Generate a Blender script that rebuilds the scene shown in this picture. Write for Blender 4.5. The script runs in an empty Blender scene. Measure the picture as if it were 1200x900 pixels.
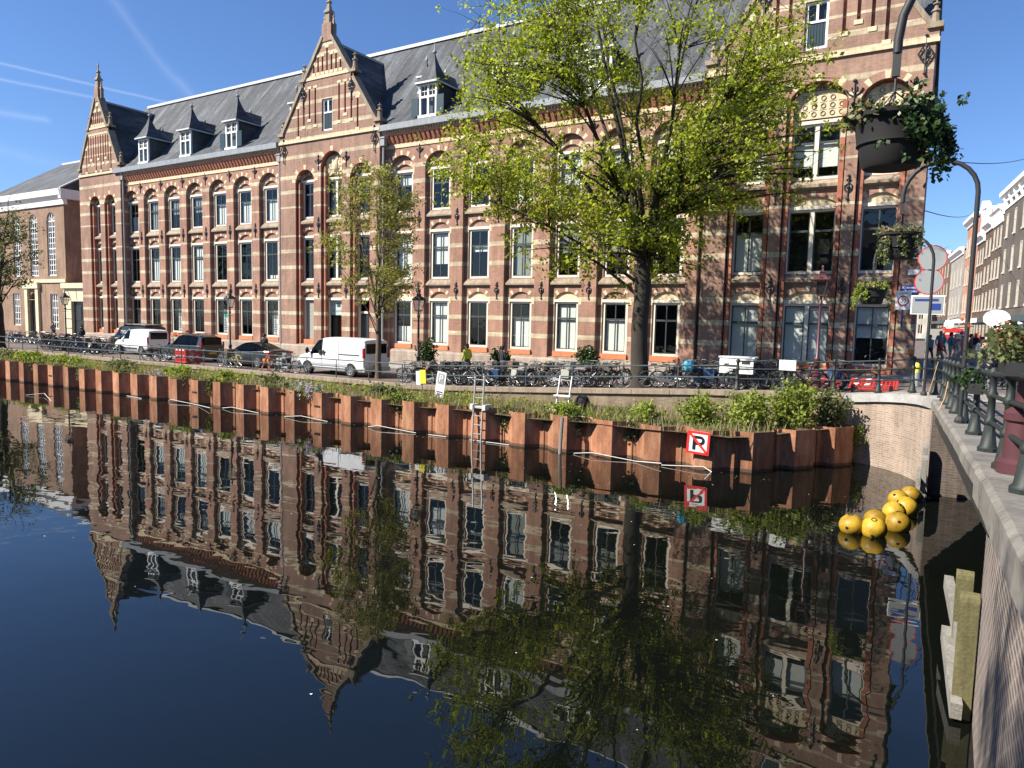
import bpy, bmesh, math, random
import numpy as np
from math import sin, cos, pi, sqrt, radians, atan2, hypot
from mathutils import Vector, Matrix, noise

scn = bpy.context.scene
COL = scn.collection
rnd = random.Random(11)
nrg = np.random.default_rng(5)

# ------------------------------------------------------------------ camera
EYE = 4.6
RM = np.array([[0.849694, 0.067875, -0.522889], [0.526778, -0.066213, 0.84742], [0.022896, -0.995494, -0.092016]])
cam_d = bpy.data.cameras.new('camera'); cam_o = bpy.data.objects.new('camera', cam_d); COL.objects.link(cam_o)
cam_o.matrix_world = Matrix([[RM[0, 0], -RM[0, 1], -RM[0, 2], 0], [RM[1, 0], -RM[1, 1], -RM[1, 2], 0],
                             [RM[2, 0], -RM[2, 1], -RM[2, 2], EYE], [0, 0, 0, 1]])
cam_d.sensor_width = 36; cam_d.lens = 24.96; cam_d.clip_start = 0.05; cam_d.clip_end = 4000
scn.camera = cam_o
def ray(px, py): return RM @ np.array([px - 600., py - 450., 832.])
def onY(px, py, y): r = ray(px, py); return Vector(np.array([0, 0, EYE]) + r * (y / r[1]))
def onZ(px, py, z): r = ray(px, py); return Vector(np.array([0, 0, EYE]) + r * ((z - EYE) / r[2]))

# ------------------------------------------------------------------ sky and sun
AZ, EL = radians(44), radians(41)
SUN = Vector((-sin(AZ) * cos(EL), -cos(AZ) * cos(EL), sin(EL)))
w = bpy.data.worlds.new('World'); scn.world = w; w.use_nodes = True
nt = w.node_tree; nt.nodes.clear()
out = nt.nodes.new('ShaderNodeOutputWorld'); bg = nt.nodes.new('ShaderNodeBackground')
sky = nt.nodes.new('ShaderNodeTexSky'); sky.sky_type = 'NISHITA'; sky.sun_disc = False
sky.sun_elevation = EL; sky.sun_rotation = atan2(SUN.x, SUN.y) % (2 * pi)
sky.altitude = 0; sky.air_density = 1.0; sky.dust_density = 0.2; sky.ozone_density = 4.0
bg.inputs[1].default_value = 0.066
tc = nt.nodes.new('ShaderNodeTexCoord')
def wmath(op, a, b=None, c=None):
    n = nt.nodes.new('ShaderNodeMath'); n.operation = op
    for i, v in enumerate((a, b, c)):
        if v is None: continue
        if isinstance(v, (int, float)): n.inputs[i].default_value = v
        else: nt.links.new(v, n.inputs[i])
    return n.outputs[0]
def wdot(vec):
    n = nt.nodes.new('ShaderNodeVectorMath'); n.operation = 'DOT_PRODUCT'
    nt.links.new(tc.outputs['Generated'], n.inputs[0]); n.inputs[1].default_value = vec
    return n.outputs['Value']
trail = None
wn = nt.nodes.new('ShaderNodeTexNoise'); wn.inputs['Scale'].default_value = 14; wn.inputs['Detail'].default_value = 4
nt.links.new(tc.outputs['Generated'], wn.inputs['Vector'])
for (a, b, wid, amt) in [((-60, 60), (205, 122), .003, .20), ((-80, 78), (125, 117), .0034, .17), ((-60, 122), (60, 143), .008, .12),
                         ((125, -10), (225, 118), .012, .085), ((-60, 165), (120, 200), .016, .06)]:
    ra, rb = Vector(ray(*a)).normalized(), Vector(ray(*b)).normalized()
    nv = ra.cross(rb).normalized(); mid = (ra + rb).normalized(); half = ra.angle(rb) / 2
    d = wmath('ADD', wdot(nv), wmath('MULTIPLY', wmath('SUBTRACT', wn.outputs['Fac'], .5), wid * 1.6))
    prof = wmath('SUBTRACT', 1.0, wmath('MINIMUM', wmath('ABSOLUTE', wmath('DIVIDE', d, wid)), 1.0))
    prof = wmath('MULTIPLY', prof, prof)
    ln = wmath('SUBTRACT', wdot(mid), cos(half * 1.05))
    ln = wmath('MINIMUM', wmath('MAXIMUM', wmath('MULTIPLY', ln, 3.5 / (1 - cos(half * 1.05))), 0.0), 1.0)
    f = wmath('MULTIPLY', wmath('MULTIPLY', prof, ln), wmath('MULTIPLY', wmath('ADD', wn.outputs['Fac'], .35), amt))
    trail = f if trail is None else wmath('ADD', trail, f)
mx = nt.nodes.new('ShaderNodeMix'); mx.data_type = 'RGBA'
tint = nt.nodes.new('ShaderNodeMix'); tint.data_type = 'RGBA'; tint.blend_type = 'MULTIPLY'; tint.inputs['Factor'].default_value = 1
nt.links.new(sky.outputs[0], tint.inputs[6]); tint.inputs[7].default_value = (.74, .90, 1.16, 1)
nt.links.new(trail, mx.inputs['Factor']); nt.links.new(tint.outputs[2], mx.inputs['A']); mx.inputs['B'].default_value = (8.6, 9.2, 10.0, 1)
nt.links.new(mx.outputs['Result'], bg.inputs[0]); nt.links.new(bg.outputs[0], out.inputs[0])
sl = bpy.data.lights.new('sun', 'SUN'); sl.energy = 4.9; sl.angle = radians(.53); sl.color = (1, .93, .82)
so = bpy.data.objects.new('sun', sl); COL.objects.link(so); so.rotation_euler = SUN.to_track_quat('Z', 'Y').to_euler(); so.location = SUN * 200
scn.view_settings.view_transform = 'Standard'; scn.view_settings.look = 'None'
scn.view_settings.exposure = 1.08; scn.view_settings.gamma = 1; scn.view_settings.use_curve_mapping = False
scn.cycles.max_bounces = 8; scn.cycles.transparent_max_bounces = 12; scn.cycles.caustics_reflective = False; scn.cycles.caustics_refractive = False

# ------------------------------------------------------------------ mesh builder
ORI = {}
class MB:
    def __init__(s): s.v = []; s.f = []; s.m = []
    def add(s, vs, fs, mi=0):
        o = len(s.v); s.v.extend([tuple(p) for p in vs]); s.f.extend([tuple(i + o for i in f) for f in fs]); s.m.extend([mi] * len(fs)); return s
    def quad(s, a, b, c, d, mi=0): return s.add([a, b, c, d], [(0, 1, 2, 3)], mi)
    def box(s, x0, x1, y0, y1, z0, z1, mi=0):
        v = [(x0, y0, z0), (x1, y0, z0), (x1, y1, z0), (x0, y1, z0), (x0, y0, z1), (x1, y0, z1), (x1, y1, z1), (x0, y1, z1)]
        return s.add(v, [(0, 3, 2, 1), (4, 5, 6, 7), (0, 1, 5, 4), (1, 2, 6, 5), (2, 3, 7, 6), (3, 0, 4, 7)], mi)
    def cbox(s, c, d, mi=0): return s.box(c[0] - d[0] / 2, c[0] + d[0] / 2, c[1] - d[1] / 2, c[1] + d[1] / 2, c[2] - d[2] / 2, c[2] + d[2] / 2, mi)
    def bar(s, p0, p1, w, h, mi=0, up=(0, 0, 1)):
        p0, p1 = Vector(p0), Vector(p1); d = (p1 - p0).normalized(); u = Vector(up)
        if abs(d.dot(u)) > .98: u = Vector((0, 1, 0))
        r = d.cross(u).normalized() * (w / 2); t = r.cross(d).normalized() * (h / 2)
        v = [p0 - r - t, p0 + r - t, p0 + r + t, p0 - r + t, p1 - r - t, p1 + r - t, p1 + r + t, p1 - r + t]
        return s.add(v, [(0, 3, 2, 1), (4, 5, 6, 7), (0, 1, 5, 4), (1, 2, 6, 5), (2, 3, 7, 6), (3, 0, 4, 7)], mi)
    def tube(s, pts, r, n=6, mi=0, closed=False):
        pts = [Vector(p) for p in pts]; k = len(pts); rs = r if isinstance(r, (list, tuple)) else [r] * k
        vs = []; ref = None
        for i, p in enumerate(pts):
            if closed: d = pts[(i + 1) % k] - pts[i - 1]
            else: d = pts[min(i + 1, k - 1)] - pts[max(i - 1, 0)]
            d = d.normalized() if d.length > 1e-9 else Vector((0, 0, 1))
            if ref is None: ref = Vector((0, 0, 1)) if abs(d.z) < .9 else Vector((1, 0, 0))
            a = ref - d * ref.dot(d)
            if a.length < 1e-4: a = d.orthogonal()
            a.normalize(); ref = a; b = d.cross(a)
            for j in range(n):
                t = 2 * pi * j / n; vs.append(p + (a * cos(t) + b * sin(t)) * rs[i])
        fs = []
        for i in range(k if closed else k - 1):
            i2 = (i + 1) % k
            for j in range(n): fs.append((i * n + j, i * n + (j + 1) % n, i2 * n + (j + 1) % n, i2 * n + j))
        if not closed: fs.append(tuple(range(n - 1, -1, -1))); fs.append(tuple((k - 1) * n + j for j in range(n)))
        return s.add(vs, fs, mi)
    def lathe(s, c, prof, n=12, mi=0, rot=0., sq=False):
        vs = []; fs = []
        for (r, z) in prof:
            for j in range(n):
                t = 2 * pi * j / n + rot; vs.append((c[0] + r * cos(t), c[1] + r * sin(t), c[2] + z))
        for i in range(len(prof) - 1):
            for j in range(n): fs.append((i * n + j, i * n + (j + 1) % n, (i + 1) * n + (j + 1) % n, (i + 1) * n + j))
        fs.append(tuple(range(n - 1, -1, -1))); fs.append(tuple((len(prof) - 1) * n + j for j in range(n)))
        return s.add(vs, fs, mi)
    def sphere(s, c, r, n=12, m=8, mi=0):
        rr = r if isinstance(r, (tuple, list)) else (r, r, r); vs = []; fs = []
        for i in range(m + 1):
            a = pi * i / m
            for j in range(n):
                t = 2 * pi * j / n; vs.append((c[0] + rr[0] * sin(a) * cos(t), c[1] + rr[1] * sin(a) * sin(t), c[2] + rr[2] * cos(a)))
        for i in range(m):
            for j in range(n): fs.append((i * n + j, (i + 1) * n + j, (i + 1) * n + (j + 1) % n, i * n + (j + 1) % n))
        return s.add(vs, fs, mi)
    def prism(s, poly, y0, y1, mi=0):            # poly of (x,z), extruded along Y
        n = len(poly); vs = [(x, y0, z) for x, z in poly] + [(x, y1, z) for x, z in poly]
        fs = [tuple(range(n)), tuple(range(2 * n - 1, n - 1, -1))] + [(i, i + n, (i + 1) % n + n, (i + 1) % n) for i in range(n)]
        return s.add(vs, fs, mi)
    def prismx(s, poly, x0, x1, mi=0):           # poly of (y,z), extruded along X
        n = len(poly); vs = [(x0, y, z) for y, z in poly] + [(x1, y, z) for y, z in poly]
        fs = [tuple(range(n)), tuple(range(2 * n - 1, n - 1, -1))] + [(i, i + n, (i + 1) % n + n, (i + 1) % n) for i in range(n)]
        return s.add(vs, fs, mi)
    def xf(s, M):
        s.v = [tuple(M @ Vector(p)) for p in s.v]; return s
    def build(s, name, mats, parent=None, origin=None, smooth=None, fixn=True):
        me = bpy.data.meshes.new(name); o = ORI.get(parent.name, (0, 0, 0)) if parent is not None else (origin or (0, 0, 0))
        vs = np.array(s.v, dtype=float).reshape(-1, 3) - np.array(o)
        me.from_pydata(vs.tolist(), [], s.f)
        if not isinstance(mats, (list, tuple)): mats = [mats]
        for mm in mats: me.materials.append(mm)
        me.polygons.foreach_set('material_index', s.m)
        if fixn:
            bm = bmesh.new(); bm.from_mesh(me); bmesh.ops.recalc_face_normals(bm, faces=bm.faces); bm.to_mesh(me); bm.free()
        if smooth:
            me.polygons.foreach_set('use_smooth', [True] * len(me.polygons))
            try: me.set_sharp_from_angle(angle=radians(smooth))
            except Exception: pass
        me.update()
        ob = bpy.data.objects.new(name, me); COL.objects.link(ob); ORI[ob.name] = tuple(o)
        if parent is not None: ob.parent = parent
        else: ob.location = o
        return ob

def tag(o, label=None, cat=None, group=None, kind=None):
    if label: o['label'] = label
    if cat: o['category'] = cat
    if group: o['group'] = group
    if kind: o['kind'] = kind
    return o
def thing(name, label, cat, loc=(0, 0, 0), group=None):
    o = bpy.data.objects.new(name, None); COL.objects.link(o); o.location = loc; o.empty_display_size = .3
    ORI[o.name] = tuple(loc); return tag(o, label, cat, group)
def share(name, src, parent, M=None):            # a copy of a part, mesh data shared
    o = src.copy(); COL.objects.link(o); o.name = name; o.parent = parent; ORI[o.name] = ORI.get(parent.name, (0, 0, 0))
    if M is not None: o.matrix_local = M
    return o
def copy_tree(o, parent=None):
    c = o.copy(); COL.objects.link(c); c.parent = parent
    for ch in list(o.children): copy_tree(ch, c)
    return c

# ------------------------------------------------------------------ materials
class Nodes:
    def __init__(s, name):
        s.mat = bpy.data.materials.new(name); s.mat.use_nodes = True; s.t = s.mat.node_tree; s.t.nodes.clear()
        s.out = s.t.nodes.new('ShaderNodeOutputMaterial')
    def n(s, typ, **kw):
        nd = s.t.nodes.new('ShaderNode' + typ)
        for k, v in kw.items(): setattr(nd, k, v)
        return nd
    def set(s, sock, v):
        if v is None: return
        if hasattr(v, 'is_linked') or hasattr(v, 'links'): s.t.links.new(v, sock)
        elif isinstance(v, (tuple, list)) and len(v) == 3 and sock.type == 'RGBA': sock.default_value = (*v, 1)
        else: sock.default_value = v
    def math(s, op, a, b=None, c=None):
        nd = s.n('Math', operation=op)
        for i, v in enumerate((a, b, c)): s.set(nd.inputs[i], v)
        return nd.outputs[0]
    def mix(s, f, a, b, blend='MIX'):
        nd = s.n('Mix', data_type='RGBA', blend_type=blend); s.set(nd.inputs['Factor'], f)
        s.set(nd.inputs[6], a if not (isinstance(a, tuple) and len(a) == 3) else (*a, 1)); s.set(nd.inputs[7], b if not (isinstance(b, tuple) and len(b) == 3) else (*b, 1))
        return nd.outputs[2]
    def noise(s, vec, scale, detail=3, rough=.55, dist=0):
        nd = s.n('TexNoise'); s.set(nd.inputs['Vector'], vec); nd.inputs['Scale'].default_value = scale
        nd.inputs['Detail'].default_value = detail; nd.inputs['Roughness'].default_value = rough; nd.inputs['Distortion'].default_value = dist
        return nd.outputs['Fac']
    def ramp(s, f, stops, const=False):
        nd = s.n('ValToRGB'); s.set(nd.inputs[0], f); cr = nd.color_ramp
        if const: cr.interpolation = 'CONSTANT'
        while len(cr.elements) > 1: cr.elements.remove(cr.elements[-1])
        for i, (p, c) in enumerate(stops):
            e = cr.elements[0] if i == 0 else cr.elements.new(p)
            e.position = p; e.color = (*c, 1) if not isinstance(c, (int, float)) else (c, c, c, 1)
        return nd.outputs[0]
    def pos(s): return s.n('NewGeometry').outputs['Position']
    def obj(s): return s.n('TexCoord').outputs['Object']
    def sep(s, v): nd = s.n('SeparateXYZ'); s.set(nd.inputs[0], v); return nd.outputs
    def comb(s, x, y, z):
        nd = s.n('CombineXYZ')
        for i, v in enumerate((x, y, z)): s.set(nd.inputs[i], v)
        return nd.outputs[0]
    def scale(s, v, sc):
        nd = s.n('VectorMath', operation='MULTIPLY'); s.set(nd.inputs[0], v); nd.inputs[1].default_value = sc; return nd.outputs[0]
    def bump(s, h, strength=.3, dist=.02):
        nd = s.n('Bump'); nd.inputs['Strength'].default_value = strength; nd.inputs['Distance'].default_value = dist; s.set(nd.inputs['Height'], h); return nd.outputs[0]
    def bsdf(s, col, rough=.7, metal=0, spec=.5, normal=None, trans=None):
        b = s.n('BsdfPrincipled'); s.set(b.inputs['Base Color'], (*col, 1) if isinstance(col, tuple) and len(col) == 3 else col); s.set(b.inputs['Roughness'], rough)
        b.inputs['Metallic'].default_value = metal; b.inputs['Specular IOR Level'].default_value = spec
        if normal is not None: s.set(b.inputs['Normal'], normal)
        s.t.links.new(b.outputs[0], s.out.inputs[0]); return b

def pm(name, col, rough=.7, metal=0, spec=.5, ns=3., amt=.35, bump=0., orand=0., pos=True, streak=False):
    N = Nodes(name); p = N.pos() if pos else N.obj()
    pv = N.scale(p, (2.5, 2.5, .35)) if streak else p
    f = N.noise(pv, ns, 5, .6)
    f2 = N.noise(p, ns * 9, 2)
    f = N.math('ADD', N.math('MULTIPLY', f, .7), N.math('MULTIPLY', f2, .3))
    f = N.math('MULTIPLY_ADD', N.math('SUBTRACT', f, .5), amt * 3.2, 1.0)
    if orand:
        r = N.n('ObjectInfo').outputs['Random']; f = N.math('MULTIPLY', f, N.math('MULTIPLY_ADD', N.math('SUBTRACT', r, .5), orand * 2, 1.0))
    c = N.mix(1.0, col, N.comb(f, f, f), 'MULTIPLY')
    nm = N.bump(f2, bump, .02) if bump else None
    N.bsdf(c, rough, metal, spec, nm); return N.mat

def brick(name, c1, c2, mortar, bands=(), bandcol=(.52, .435, .30), bh=.11, u=(1, 1), bw=.22, rh=.065, msize=.011, var=.65, stain=.5, bumpy=.5, darken=None):
    N = Nodes(name); p = N.pos(); x, y, z = N.sep(p)
    uu = N.math('ADD', N.math('MULTIPLY', x, float(u[0])), N.math('MULTIPLY', y, float(u[1])))
    vec = N.comb(uu, z, 0.0)
    b = N.n('TexBrick'); N.set(b.inputs['Vector'], vec); N.set(b.inputs['Color1'], (*c1, 1)); N.set(b.inputs['Color2'], (*c2, 1)); N.set(b.inputs['Mortar'], (*mortar, 1))
    b.inputs['Scale'].default_value = 1; b.inputs['Brick Width'].default_value = bw; b.inputs['Row Height'].default_value = rh
    b.inputs['Mortar Size'].default_value = msize; b.inputs['Mortar Smooth'].default_value = .2; b.inputs['Bias'].default_value = 0.
    big = N.noise(p, .55, 4, .6); fine = N.noise(N.scale(p, (2.2, 2.2, .25)), 1.6, 4, .65)
    k = N.math('MULTIPLY', N.math('MULTIPLY_ADD', N.math('SUBTRACT', big, .5), var * 1.6, 1.0), N.math('MULTIPLY_ADD', N.math('SUBTRACT', fine, .5), stain * 2.2, 1.0))
    col = N.mix(1.0, b.outputs['Color'], N.comb(k, k, k), 'MULTIPLY')
    if bands:
        st = [(0.0, 0.0)]
        for zb in sorted(bands, key=lambda q: q[0] if isinstance(q, tuple) else q):
            hh = bh
            if isinstance(zb, tuple): zb, hh = zb
            st.append(((zb - hh) / 32, 1.0)); st.append(((zb + hh) / 32, 0.0))
        f = N.ramp(N.math('DIVIDE', z, 32.), st, True)
        n3 = N.noise(p, 2.5, 4, .65); blk = N.n('TexBrick'); N.set(blk.inputs['Vector'], vec); blk.inputs['Scale'].default_value = 1
        blk.inputs['Brick Width'].default_value = .62; blk.inputs['Row Height'].default_value = .3; blk.inputs['Mortar Size'].default_value = .006
        bc = tuple(c * .78 for c in bandcol)
        N.set(blk.inputs['Color1'], (*bandcol, 1)); N.set(blk.inputs['Color2'], (*bc, 1)); N.set(blk.inputs['Mortar'], (*[c * .5 for c in bandcol], 1))
        kk = N.math('MULTIPLY', N.math('MULTIPLY_ADD', N.math('SUBTRACT', n3, .5), .9, 1.0), k)
        stc = N.mix(1.0, blk.outputs['Color'], N.comb(kk, kk, kk), 'MULTIPLY')
        col = N.mix(f, col, stc)
    N.bsdf(col, .88, 0, .25, N.bump(b.outputs['Fac'], -bumpy, .008) if bumpy else None)
    return N.mat

ZB = [3.55, 4.6, 5.66, 7.8, 8.92, 10.0, 12.0, 13.05, 14.05]
M = {}
M['brick'] = brick('brick_main', (.35, .185, .136), (.255, .14, .108), (.275, .21, .165), ZB)
M['brick_pil'] = brick('brick_pilaster', (.37, .178, .124), (.28, .138, .099), (.275, .205, .157), ZB)
M['brick_plain'] = brick('brick_plain', (.33, .185, .133), (.245, .14, .105), (.25, .195, .15))
GBANDS = [(15.42, .14), 17.35, 18.15, 18.95, 19.75, (20.62, .13), 21.3, 22.0, 22.6]
M['brick_gable'] = brick('brick_gable', (.325, .18, .13), (.24, .135, .10), (.25, .19, .145), [(16.55, .15)] + GBANDS[1:], bh=.10)
M['brick_tower'] = brick('brick_tower', (.335, .185, .133), (.245, .14, .105), (.25, .19, .145), ZB + [(15.42, .1)])
M['brick_red'] = brick('brick_red', (.40, .135, .08), (.31, .10, .06), (.26, .15, .11), ZB, bh=.10)
M['stone'] = pm('cream_stone', (.60, .49, .32), .85, ns=2.2, amt=.45, streak=True)
M['stone_dirty'] = pm('weathered_stone', (.27, .215, .155), .9, ns=1.6, amt=.7, streak=True)
M['plinth'] = brick('plinth_stone', (.36, .29, .235), (.30, .24, .195), (.2, .16, .13), bw=.9, rh=.4, msize=.01, u=(1, 1), bumpy=.3)
M['cream'] = pm('cream_paint', (.72, .66, .54), .5, ns=1.2, amt=.18)
M['white'] = pm('white_paint', (.80, .79, .76), .45, ns=1.5, amt=.12)
M['sash'] = pm('sash_paint', (.05, .06, .062), .35, ns=2, amt=.2)
M['greenpaint'] = pm('shutter_green', (.022, .045, .05), .35, ns=2, amt=.25)
M['terracotta'] = pm('terracotta', (.52, .235, .145), .8, ns=4, amt=.45)
M['sillbrick'] = pm('sill_brick', (.50, .17, .075), .75, ns=5, amt=.4)
M['lead'] = pm('lead', (.26, .28, .30), .5, metal=0, ns=1.5, amt=.35, streak=True)
M['leadlight'] = pm('zinc_light', (.50, .52, .53), .5, ns=2, amt=.25)
M['iron'] = pm('black_iron', (.016, .016, .018), .45, ns=6, amt=.3)
M['dark'] = pm('dark_inside', (.012, .012, .013), .9, ns=1, amt=.2)
M['blind'] = pm('white_blind', (.78, .78, .74), .8, ns=.8, amt=.1)
M['blind_grey'] = pm('grey_blind', (.30, .30, .265), .8, ns=.8, amt=.1)
M['wood'] = pm('brown_wood', (.13, .065, .03), .5, ns=3, amt=.4, streak=True)
M['door'] = pm('dark_door', (.018, .022, .024), .35, ns=2, amt=.3)

def slate(name, c=(.062, .068, .076), warm=0):
    N = Nodes(name); p = N.pos(); x, y, z = N.sep(p); uu = N.math('ADD', x, N.math('MULTIPLY', y, .15))
    vec = N.comb(uu, N.math('MULTIPLY', z, 1.3), 0.0)
    b = N.n('TexBrick'); N.set(b.inputs['Vector'], vec); b.inputs['Scale'].default_value = 1; b.inputs['Brick Width'].default_value = .28; b.inputs['Row Height'].default_value = .2
    b.inputs['Mortar Size'].default_value = .008; N.set(b.inputs['Color1'], (*c, 1)); N.set(b.inputs['Color2'], (*[q * .72 for q in c], 1)); N.set(b.inputs['Mortar'], (*[q * .45 for q in c], 1))
    st = N.noise(N.scale(p, (1.5, .3, .12)), 1.0, 5, .65, .4); st2 = N.noise(N.scale(p, (5, .8, .3)), 1.0, 4, .6)
    s = N.math('ADD', N.math('MULTIPLY', st, .75), N.math('MULTIPLY', st2, .25))
    lite = N.ramp(s, [(0.0, .65), (.40, .82), (.49, 1.1), (.56, 1.6), (.66, 2.5)])
    col = N.mix(1.0, b.outputs['Color'], lite, 'MULTIPLY')
    N.bsdf(col, .75, 0, .3, N.bump(b.outputs['Fac'], -.4, .01)); return N.mat
M['slate'] = slate('slate_roof')
M['slate_dark'] = slate('slate_dark', (.07, .075, .08))

def glass(name, tint=(.84, .88, .87), f0=.02, wob=.25, rough=.01, gc=(.85, .88, .88)):
    N = Nodes(name); p = N.pos()
    nm = N.bump(N.noise(p, 1.3, 2), wob, .02)
    g = N.n('BsdfGlossy'); N.set(g.inputs['Color'], (*gc, 1)); g.inputs['Roughness'].default_value = rough; N.set(g.inputs['Normal'], nm)
    t = N.n('BsdfTransparent'); N.set(t.inputs[0], (*tint, 1))
    lw = N.n('LayerWeight'); lw.inputs[0].default_value = .5; fr = N.math('MULTIPLY_ADD', N.math('POWER', lw.outputs['Facing'], 5.0), .9, .035)
    m = N.n('MixShader'); N.set(m.inputs[0], N.math('ADD', fr, f0)); N.t.links.new(t.outputs[0], m.inputs[1]); N.t.links.new(g.outputs[0], m.inputs[2])
    N.t.links.new(m.outputs[0], N.out.inputs[0]); return N.mat
M['glass'] = glass('window_glass')
M['carglass'] = glass('car_glass', (.10, .115, .115), .0, .0, .03, (.40, .42, .44))

def leafmat(name, c1, c2, trans=.45, rough=.55):
    N = Nodes(name); g = N.n('NewGeometry'); r = g.outputs['Random Per Island']; p = g.outputs['Position']
    f = N.math('ADD', N.math('MULTIPLY', r, .45), N.math('MULTIPLY', N.noise(p, .9, 3), .55))
    c = N.mix(N.math('MINIMUM', N.math('MAXIMUM', N.math('MULTIPLY_ADD', N.math('SUBTRACT', f, .5), 2.6, .5), 0.), 1.), c1, c2)
    b = N.bsdf(c, rough, 0, .35)
    tr = N.n('BsdfTranslucent'); N.set(tr.inputs[0], N.mix(1.0, c, (1.35, 1.3, .7), 'MULTIPLY'))
    m = N.n('MixShader'); m.inputs[0].default_value = trans; N.t.links.new(b.outputs[0], m.inputs[1]); N.t.links.new(tr.outputs[0], m.inputs[2])
    N.t.links.new(m.outputs[0], N.out.inputs[0]); return N.mat
M['leaf_spring'] = leafmat('leaf_spring', (.17, .22, .018), (.42, .48, .055), .55)
M['leaf_olive'] = leafmat('leaf_olive', (.17, .19, .04), (.36, .36, .10), .45)
M['leaf_shrub'] = leafmat('leaf_shrub', (.12, .17, .02), (.32, .38, .07), .42)
M['leaf_dull'] = leafmat('leaf_dull', (.075, .095, .035), (.21, .23, .10), .35)
M['leaf_ivy'] = leafmat('leaf_ivy', (.016, .038, .010), (.045, .085, .020), .2, .4)
M['grass'] = leafmat('weed_grass', (.12, .14, .035), (.34, .34, .15), .4)
M['drygrass'] = leafmat('dry_grass', (.22, .18, .09), (.38, .33, .2), .3)
M['wisteria'] = leafmat('wisteria_bloom', (.34, .30, .48), (.62, .58, .72), .3)
M['bark'] = pm('bark', (.115, .085, .06), .95, ns=6, amt=.7, bump=.8, streak=True)
M['bark_dark'] = pm('bark_dark', (.040, .032, .023), .95, ns=6, amt=.6, bump=.6, streak=True)

N = Nodes('rust_steel'); p = N.pos(); o_r = N.n('ObjectInfo').outputs['Random']
pv = N.comb(N.math('ADD', N.sep(p)[0], N.math('MULTIPLY', o_r, 50)), N.sep(p)[1], N.math('MULTIPLY', N.sep(p)[2], .25))
f1 = N.noise(pv, 3.5, 6, .7); f2 = N.noise(p, 22, 4, .7)
c = N.ramp(N.math('ADD', N.math('MULTIPLY', f1, .72), N.math('MULTIPLY', f2, .28)), [(.25, (.11, .045, .026)), (.40, (.23, .098, .052)), (.5, (.33, .15, .080)), (.58, (.42, .215, .122)), (.7, (.47, .29, .18)), (.85, (.48, .36, .25))])
k = N.math('MULTIPLY_ADD', N.math('SUBTRACT', o_r, .5), .45, 1.0)
c = N.mix(1.0, c, N.comb(k, k, k), 'MULTIPLY')
zz = N.sep(p)[2]
wet = N.math('LESS_THAN', N.math('ADD', zz, N.math('MULTIPLY', f2, .12)), .16)
c = N.mix(N.math('MULTIPLY', wet, .75), c, (.035, .03, .02))
N.bsdf(c, .8, 0, .3, N.bump(f2, .35, .01)); M['rust'] = N.mat

N = Nodes('canal_water'); p = N.pos()
n1 = N.noise(N.scale(p, (.9, 1.5, 1)), 1.15, 2, .5, .3); n2 = N.noise(N.scale(p, (1.0, 1.6, 1)), .33, 2, .5)
h = N.math('ADD', N.math('MULTIPLY', n1, .35), N.math('MULTIPLY', n2, 1.0))
N_w = N.bump(h, .042, .22)
b = N.bsdf((.003, .004, .003), .0, 0, .5, N_w); b.inputs['IOR'].default_value = 1.56
M['water'] = N.mat
M['pavers'] = brick('clinker_pavers', (.20, .15, .125), (.15, .115, .10), (.12, .10, .085), bw=.21, rh=.10, msize=.008, u=(1, 0), bumpy=0)
def floorbrick(name, c1, c2, mort, bw, rh):
    N = Nodes(name); p = N.pos(); b = N.n('TexBrick'); N.set(b.inputs['Vector'], p); b.inputs['Scale'].default_value = 1; b.inputs['Brick Width'].default_value = bw; b.inputs['Row Height'].default_value = rh
    b.inputs['Mortar Size'].default_value = .008; N.set(b.inputs['Color1'], (*c1, 1)); N.set(b.inputs['Color2'], (*c2, 1)); N.set(b.inputs['Mortar'], (*mort, 1))
    k = N.math('MULTIPLY_ADD', N.math('SUBTRACT', N.noise(p, .8, 5, .65), .5), 1.2, 1.0)
    N.bsdf(N.mix(1.0, b.outputs['Color'], N.comb(k, k, k), 'MULTIPLY'), .85, 0, .3); return N.mat
M['street'] = floorbrick('street_clinkers', (.17, .135, .12), (.13, .105, .095), (.10, .085, .075), .21, .08)
M['flags'] = floorbrick('pavement_flags', (.30, .28, .25), (.25, .235, .215), (.16, .15, .14), .3, .3)
M['soil'] = pm('soil', (.085, .065, .04), .95, ns=2, amt=.7)
M['quaybrick'] = brick('quay_brick', (.235, .175, .115), (.165, .125, .085), (.21, .175, .13), u=(1, 0), var=.7, stain=.6, bumpy=.8)
M['curvebrick'] = brick('abutment_brick', (.34, .255, .195), (.24, .18, .145), (.36, .30, .245), u=(.72, -.72), bw=.24, rh=.072, msize=.014, var=.6, stain=.5, bumpy=.8)
M['abutdark'] = brick('abutment_dark_brick', (.11, .085, .07), (.075, .06, .05), (.12, .10, .085), bw=.24, rh=.072, msize=.013, var=.7, stain=.7, bumpy=.8)  # darker brick for the walls under the bridge
M['bridgebrick'] = brick('bridge_brick', (.155, .115, .098), (.098, .077, .07), (.27, .235, .205), u=(1, 1), bw=.24, rh=.08, msize=.018, var=.6, stain=.35, bumpy=.9)
M['granite'] = pm('granite', (.33, .325, .31), .8, ns=1.3, amt=.55, bump=.3)
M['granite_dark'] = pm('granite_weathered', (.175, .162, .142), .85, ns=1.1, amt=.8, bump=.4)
M['railpaint'] = pm('rail_green', (.012, .018, .016), .6, ns=5, amt=.35)
M['railgrey'] = pm('rail_grey', (.075, .095, .10), .45, ns=4, amt=.3)
M['alu'] = pm('aluminium', (.62, .62, .60), .35, metal=.6, ns=4, amt=.15)
M['whiteplastic'] = pm('white_plastic', (.66, .64, .58), .5, ns=4, amt=.3)
M['yellow'] = pm('yellow_buoy', (.30, .185, .014), .5, ns=4, amt=.9, spec=.4, orand=.35)
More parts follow.
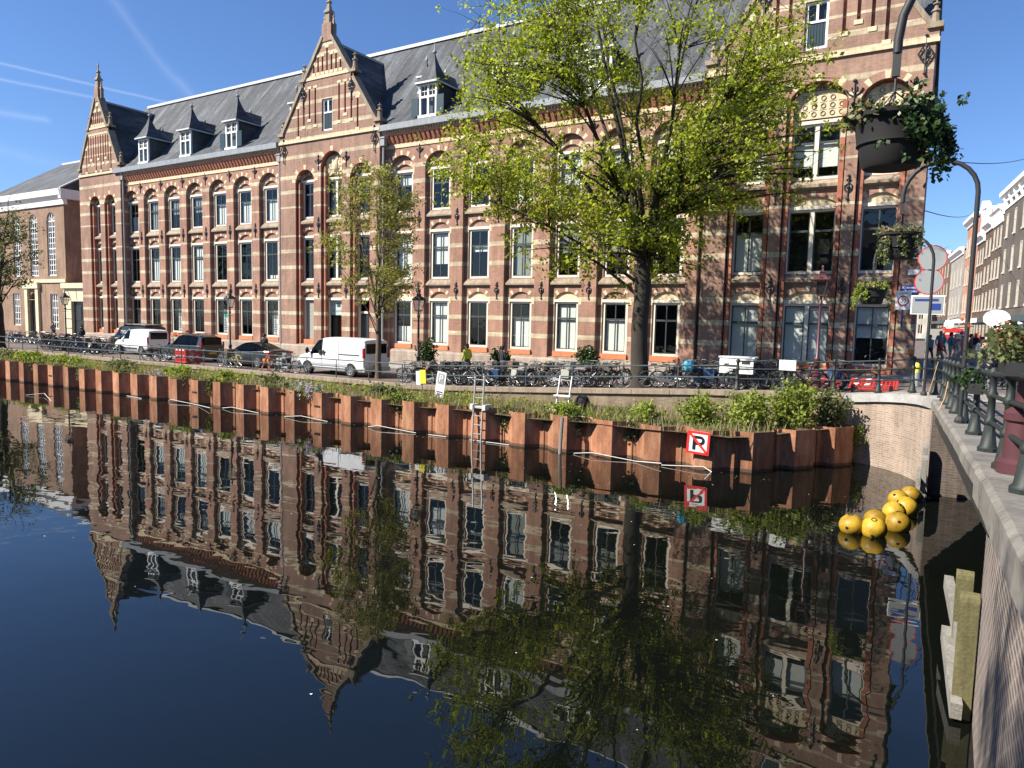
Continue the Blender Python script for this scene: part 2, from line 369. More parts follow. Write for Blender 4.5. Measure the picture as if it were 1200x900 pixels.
M['red'] = pm('red_plastic', (.46, .03, .026), .45, ns=3, amt=.2)
M['orange'] = pm('orange_plastic', (.65, .2, .04), .5, ns=3, amt=.2)
M['signwhite'] = pm('sign_white', (.78, .78, .76), .4, ns=2, amt=.08)
M['signgrey'] = pm('sign_grey', (.27, .285, .28), .4, ns=2, amt=.1)
M['signred'] = pm('sign_red', (.6, .03, .025), .4, ns=2, amt=.1)
M['signblue'] = pm('sign_blue', (.02, .045, .22), .4, ns=2, amt=.1)
M['signblack'] = pm('sign_black', (.01, .01, .01), .4, ns=2, amt=.1)
M['signyellow'] = pm('sign_yellow', (.7, .62, .05), .4, ns=2, amt=.1)
M['steel'] = pm('galvanised', (.42, .44, .45), .45, metal=.4, ns=4, amt=.2)
M['cream_dull'] = pm('dull_cream_paint', (.50, .465, .39), .6, ns=2, amt=.25)
M['rope'] = pm('rope', (.5, .3, .14), .9, ns=20, amt=.3)
M['rubber'] = pm('tyre_rubber', (.014, .014, .014), .8, ns=8, amt=.2)
M['rim'] = pm('alloy_rim', (.38, .39, .4), .35, metal=.7, ns=8, amt=.15)
M['plate'] = pm('number_plate', (.62, .43, .02), .5, ns=3, amt=.1)
M['lampred'] = pm('tail_lamp', (.42, .015, .012), .25, ns=3, amt=.1)
M['lampclear'] = pm('head_lamp', (.65, .66, .68), .15, ns=3, amt=.1)
M['maroon'] = pm('maroon_paint', (.075, .026, .03), .4, ns=4, amt=.3)
M['fenderwood'] = pm('fender_wood', (.115, .105, .045), .9, ns=3, amt=.7, bump=.4, streak=True)
M['greywood'] = pm('grey_wood', (.20, .19, .165), .9, ns=3, amt=.6, bump=.4, streak=True)
M['pot'] = pm('basket_pot', (.005, .005, .005), .85, ns=3, amt=.3)
def paint(name, col, rough=.28):
    N = Nodes(name); b = N.bsdf(col, rough, 0, .5); b.inputs['Coat Weight'].default_value = .3; b.inputs['Coat Roughness'].default_value = .06
    f = N.noise(N.pos(), 1.5, 3); k = N.math('MULTIPLY_ADD', N.math('SUBTRACT', f, .5), .3, 1.0); N.set(b.inputs['Base Color'], N.mix(1.0, col, N.comb(k, k, k), 'MULTIPLY')); return N.mat
M['car_white'] = paint('car_white', (.72, .73, .74)); M['car_black'] = paint('car_black', (.012, .013, .017)); M['car_grey'] = paint('car_grey', (.020, .023, .028))
M['trim'] = pm('black_trim', (.02, .02, .021), .6, ns=4, amt=.2)
# ------------------------------------------------------------------ ground, water, banks
def gz(x):
    if x <= -21: return 1.42
    if x >= -.5: return 2.58
    if x >= -3: return 2.28 + .12 * (x + 3)
    t = (x + 21) / 18; return 1.42 + .86 * (t * t * (3 - 2 * t) * .4 + t * .6)
def qy(x): return 25.3 + 1.2 * max(0, min(1, (x + 21) / 18))
GX = [-900, -300, -150, -90, -60, -40, -30, -21, -18, -15, -12, -9, -6, -3, 0, 14, 60, 200, 900]
def ribbon(name, xs, y0, y1, dz, mat, kind='structure', zf=gz):
    mb = MB()
    for a, b in zip(xs, xs[1:]): mb.quad((a, y0, zf(a) + dz), (b, y0, zf(b) + dz), (b, y1, zf(b) + dz), (a, y1, zf(a) + dz))
    return tag(mb.build(name, mat), kind=kind)
mb = MB()
for a, b in zip(GX, GX[1:]): mb.quad((a, qy(a) + .15, gz(a)), (b, qy(b) + .15, gz(b)), (b, 900, gz(b)), (a, 900, gz(a)))
tag(mb.build('street', M['street']), kind='structure')
PX = [x for x in GX if -90 <= x <= -3] + [-1.2]
mb = MB()
for a, b in zip(PX, PX[1:]):
    mb.add([(a, 33.1, gz(a) - .3), (b, 33.1, gz(b) - .3), (b, 33.1, gz(b) + .13), (a, 33.1, gz(a) + .13), (b, 36.2, gz(b) + .13), (a, 36.2, gz(a) + .13)], [(0, 1, 2, 3), (3, 2, 4, 5)])
tag(mb.build('pavement', M['flags']), kind='structure')
mb = MB()
for a, b in zip(PX, PX[1:]):
    mb.add([(a, 32.94, gz(a) - .3), (b, 32.94, gz(b) - .3), (b, 32.94, gz(b) + .134), (a, 32.94, gz(a) + .134), (b, 33.1, gz(b) + .134), (a, 33.1, gz(a) + .134)], [(0, 1, 2, 3), (3, 2, 4, 5)])
tag(mb.build('kerb', M['granite']), kind='structure')
mb = MB(); mb.quad((-900, -200, 0), (40, -200, 0), (40, 60, 0), (-900, 60, 0)); tag(mb.build('canal_water', M['water']), kind='structure')
mb = MB(); mb.quad((-900, -200, -2), (40, -200, -2), (40, 60, -2), (-900, 60, -2)); tag(mb.build('canal_bed', M['soil']), kind='structure')

# far quay: brick retaining wall with a stone cap
q = thing('quay_wall', 'brown brick canal quay wall with stone cap, along the parked bicycles', 'quay wall', (-30, 25.3, 0))
QX = [-200, -90, -60, -40, -30, -21, -18, -15, -12, -9, -6, -3.0]
mb = MB()
for a, b in zip(QX, QX[1:]):
    mb.quad((a, qy(a), -1.5), (b, qy(b), -1.5), (b, qy(b), gz(b) - .12), (a, qy(a), gz(a) - .12))
mb.build('brickwork', M['quaybrick'], q)
mb = MB()
for a, b in zip(QX, QX[1:]):
    n = max(1, int((b - a) / 1.2)); 
    for i in range(n):
        x0 = a + (b - a) * i / n; x1 = a + (b - a) * (i + 1) / n - .012; j = rnd.uniform(-.008, .008)
        v = [(x_, qy(x_) + o_, gz(x_) + z_) for z_ in (-.16, .03) for x_, o_ in ((x0, j - .08), (x1, j - .08), (x1, .32), (x0, .32))]
        mb.add(v, [(0, 3, 2, 1), (4, 5, 6, 7), (0, 1, 5, 4), (1, 2, 6, 5), (2, 3, 7, 6), (3, 0, 4, 7)])
mb.build('stone_cap', M['stone_dirty'], q)

# embankment of soil between sheet piles and quay wall
def ez(x, y): return 1.02 + .10 * noise.noise((x * .35, y * .6, 0)) + .06 * (y - 22) / 3 + .12 * max(0, min(1, (x + 20) / 15))
mb = MB(); nx, ny = 150, 8
for i in range(nx + 1):
    x = -90 + (90 - 2.7) * i / nx
    for j in range(ny + 1): 
        y_0 = 21.75 + max(0, x + 5.6) * 1.42; y = y_0 + (qy(x) + .05 - y_0) * j / ny
        mb.v.append((x, y, ez(x, y)))
for i in range(nx):
    for j in range(ny):
        a = i * (ny + 1) + j; mb.f.append((a, a + ny + 1, a + ny + 2, a + 1)); mb.m.append(0)
tag(mb.build('embankment', M['soil'], smooth=60), kind='structure')

# rusty sheet piling, each steel sheet a part
pil = thing('sheet_pile_wall', 'long rusty brown corrugated steel sheet piling standing in the canal', 'sheet piling', (-30, 21.6, 0))
def pile_y(x): return 21.42 + (x + 52) * .018
PL = [(-76.1 + 1.68 * i) for i in range(43)]
pts = [(x, pile_y(x)) for x in PL if x < -5.4] + [(-4.55, 23.63), (-3.57, 24.99), (-2.60, 26.36)]
for i, ((xa, ya), (xb, yb)) in enumerate(zip(pts, pts[1:])):
    d = Vector((xb - xa, yb - ya, 0)); L = d.length; d.normalize(); nrm = Vector((d.y, -d.x, 0))
    prof = [(0, 0), (.10, 0), (.34, -.40), (.66, -.40), (.90, 0), (1.0, 0)]
    if i >= len(pts) - 4: prof = [(0, 0), (.10, 0), (.24, -.36), (.72, -.36), (.88, 0), (1.0, 0)]
    top = 1.2 + rnd.uniform(-.035, .035) + (.06 if i > 34 else 0)
    mb = MB(); th = .03
    ps = [Vector((xa, ya, 0)) + d * (u * L) - nrm * v for u, v in prof]
    for k in range(len(ps) - 1):
        a, b = ps[k], ps[k + 1]; t = nrm * -th
        mb.add([(a.x, a.y, -1.8), (b.x, b.y, -1.8), (b.x, b.y, top), (a.x, a.y, top), (a.x + t.x, a.y + t.y, -1.8), (b.x + t.x, b.y + t.y, -1.8), (b.x + t.x, b.y + t.y, top), (a.x + t.x, a.y + t.y, top)],
               [(0, 1, 2, 3), (5, 4, 7, 6), (3, 2, 6, 7)])
    a = ps[0]; mb.tube([(a.x, a.y, -1.8), (a.x, a.y, top - .01)], .035, 6)
    if i in (18, 26, 31): c = (ps[3] + ps[4]) * .5 if False else (ps[2] + ps[3]) * .5 + nrm * .012; mb.bar(c - d * .17 + Vector((0, 0, .62)), c + d * .17 + Vector((0, 0, .62)), .02, .07, 1)
    mb.build('steel_sheet', [M['rust'], M['dark']], pil, fixn=False)

# ------------------------------------------------------------------ wall plates with holes
def arch_fn(a, b, spring, rise):
    if rise <= 1e-4: return lambda x: spring
    c = b - a; R = (c * c / 4 + rise * rise) / (2 * rise); xm = (a + b) / 2
    return lambda x: spring + sqrt(max(0, R * R - (x - xm) ** 2)) - (R - rise)
def hole(a, b, z0, spring, rise=0, yb=None, mi=0): return dict(a=a, b=b, z0=z0, f=arch_fn(a, b, spring, rise), arch=rise > 0, yb=yb, mi=mi)
def plate(mb, x0, x1, bot, top, holes, y, mi=0, breaks=()):
    bf = bot if callable(bot) else (lambda x: bot); tf = top if callable(top) else (lambda x: top)
    xs = {round(x0, 4), round(x1, 4)} | {round(b, 4) for b in breaks if x0 < b < x1}
    for h in holes:
        n = 12 if h['arch'] else 1
        for i in range(n + 1): xs.add(round(h['a'] + (h['b'] - h['a']) * i / n, 4))
    xs = sorted(x for x in xs if x0 - 1e-6 <= x <= x1 + 1e-6); e = 1e-5
    for a, b in zip(xs, xs[1:]):
        if b - a < 1e-4: continue
        m = (a + b) / 2; hs = sorted([h for h in holes if h['a'] < m < h['b']], key=lambda h: h['z0'])
        lo = (bf(a + e), bf(b - e))
        segs = []
        for h in hs:
            segs.append((lo, (h['z0'], h['z0']))); lo = (h['f'](a), h['f'](b))
            if h['yb'] is not None:
                yb = h['yb']; za, zb = h['f'](a), h['f'](b)
                mb.quad((a, y, za), (b, y, zb), (b, yb, zb), (a, yb, za), h['mi']); mb.quad((a, y, h['z0']), (b, y, h['z0']), (b, yb, h['z0']), (a, yb, h['z0']), h['mi'])
        segs.append((lo, (tf(a + e), tf(b - e))))
        for (l, u) in segs:
            if u[0] - l[0] < 1e-4 and u[1] - l[1] < 1e-4: continue
            mb.quad((a, y, l[0]), (b, y, l[1]), (b, y, max(u[1], l[1])), (a, y, max(u[0], l[0])), mi)
    for h in holes:
        if h['yb'] is not None:
            for x in (h['a'], h['b']):
                mb.quad((x, y, h['z0']), (x, h['yb'], h['z0']), (x, h['yb'], h['f'](x)), (x, y, h['f'](x)), h['mi'])

def arch_blocks(mb, a, b, spring, rise, th, y, mi, n=7, pick=None, proud=.012, dep=.03):
    # voussoir blocks on a segmental arch ring
    c = b - a; R = (c * c / 4 + rise * rise) / (2 * rise); xm = (a + b) / 2; zc = spring + rise - R; half = math.asin(min(1, c / 2 / R))
    for k in range(n):
        if pick is not None and k not in pick: continue
        t0 = -half + 2 * half * k / n; t1 = -half + 2 * half * (k + 1) / n
        P = lambda r, t: (xm + r * sin(t), zc + r * cos(t))
        mb.prism([P(R, t0), P(R, t1), P(R + th, t1), P(R + th, t0)], y - proud, y + dep, mi)

# ------------------------------------------------------------------ the long brick office building
BL = thing('office_building', 'long red brick building with cream stone bands, stepped gables and grey slate roof', 'building', (-36, 36, 1.4))
YF, YP = 36.0, 35.75
walls = MB()   # mats: 0 field brick 1 pilaster brick 2 red brick 3 plain 4 tower
WM = [M['brick'], M['brick_pil'], M['brick_red'], M['brick_plain'], M['brick_tower'], M['plinth']]
stone = MB()   # 0 cream 1 dirty 2 sill brick 3 terracotta
SM = [M['stone'], M['stone_dirty'], M['sillbrick'], M['terracotta'], M['brick_pil']]
dark = MB()

def window(xc, w, z0, z1, y, style='plain', tr=.68, blind=None, blindmat='blind', grey=False, door=False, parent=None, frame_mat='cream', rel=None, nx=2):
    """timber window: cream frame, dark sash bars, one pane, a blind behind it"""
    parent = parent or BL
    mb = MB(); a, b = xc - w / 2, xc + w / 2; t = .13
    mb.box(a, a + t, y - .04, y + .08, z0, z1); mb.box(b - t, b, y - .04, y + .08, z0, z1); mb.box(a + t, b - t, y - .04, y + .08, z1 - t, z1); mb.box(a + t, b - t, y - .055, y + .08, z0, z0 + t * .9)
    ai, bi, zi0, zi1 = a + t, b - t, z0 + t * .9, z1 - t; zt = zi0 + (zi1 - zi0) * tr
    cells = [(ai, bi)]
    if style == 'double':
        mb.box(xc - .09, xc + .09, y - .035, y + .08, zi0, zi1); cells = [(ai, xc - .09), (xc + .09, bi)]
    s = .05
    for (p, q2) in cells:
        mb.box(p, p + s, y + .0, y + .06, zi0, zi1, 1); mb.box(q2 - s, q2, y, y + .06, zi0, zi1, 1); mb.box(p + s, q2 - s, y, y + .06, zi1 - s, zi1, 1); mb.box(p + s, q2 - s, y, y + .06, zi0, zi0 + s, 1)
        mb.box(p + s, q2 - s, y - .01, y + .05, zt - .05, zt + .05, 1)
        if style != 'double' and nx == 2: mb.box((p + q2) / 2 - .028, (p + q2) / 2 + .028, y + .004, y + .055, zi0 + s, zt - .05, 1); mb.box((p + q2) / 2 - .028, (p + q2) / 2 + .028, y + .004, y + .055, zt + .05, zi1 - s, 1)
    wd = mb.build('window', [M[frame_mat], M['sash']], parent)
    g = MB()
    for (p, q2) in cells: g.quad((p + .03, y + .03, zi0 + .03), (q2 - .03, y + .03, zi0 + .03), (q2 - .03, y + .03, zi1 - .03), (p + .03, y + .03, zi1 - .03))
    g.build('pane', M['glass'], wd, fixn=False)
    if blind:
        bm_ = MB()
        for (u0, u1) in (blind if isinstance(blind, list) else [blind]):
            for (p, q2) in cells: bm_.box(p + .04, q2 - .04, y + .14, y + .15, zi0 + (zi1 - zi0) * u0 + .01, zi0 + (zi1 - zi0) * u1 - .01)
        bm_.build('blind', M[blindmat], wd)
    dark.quad((a, y + .9, z0), (b, y + .9, z0), (b, y + .9, z1), (a, y + .9, z1))
    dark.quad((a, y + .085, z0), (a, y + .9, z0), (a, y + .9, z1), (a, y + .085, z1)); dark.quad((b, y + .085, z0), (b, y + .9, z0), (b, y + .9, z1), (b, y + .085, z1))
    dark.quad((a, y + .085, z0), (b, y + .085, z0), (b, y + .9, z0), (a, y + .9, z0)); dark.quad((a, y + .085, z1), (b, y + .085, z1), (b, y + .9, z1), (a, y + .9, z1))
    return wd

F0, F1, F2 = (2.80, 5.62), (6.98, 9.95), (11.28, 13.80)
def bay_window(xc, hw, f, y, style='plain', arch=.48, th=.30, tym='brick', holes=None, ww=None, **kw):
    """window opening with cream lintel, set-back tympanum, segmental arch ring and sill, in the field plate at depth y"""
    a, b = xc - hw, xc + hw; z0, z1 = f
    holes.append(hole(a, b, z0, z1 + .14, arch, y + .24, 3))
    walls_t = MB()
    fn = arch_fn(a, b, z1 + .14, arch)
    plate(stone if tym == 'cream' else walls, a, b, z1 + .13, lambda x: fn(x) + .002, [], y + .10, 0 if tym == 'cream' else 3, breaks=[a + (b - a) * i / 12 for i in range(13)])
    stone.box(a - .02, b + .02, y - .02, y + .16, z1 - .02, z1 + .13, 5)
    n = 13; arch_blocks(stone, a - .02, b + .02, z1 + .14, arch, th * .85, y, 0, n, (2, 6, 10)); arch_blocks(stone, a - .02, b + .02, z1 + .14, arch, th * .85, y, 4, n, (0, 1, 3, 4, 5, 7, 8, 9, 11, 12), proud=.006)
    stone.box(a - .3, a - .005, y - .014, y + .02, z1 - .16, z1 + .22, 0); stone.box(b + .005, b + .3, y - .014, y + .02, z1 - .16, z1 + .22, 0)
    return window(xc, hw * 2 - .02, z0, z1, y + .11, style, **kw)
SM.append(M['cream'])

rb = random.Random(3)
def rnd_blind(fl):
    k = rb.random()
    if k < .30: return (None, 'blind')
    if k < .55: return ((0.0, .68), 'blind')
    if k < .75: return ((.30 if rb.random() < .5 else 0.0, 1.0), 'blind')
    if k < .88: return ((.7, 1.0), 'blind')
    return ((0, 1.0), 'blind_grey')

def main_range(xs, xa, xb, bl):
    holes_f, holes_p = [], []
    hwr = 1.05
    for i, xc in enumerate(xs):
        holes_p.append(hole(xc - hwr, xc + hwr, 2.42, 14.12, .72, YF, 1))
        for k, f in enumerate((F0, F1, F2)):
            spec = bl[k][i] if bl[k][i] != '?' else rnd_blind(k)
            bay_window(xc, .75, f, YF, holes=holes_f, arch=.42 if k < 2 else .36, blind=spec[0], blindmat=spec[1], tym='cream' if (k == 0 and i % 2 == 0 and xa > -40) else 'brick')
        # sills and strings between the pilasters
        stone.prismx([(YF, 6.92), (YF - .17, 6.66), (YF - .17, 6.57), (YF, 6.55)], xc - hwr, xc + hwr, 1)
        stone.prismx([(YF, 11.22), (YF - .17, 10.96), (YF - .17, 10.87), (YF, 10.85)], xc - hwr, xc + hwr, 1)
        stone.box(xc - .78, xc + .78, YF - .10, YF + .1, 2.50, 2.79, 2)
        stone.prismx([(YF, 2.5), (YF - .26, 2.42), (YF - .26, 2.30), (YF, 2.3)], xc - hwr, xc + hwr, 1)
        arch_blocks(stone, xc - hwr - .02, xc + hwr + .02, 14.12, .72, .30, YP, 0, 17, (2, 5, 8, 11, 14)); arch_blocks(stone, xc - hwr - .02, xc + hwr + .02, 14.12, .72, .30, YP, 4, 17, (0, 1, 3, 4, 6, 7, 9, 10, 12, 13, 15, 16), proud=.006)
    plate(walls, xa, xb, 1.2, 15.5, holes_f, YF, 0)
    plate(walls, xa, xb, 2.3, 15.32, holes_p, YP, 1)
    # plinth, cornice
    stone_base(xa, xb, YP - .06)
    stone.box(xa, xb, YP - .05, YF, 15.30, 15.52, 0)
    n = int((xb - xa) / .36); fr = MB()
    fr.box(xa, xb, YP - .02, YF, 15.52, 16.28, 0)
    for i in range(n):
        x = xa + (xb - xa) * (i + .5) / n; w = (xb - xa) / n
        fr.prismx([(YP - .02, 15.62), (YP - .08, 15.62), (YP - .30, 15.98), (YP - .30, 16.05), (YP - .02, 16.05)], x - w * .27, x + w * .27, 0)
        fr.quad((x + w * .29, YP - .024, 15.62), (x + w * .71, YP - .024, 15.62), (x + w * .71, YP - .024, 15.96), (x + w * .29, YP - .024, 15.96), 1)
    fr.box(xa, xb, YP - .34, YF, 16.05, 16.24, 0)
    nn = int((xb - xa) / .2)
    for i in range(nn):
        x = xa + (xb - xa) * (i + .5) / nn; fr.box(x - .05, x + .05, YP - .40, YP - .30, 16.20, 16.30, 2)
    fr.build('corbel_frieze', [M['terracotta'], M['brick_plain'], M['stone']], BL)
    g = MB(); g.prismx([(YP - .42, 16.30), (YP - .60, 16.34), (YP - .62, 16.70), (YP - .50, 16.72), (YF + .1, 16.72), (YF + .1, 16.30)], xa, xb)
    g.build('gutter', M['lead'], BL)
plinth = MB()
def stone_base(xa, xb, y):
    plinth.box(xa, xb, y, YF + .1, 1.0, 2.30)
    plinth.prismx([(y, 2.30), (YP, 2.42), (YF, 2.42), (YF, 2.30)], xa, xb)
W = lambda a, b: ((a, b), 'blind'); G = ((0, 1.0), 'blind_grey'); D = (None, 'blind')
LX = [-61.2, -58.3, -55.35, -52.38, -49.4, -46.45, -43.5]
RX = [-30.75, -27.77, -24.8, -21.76, -18.72, -15.74, -12.85]
main_range(LX, -62.9, -41.9, [[D] * 7, [D, W(0, .68), W(0, .68), W(0, 1), D, D, W(0, .12)], [W(0, .55), G, ((.5, 1), 'blind_grey'), ((.5, 1), 'blind_grey'), W(0, .68), W(0, .68), W(0, .68)]])
main_range(RX, -32.3, -11.1, [[W(0, .4), W(0, 1), D, W(0, .68), W(0, 1), W(0, .68), D], [W(0, 1), W(.3, 1), W(.55, .68), G, ((.45, 1), 'blind_grey'), ((.45, 1), 'blind_grey'), D],
                             [W(.7, 1), W(.88, 1), D, W(0, .68), W(.3, 1), W(.4, 1), W(.3, 1)]])
# banners behind the ground-floor glass of the left range
for xc in (LX[0], LX[2], LX[4], LX[6]):
    mb = MB(); mb.box(xc - .22, xc + .45, YF + .26, YF + .27, 2.95, 4.75, 0); 
    for k in range(7): mb.box(xc - .14, xc + rnd.uniform(.1, .36), YF + .252, YF + .258, 3.2 + k * .13, 3.26 + k * .13, 1)
    mb.box(xc - .10, xc + .33, YF + .252, YF + .258, 4.15, 4.6, 2 if xc in (LX[4],) else 1)
    mb.build('banner', [M['signwhite'], M['signgrey'], pm('banner_teal', (.1, .45, .4))], BL)

def tower(xa, xb, y, bays, gmat):
    """projecting gabled block: bays = [(xc, recess half width, window half width, style, arch spring, rise, blinds, ground)]"""
    hp, hf = [], []
    yf = y + .42
    for (xc, hr, hw, style, spring, rise, bl, panel) in bays:
        hp.append(hole(xc - hr, xc + hr, 2.42, spring, rise, yf, 2))
        for k, f in enumerate((F0, F1, F2)):
            if k == 0 and bl[0] in ('door', 'shutter', 'entrance'):
                a, b = xc - hw, xc + hw; z0 = 2.0
                hf.append(hole(a, b, z0, 5.76, .42, yf + .4, 3))
                fn = arch_fn(a, b, 5.76, .42); plate(walls, a, b, 5.74, lambda x: fn(x) + .002, [], yf + .1, 3, breaks=[a + (b - a) * i / 12 for i in range(13)])
                stone.box(a - .02, b + .02, yf + .015, yf + .16, 5.58, 5.75, 5)
                arch_blocks(stone, a - .02, b + .02, 5.76, .42, .3, yf, 0, 9, (1, 3, 5, 7)); arch_blocks(stone, a - .02, b + .02, 5.76, .42, .3, yf, 4, 9, (0, 2, 4, 6, 8), proud=.006)
                mb = MB(); mb.box(a, a + .1, yf + .12, yf + .3, z0, 5.6); mb.box(b - .1, b, yf + .12, yf + .3, z0, 5.6)
                if bl[0] == 'shutter':
                    for j in range(24): mb.box(a + .1, b - .1, yf + .2 + .01 * (j % 2), yf + .25, 2.3 + j * .1375, 2.43 + j * .1375, 2)
                elif bl[0] == 'door':
                    mb.box(a + .1, b - .1, yf + .3, yf + .36, z0, 4.7, 1); mb.box(a + .1, b - .1, yf + .22, yf + .3, 4.7, 4.85, 0); mb.box(xc - .03, xc + .03, yf + .28, yf + .31, z0, 4.7, 3)
                    for sx in (-1, 1): mb.box(xc + sx * .35 - .2, xc + sx * .35 + .2, yf + .285, yf + .305, 2.6, 4.5, 3)
                else:
                    mb.box(a + .1, b - .1, yf + .25, yf + .35, 4.55, 5.58, 4); mb.box(a + .1, xc - .35, yf + .5, yf + .55, z0, 4.5, 3); mb.box(a + .1, b - .1, yf + .7, yf + .75, z0, 4.5, 5)
                    mb.box(xc - .16, xc + .16, yf + .235, yf + .25, 5.12, 5.4, 3)
                    for j in range(8): mb.box(xc - .6 + j * .15, xc - .5 + j * .15, yf + .238, yf + .25, 4.78, 4.9, 2)
                mb.build('door', [M['cream'], M['door'], M['blind_grey'], M['sash'], pm('teal_board', (.36, .48, .45)), M['wood']], BL)
                dark.quad((a, yf + .95, z0), (b, yf + .95, z0), (b, yf + .95, 5.6), (a, yf + .95, 5.6)); continue
            spec = bl[k]
            bay_window(xc, hw, f, yf, style, holes=hf, arch=.42 if k < 2 else .3, blind=spec[0], blindmat=spec[1], tym='cream' if panel == 'tile' and k < 2 else 'brick')
        for zz, mi in ((6.92, 1), (11.22, 1)):
            stone.prismx([(yf, zz), (yf - .22, zz - .18), (yf - .22, zz - .32), (yf, zz - .42)], xc - hr, xc + hr, mi)
        if bl[0] not in ('door', 'entrance'): stone.box(xc - hw - .05, xc + hw + .05, yf - .10, yf + .1, 2.50, 2.79, 2)
        if panel:
            fn = arch_fn(xc - hr, xc + hr, spring, rise)
            pz = 14.12; a, b = xc - hw - .05, xc + hw + .05
            mb = MB()
            if panel == 'relief':
                plate(mb, a, b, 14.05, lambda x: min(fn(x) - .12, 15.35), [], yf - .06, 0, breaks=[a + (b - a) * i / 10 for i in range(11)])
                rr = random.Random(8)
                for _ in range(110):
                    x = rr.uniform(a + .08, b - .08); z = rr.uniform(14.15, min(fn(x) - .25, 15.25)); r = rr.uniform(.05, .13); mb.sphere((x, yf - .07, z), (r, r * .55, r), 6, 4)
                mb.sphere((xc, yf - .1, 14.62), (.3, .14, .36), 10, 6)
            else:
                plate(mb, a, b, 14.0, lambda x: min(fn(x) - .10, 15.2), [], yf - .03, 0, breaks=[a + (b - a) * i / 10 for i in range(11)])
                nxx = int((b - a) / .34)
                for i in range(nxx):
                    for j in range(3):
                        x = a + (b - a) * (i + .5) / nxx; z = 14.2 + .34 * j
                        if z + .15 < fn(x) - .15: mb.tube([(x + .10 * cos(t * pi / 4), yf - .045, z + .10 * sin(t * pi / 4)) for t in range(8)], .022, 4, 1, True); mb.box(x - .15, x + .15, yf - .04, yf - .03, z + .155, z + .185, 1)
            mb.build('carved_panel', [M['stone'], M['stone_dirty']], BL)
        arch_blocks(stone, xc - hr - .02, xc + hr + .02, spring, rise, .32, y, 0, 15, (0, 3, 7, 11, 14)); arch_blocks(stone, xc - hr - .02, xc + hr + .02, spring, rise, .34, y, 4, 15, (1, 2, 4, 5, 6, 8, 9, 10, 12, 13), proud=.006)
        # red engaged shafts beside the recess
        for s in (-1, 1):
            mbx = xc + s * (hr - .17); walls.box(mbx - .10, mbx + .10, y + .16, yf, 2.42, spring + .02, 2)
    plate(walls, xa, xb, 2.3, 16.7, hp, y, 4); plate(walls, xa, xb, 1.2, 16.5, hf, yf, 0)
    for x in (xa, xb): walls.quad((x, y, 1.2), (x, y + 1.6, 1.2), (x, y + 1.6, 17), (x, y, 17), 4)
    stone_base(xa, xb, y - .08); plinth.prismx([(y - .08, 2.30), (y, 2.42), (yf, 2.42), (yf, 2.30)], xa, xb)
    for (xc, hr, *_r) in bays: plinth.prismx([(y + .02, 2.42), (yf, 2.5), (yf, 2.42)], xc - hr, xc + hr)

YC, YR, YL = 35.22, 35.22, 35.35
tower(-41.55, -32.15, YC, [(-39.05, .95, .70, 'plain', 13.72, .85, ['shutter', D, D], None), (-36.45, 1.05, .92, 'double', 14.65, .95, ['entrance', D, ((0, 1), 'blind_grey')], 'relief'), (-33.8, .95, .70, 'plain', 13.72, .85, ['door', D, D], None)], None)
tower(-10.85, -1.42, YR, [(-8.72, .98, .80, 'plain', 14.55, .7, [W(0, 1), W(0, .68), W(0, .68)], 'tile'), (-5.9, 1.3, 1.12, 'double', 14.6, .95, [W(0, 1), D, W(.2, .72)], 'tile'), (-3.12, .98, .80, 'plain', 14.55, .7, [W(.45, 1), D, W(0, .68)], 'tile')], None)
tower(-68.75, -62.1, YL, [(-66.25, .85, .52, 'plain', 13.85, .8, [W(.0, .5), W(.15, 1), W(.2, 1)], None), (-63.85, .85, .52, 'plain', 13.85, .8, [D, W(.15, 1), W(.2, 1)], None)], None)
plinth.build('plinth', M['plinth'], BL)

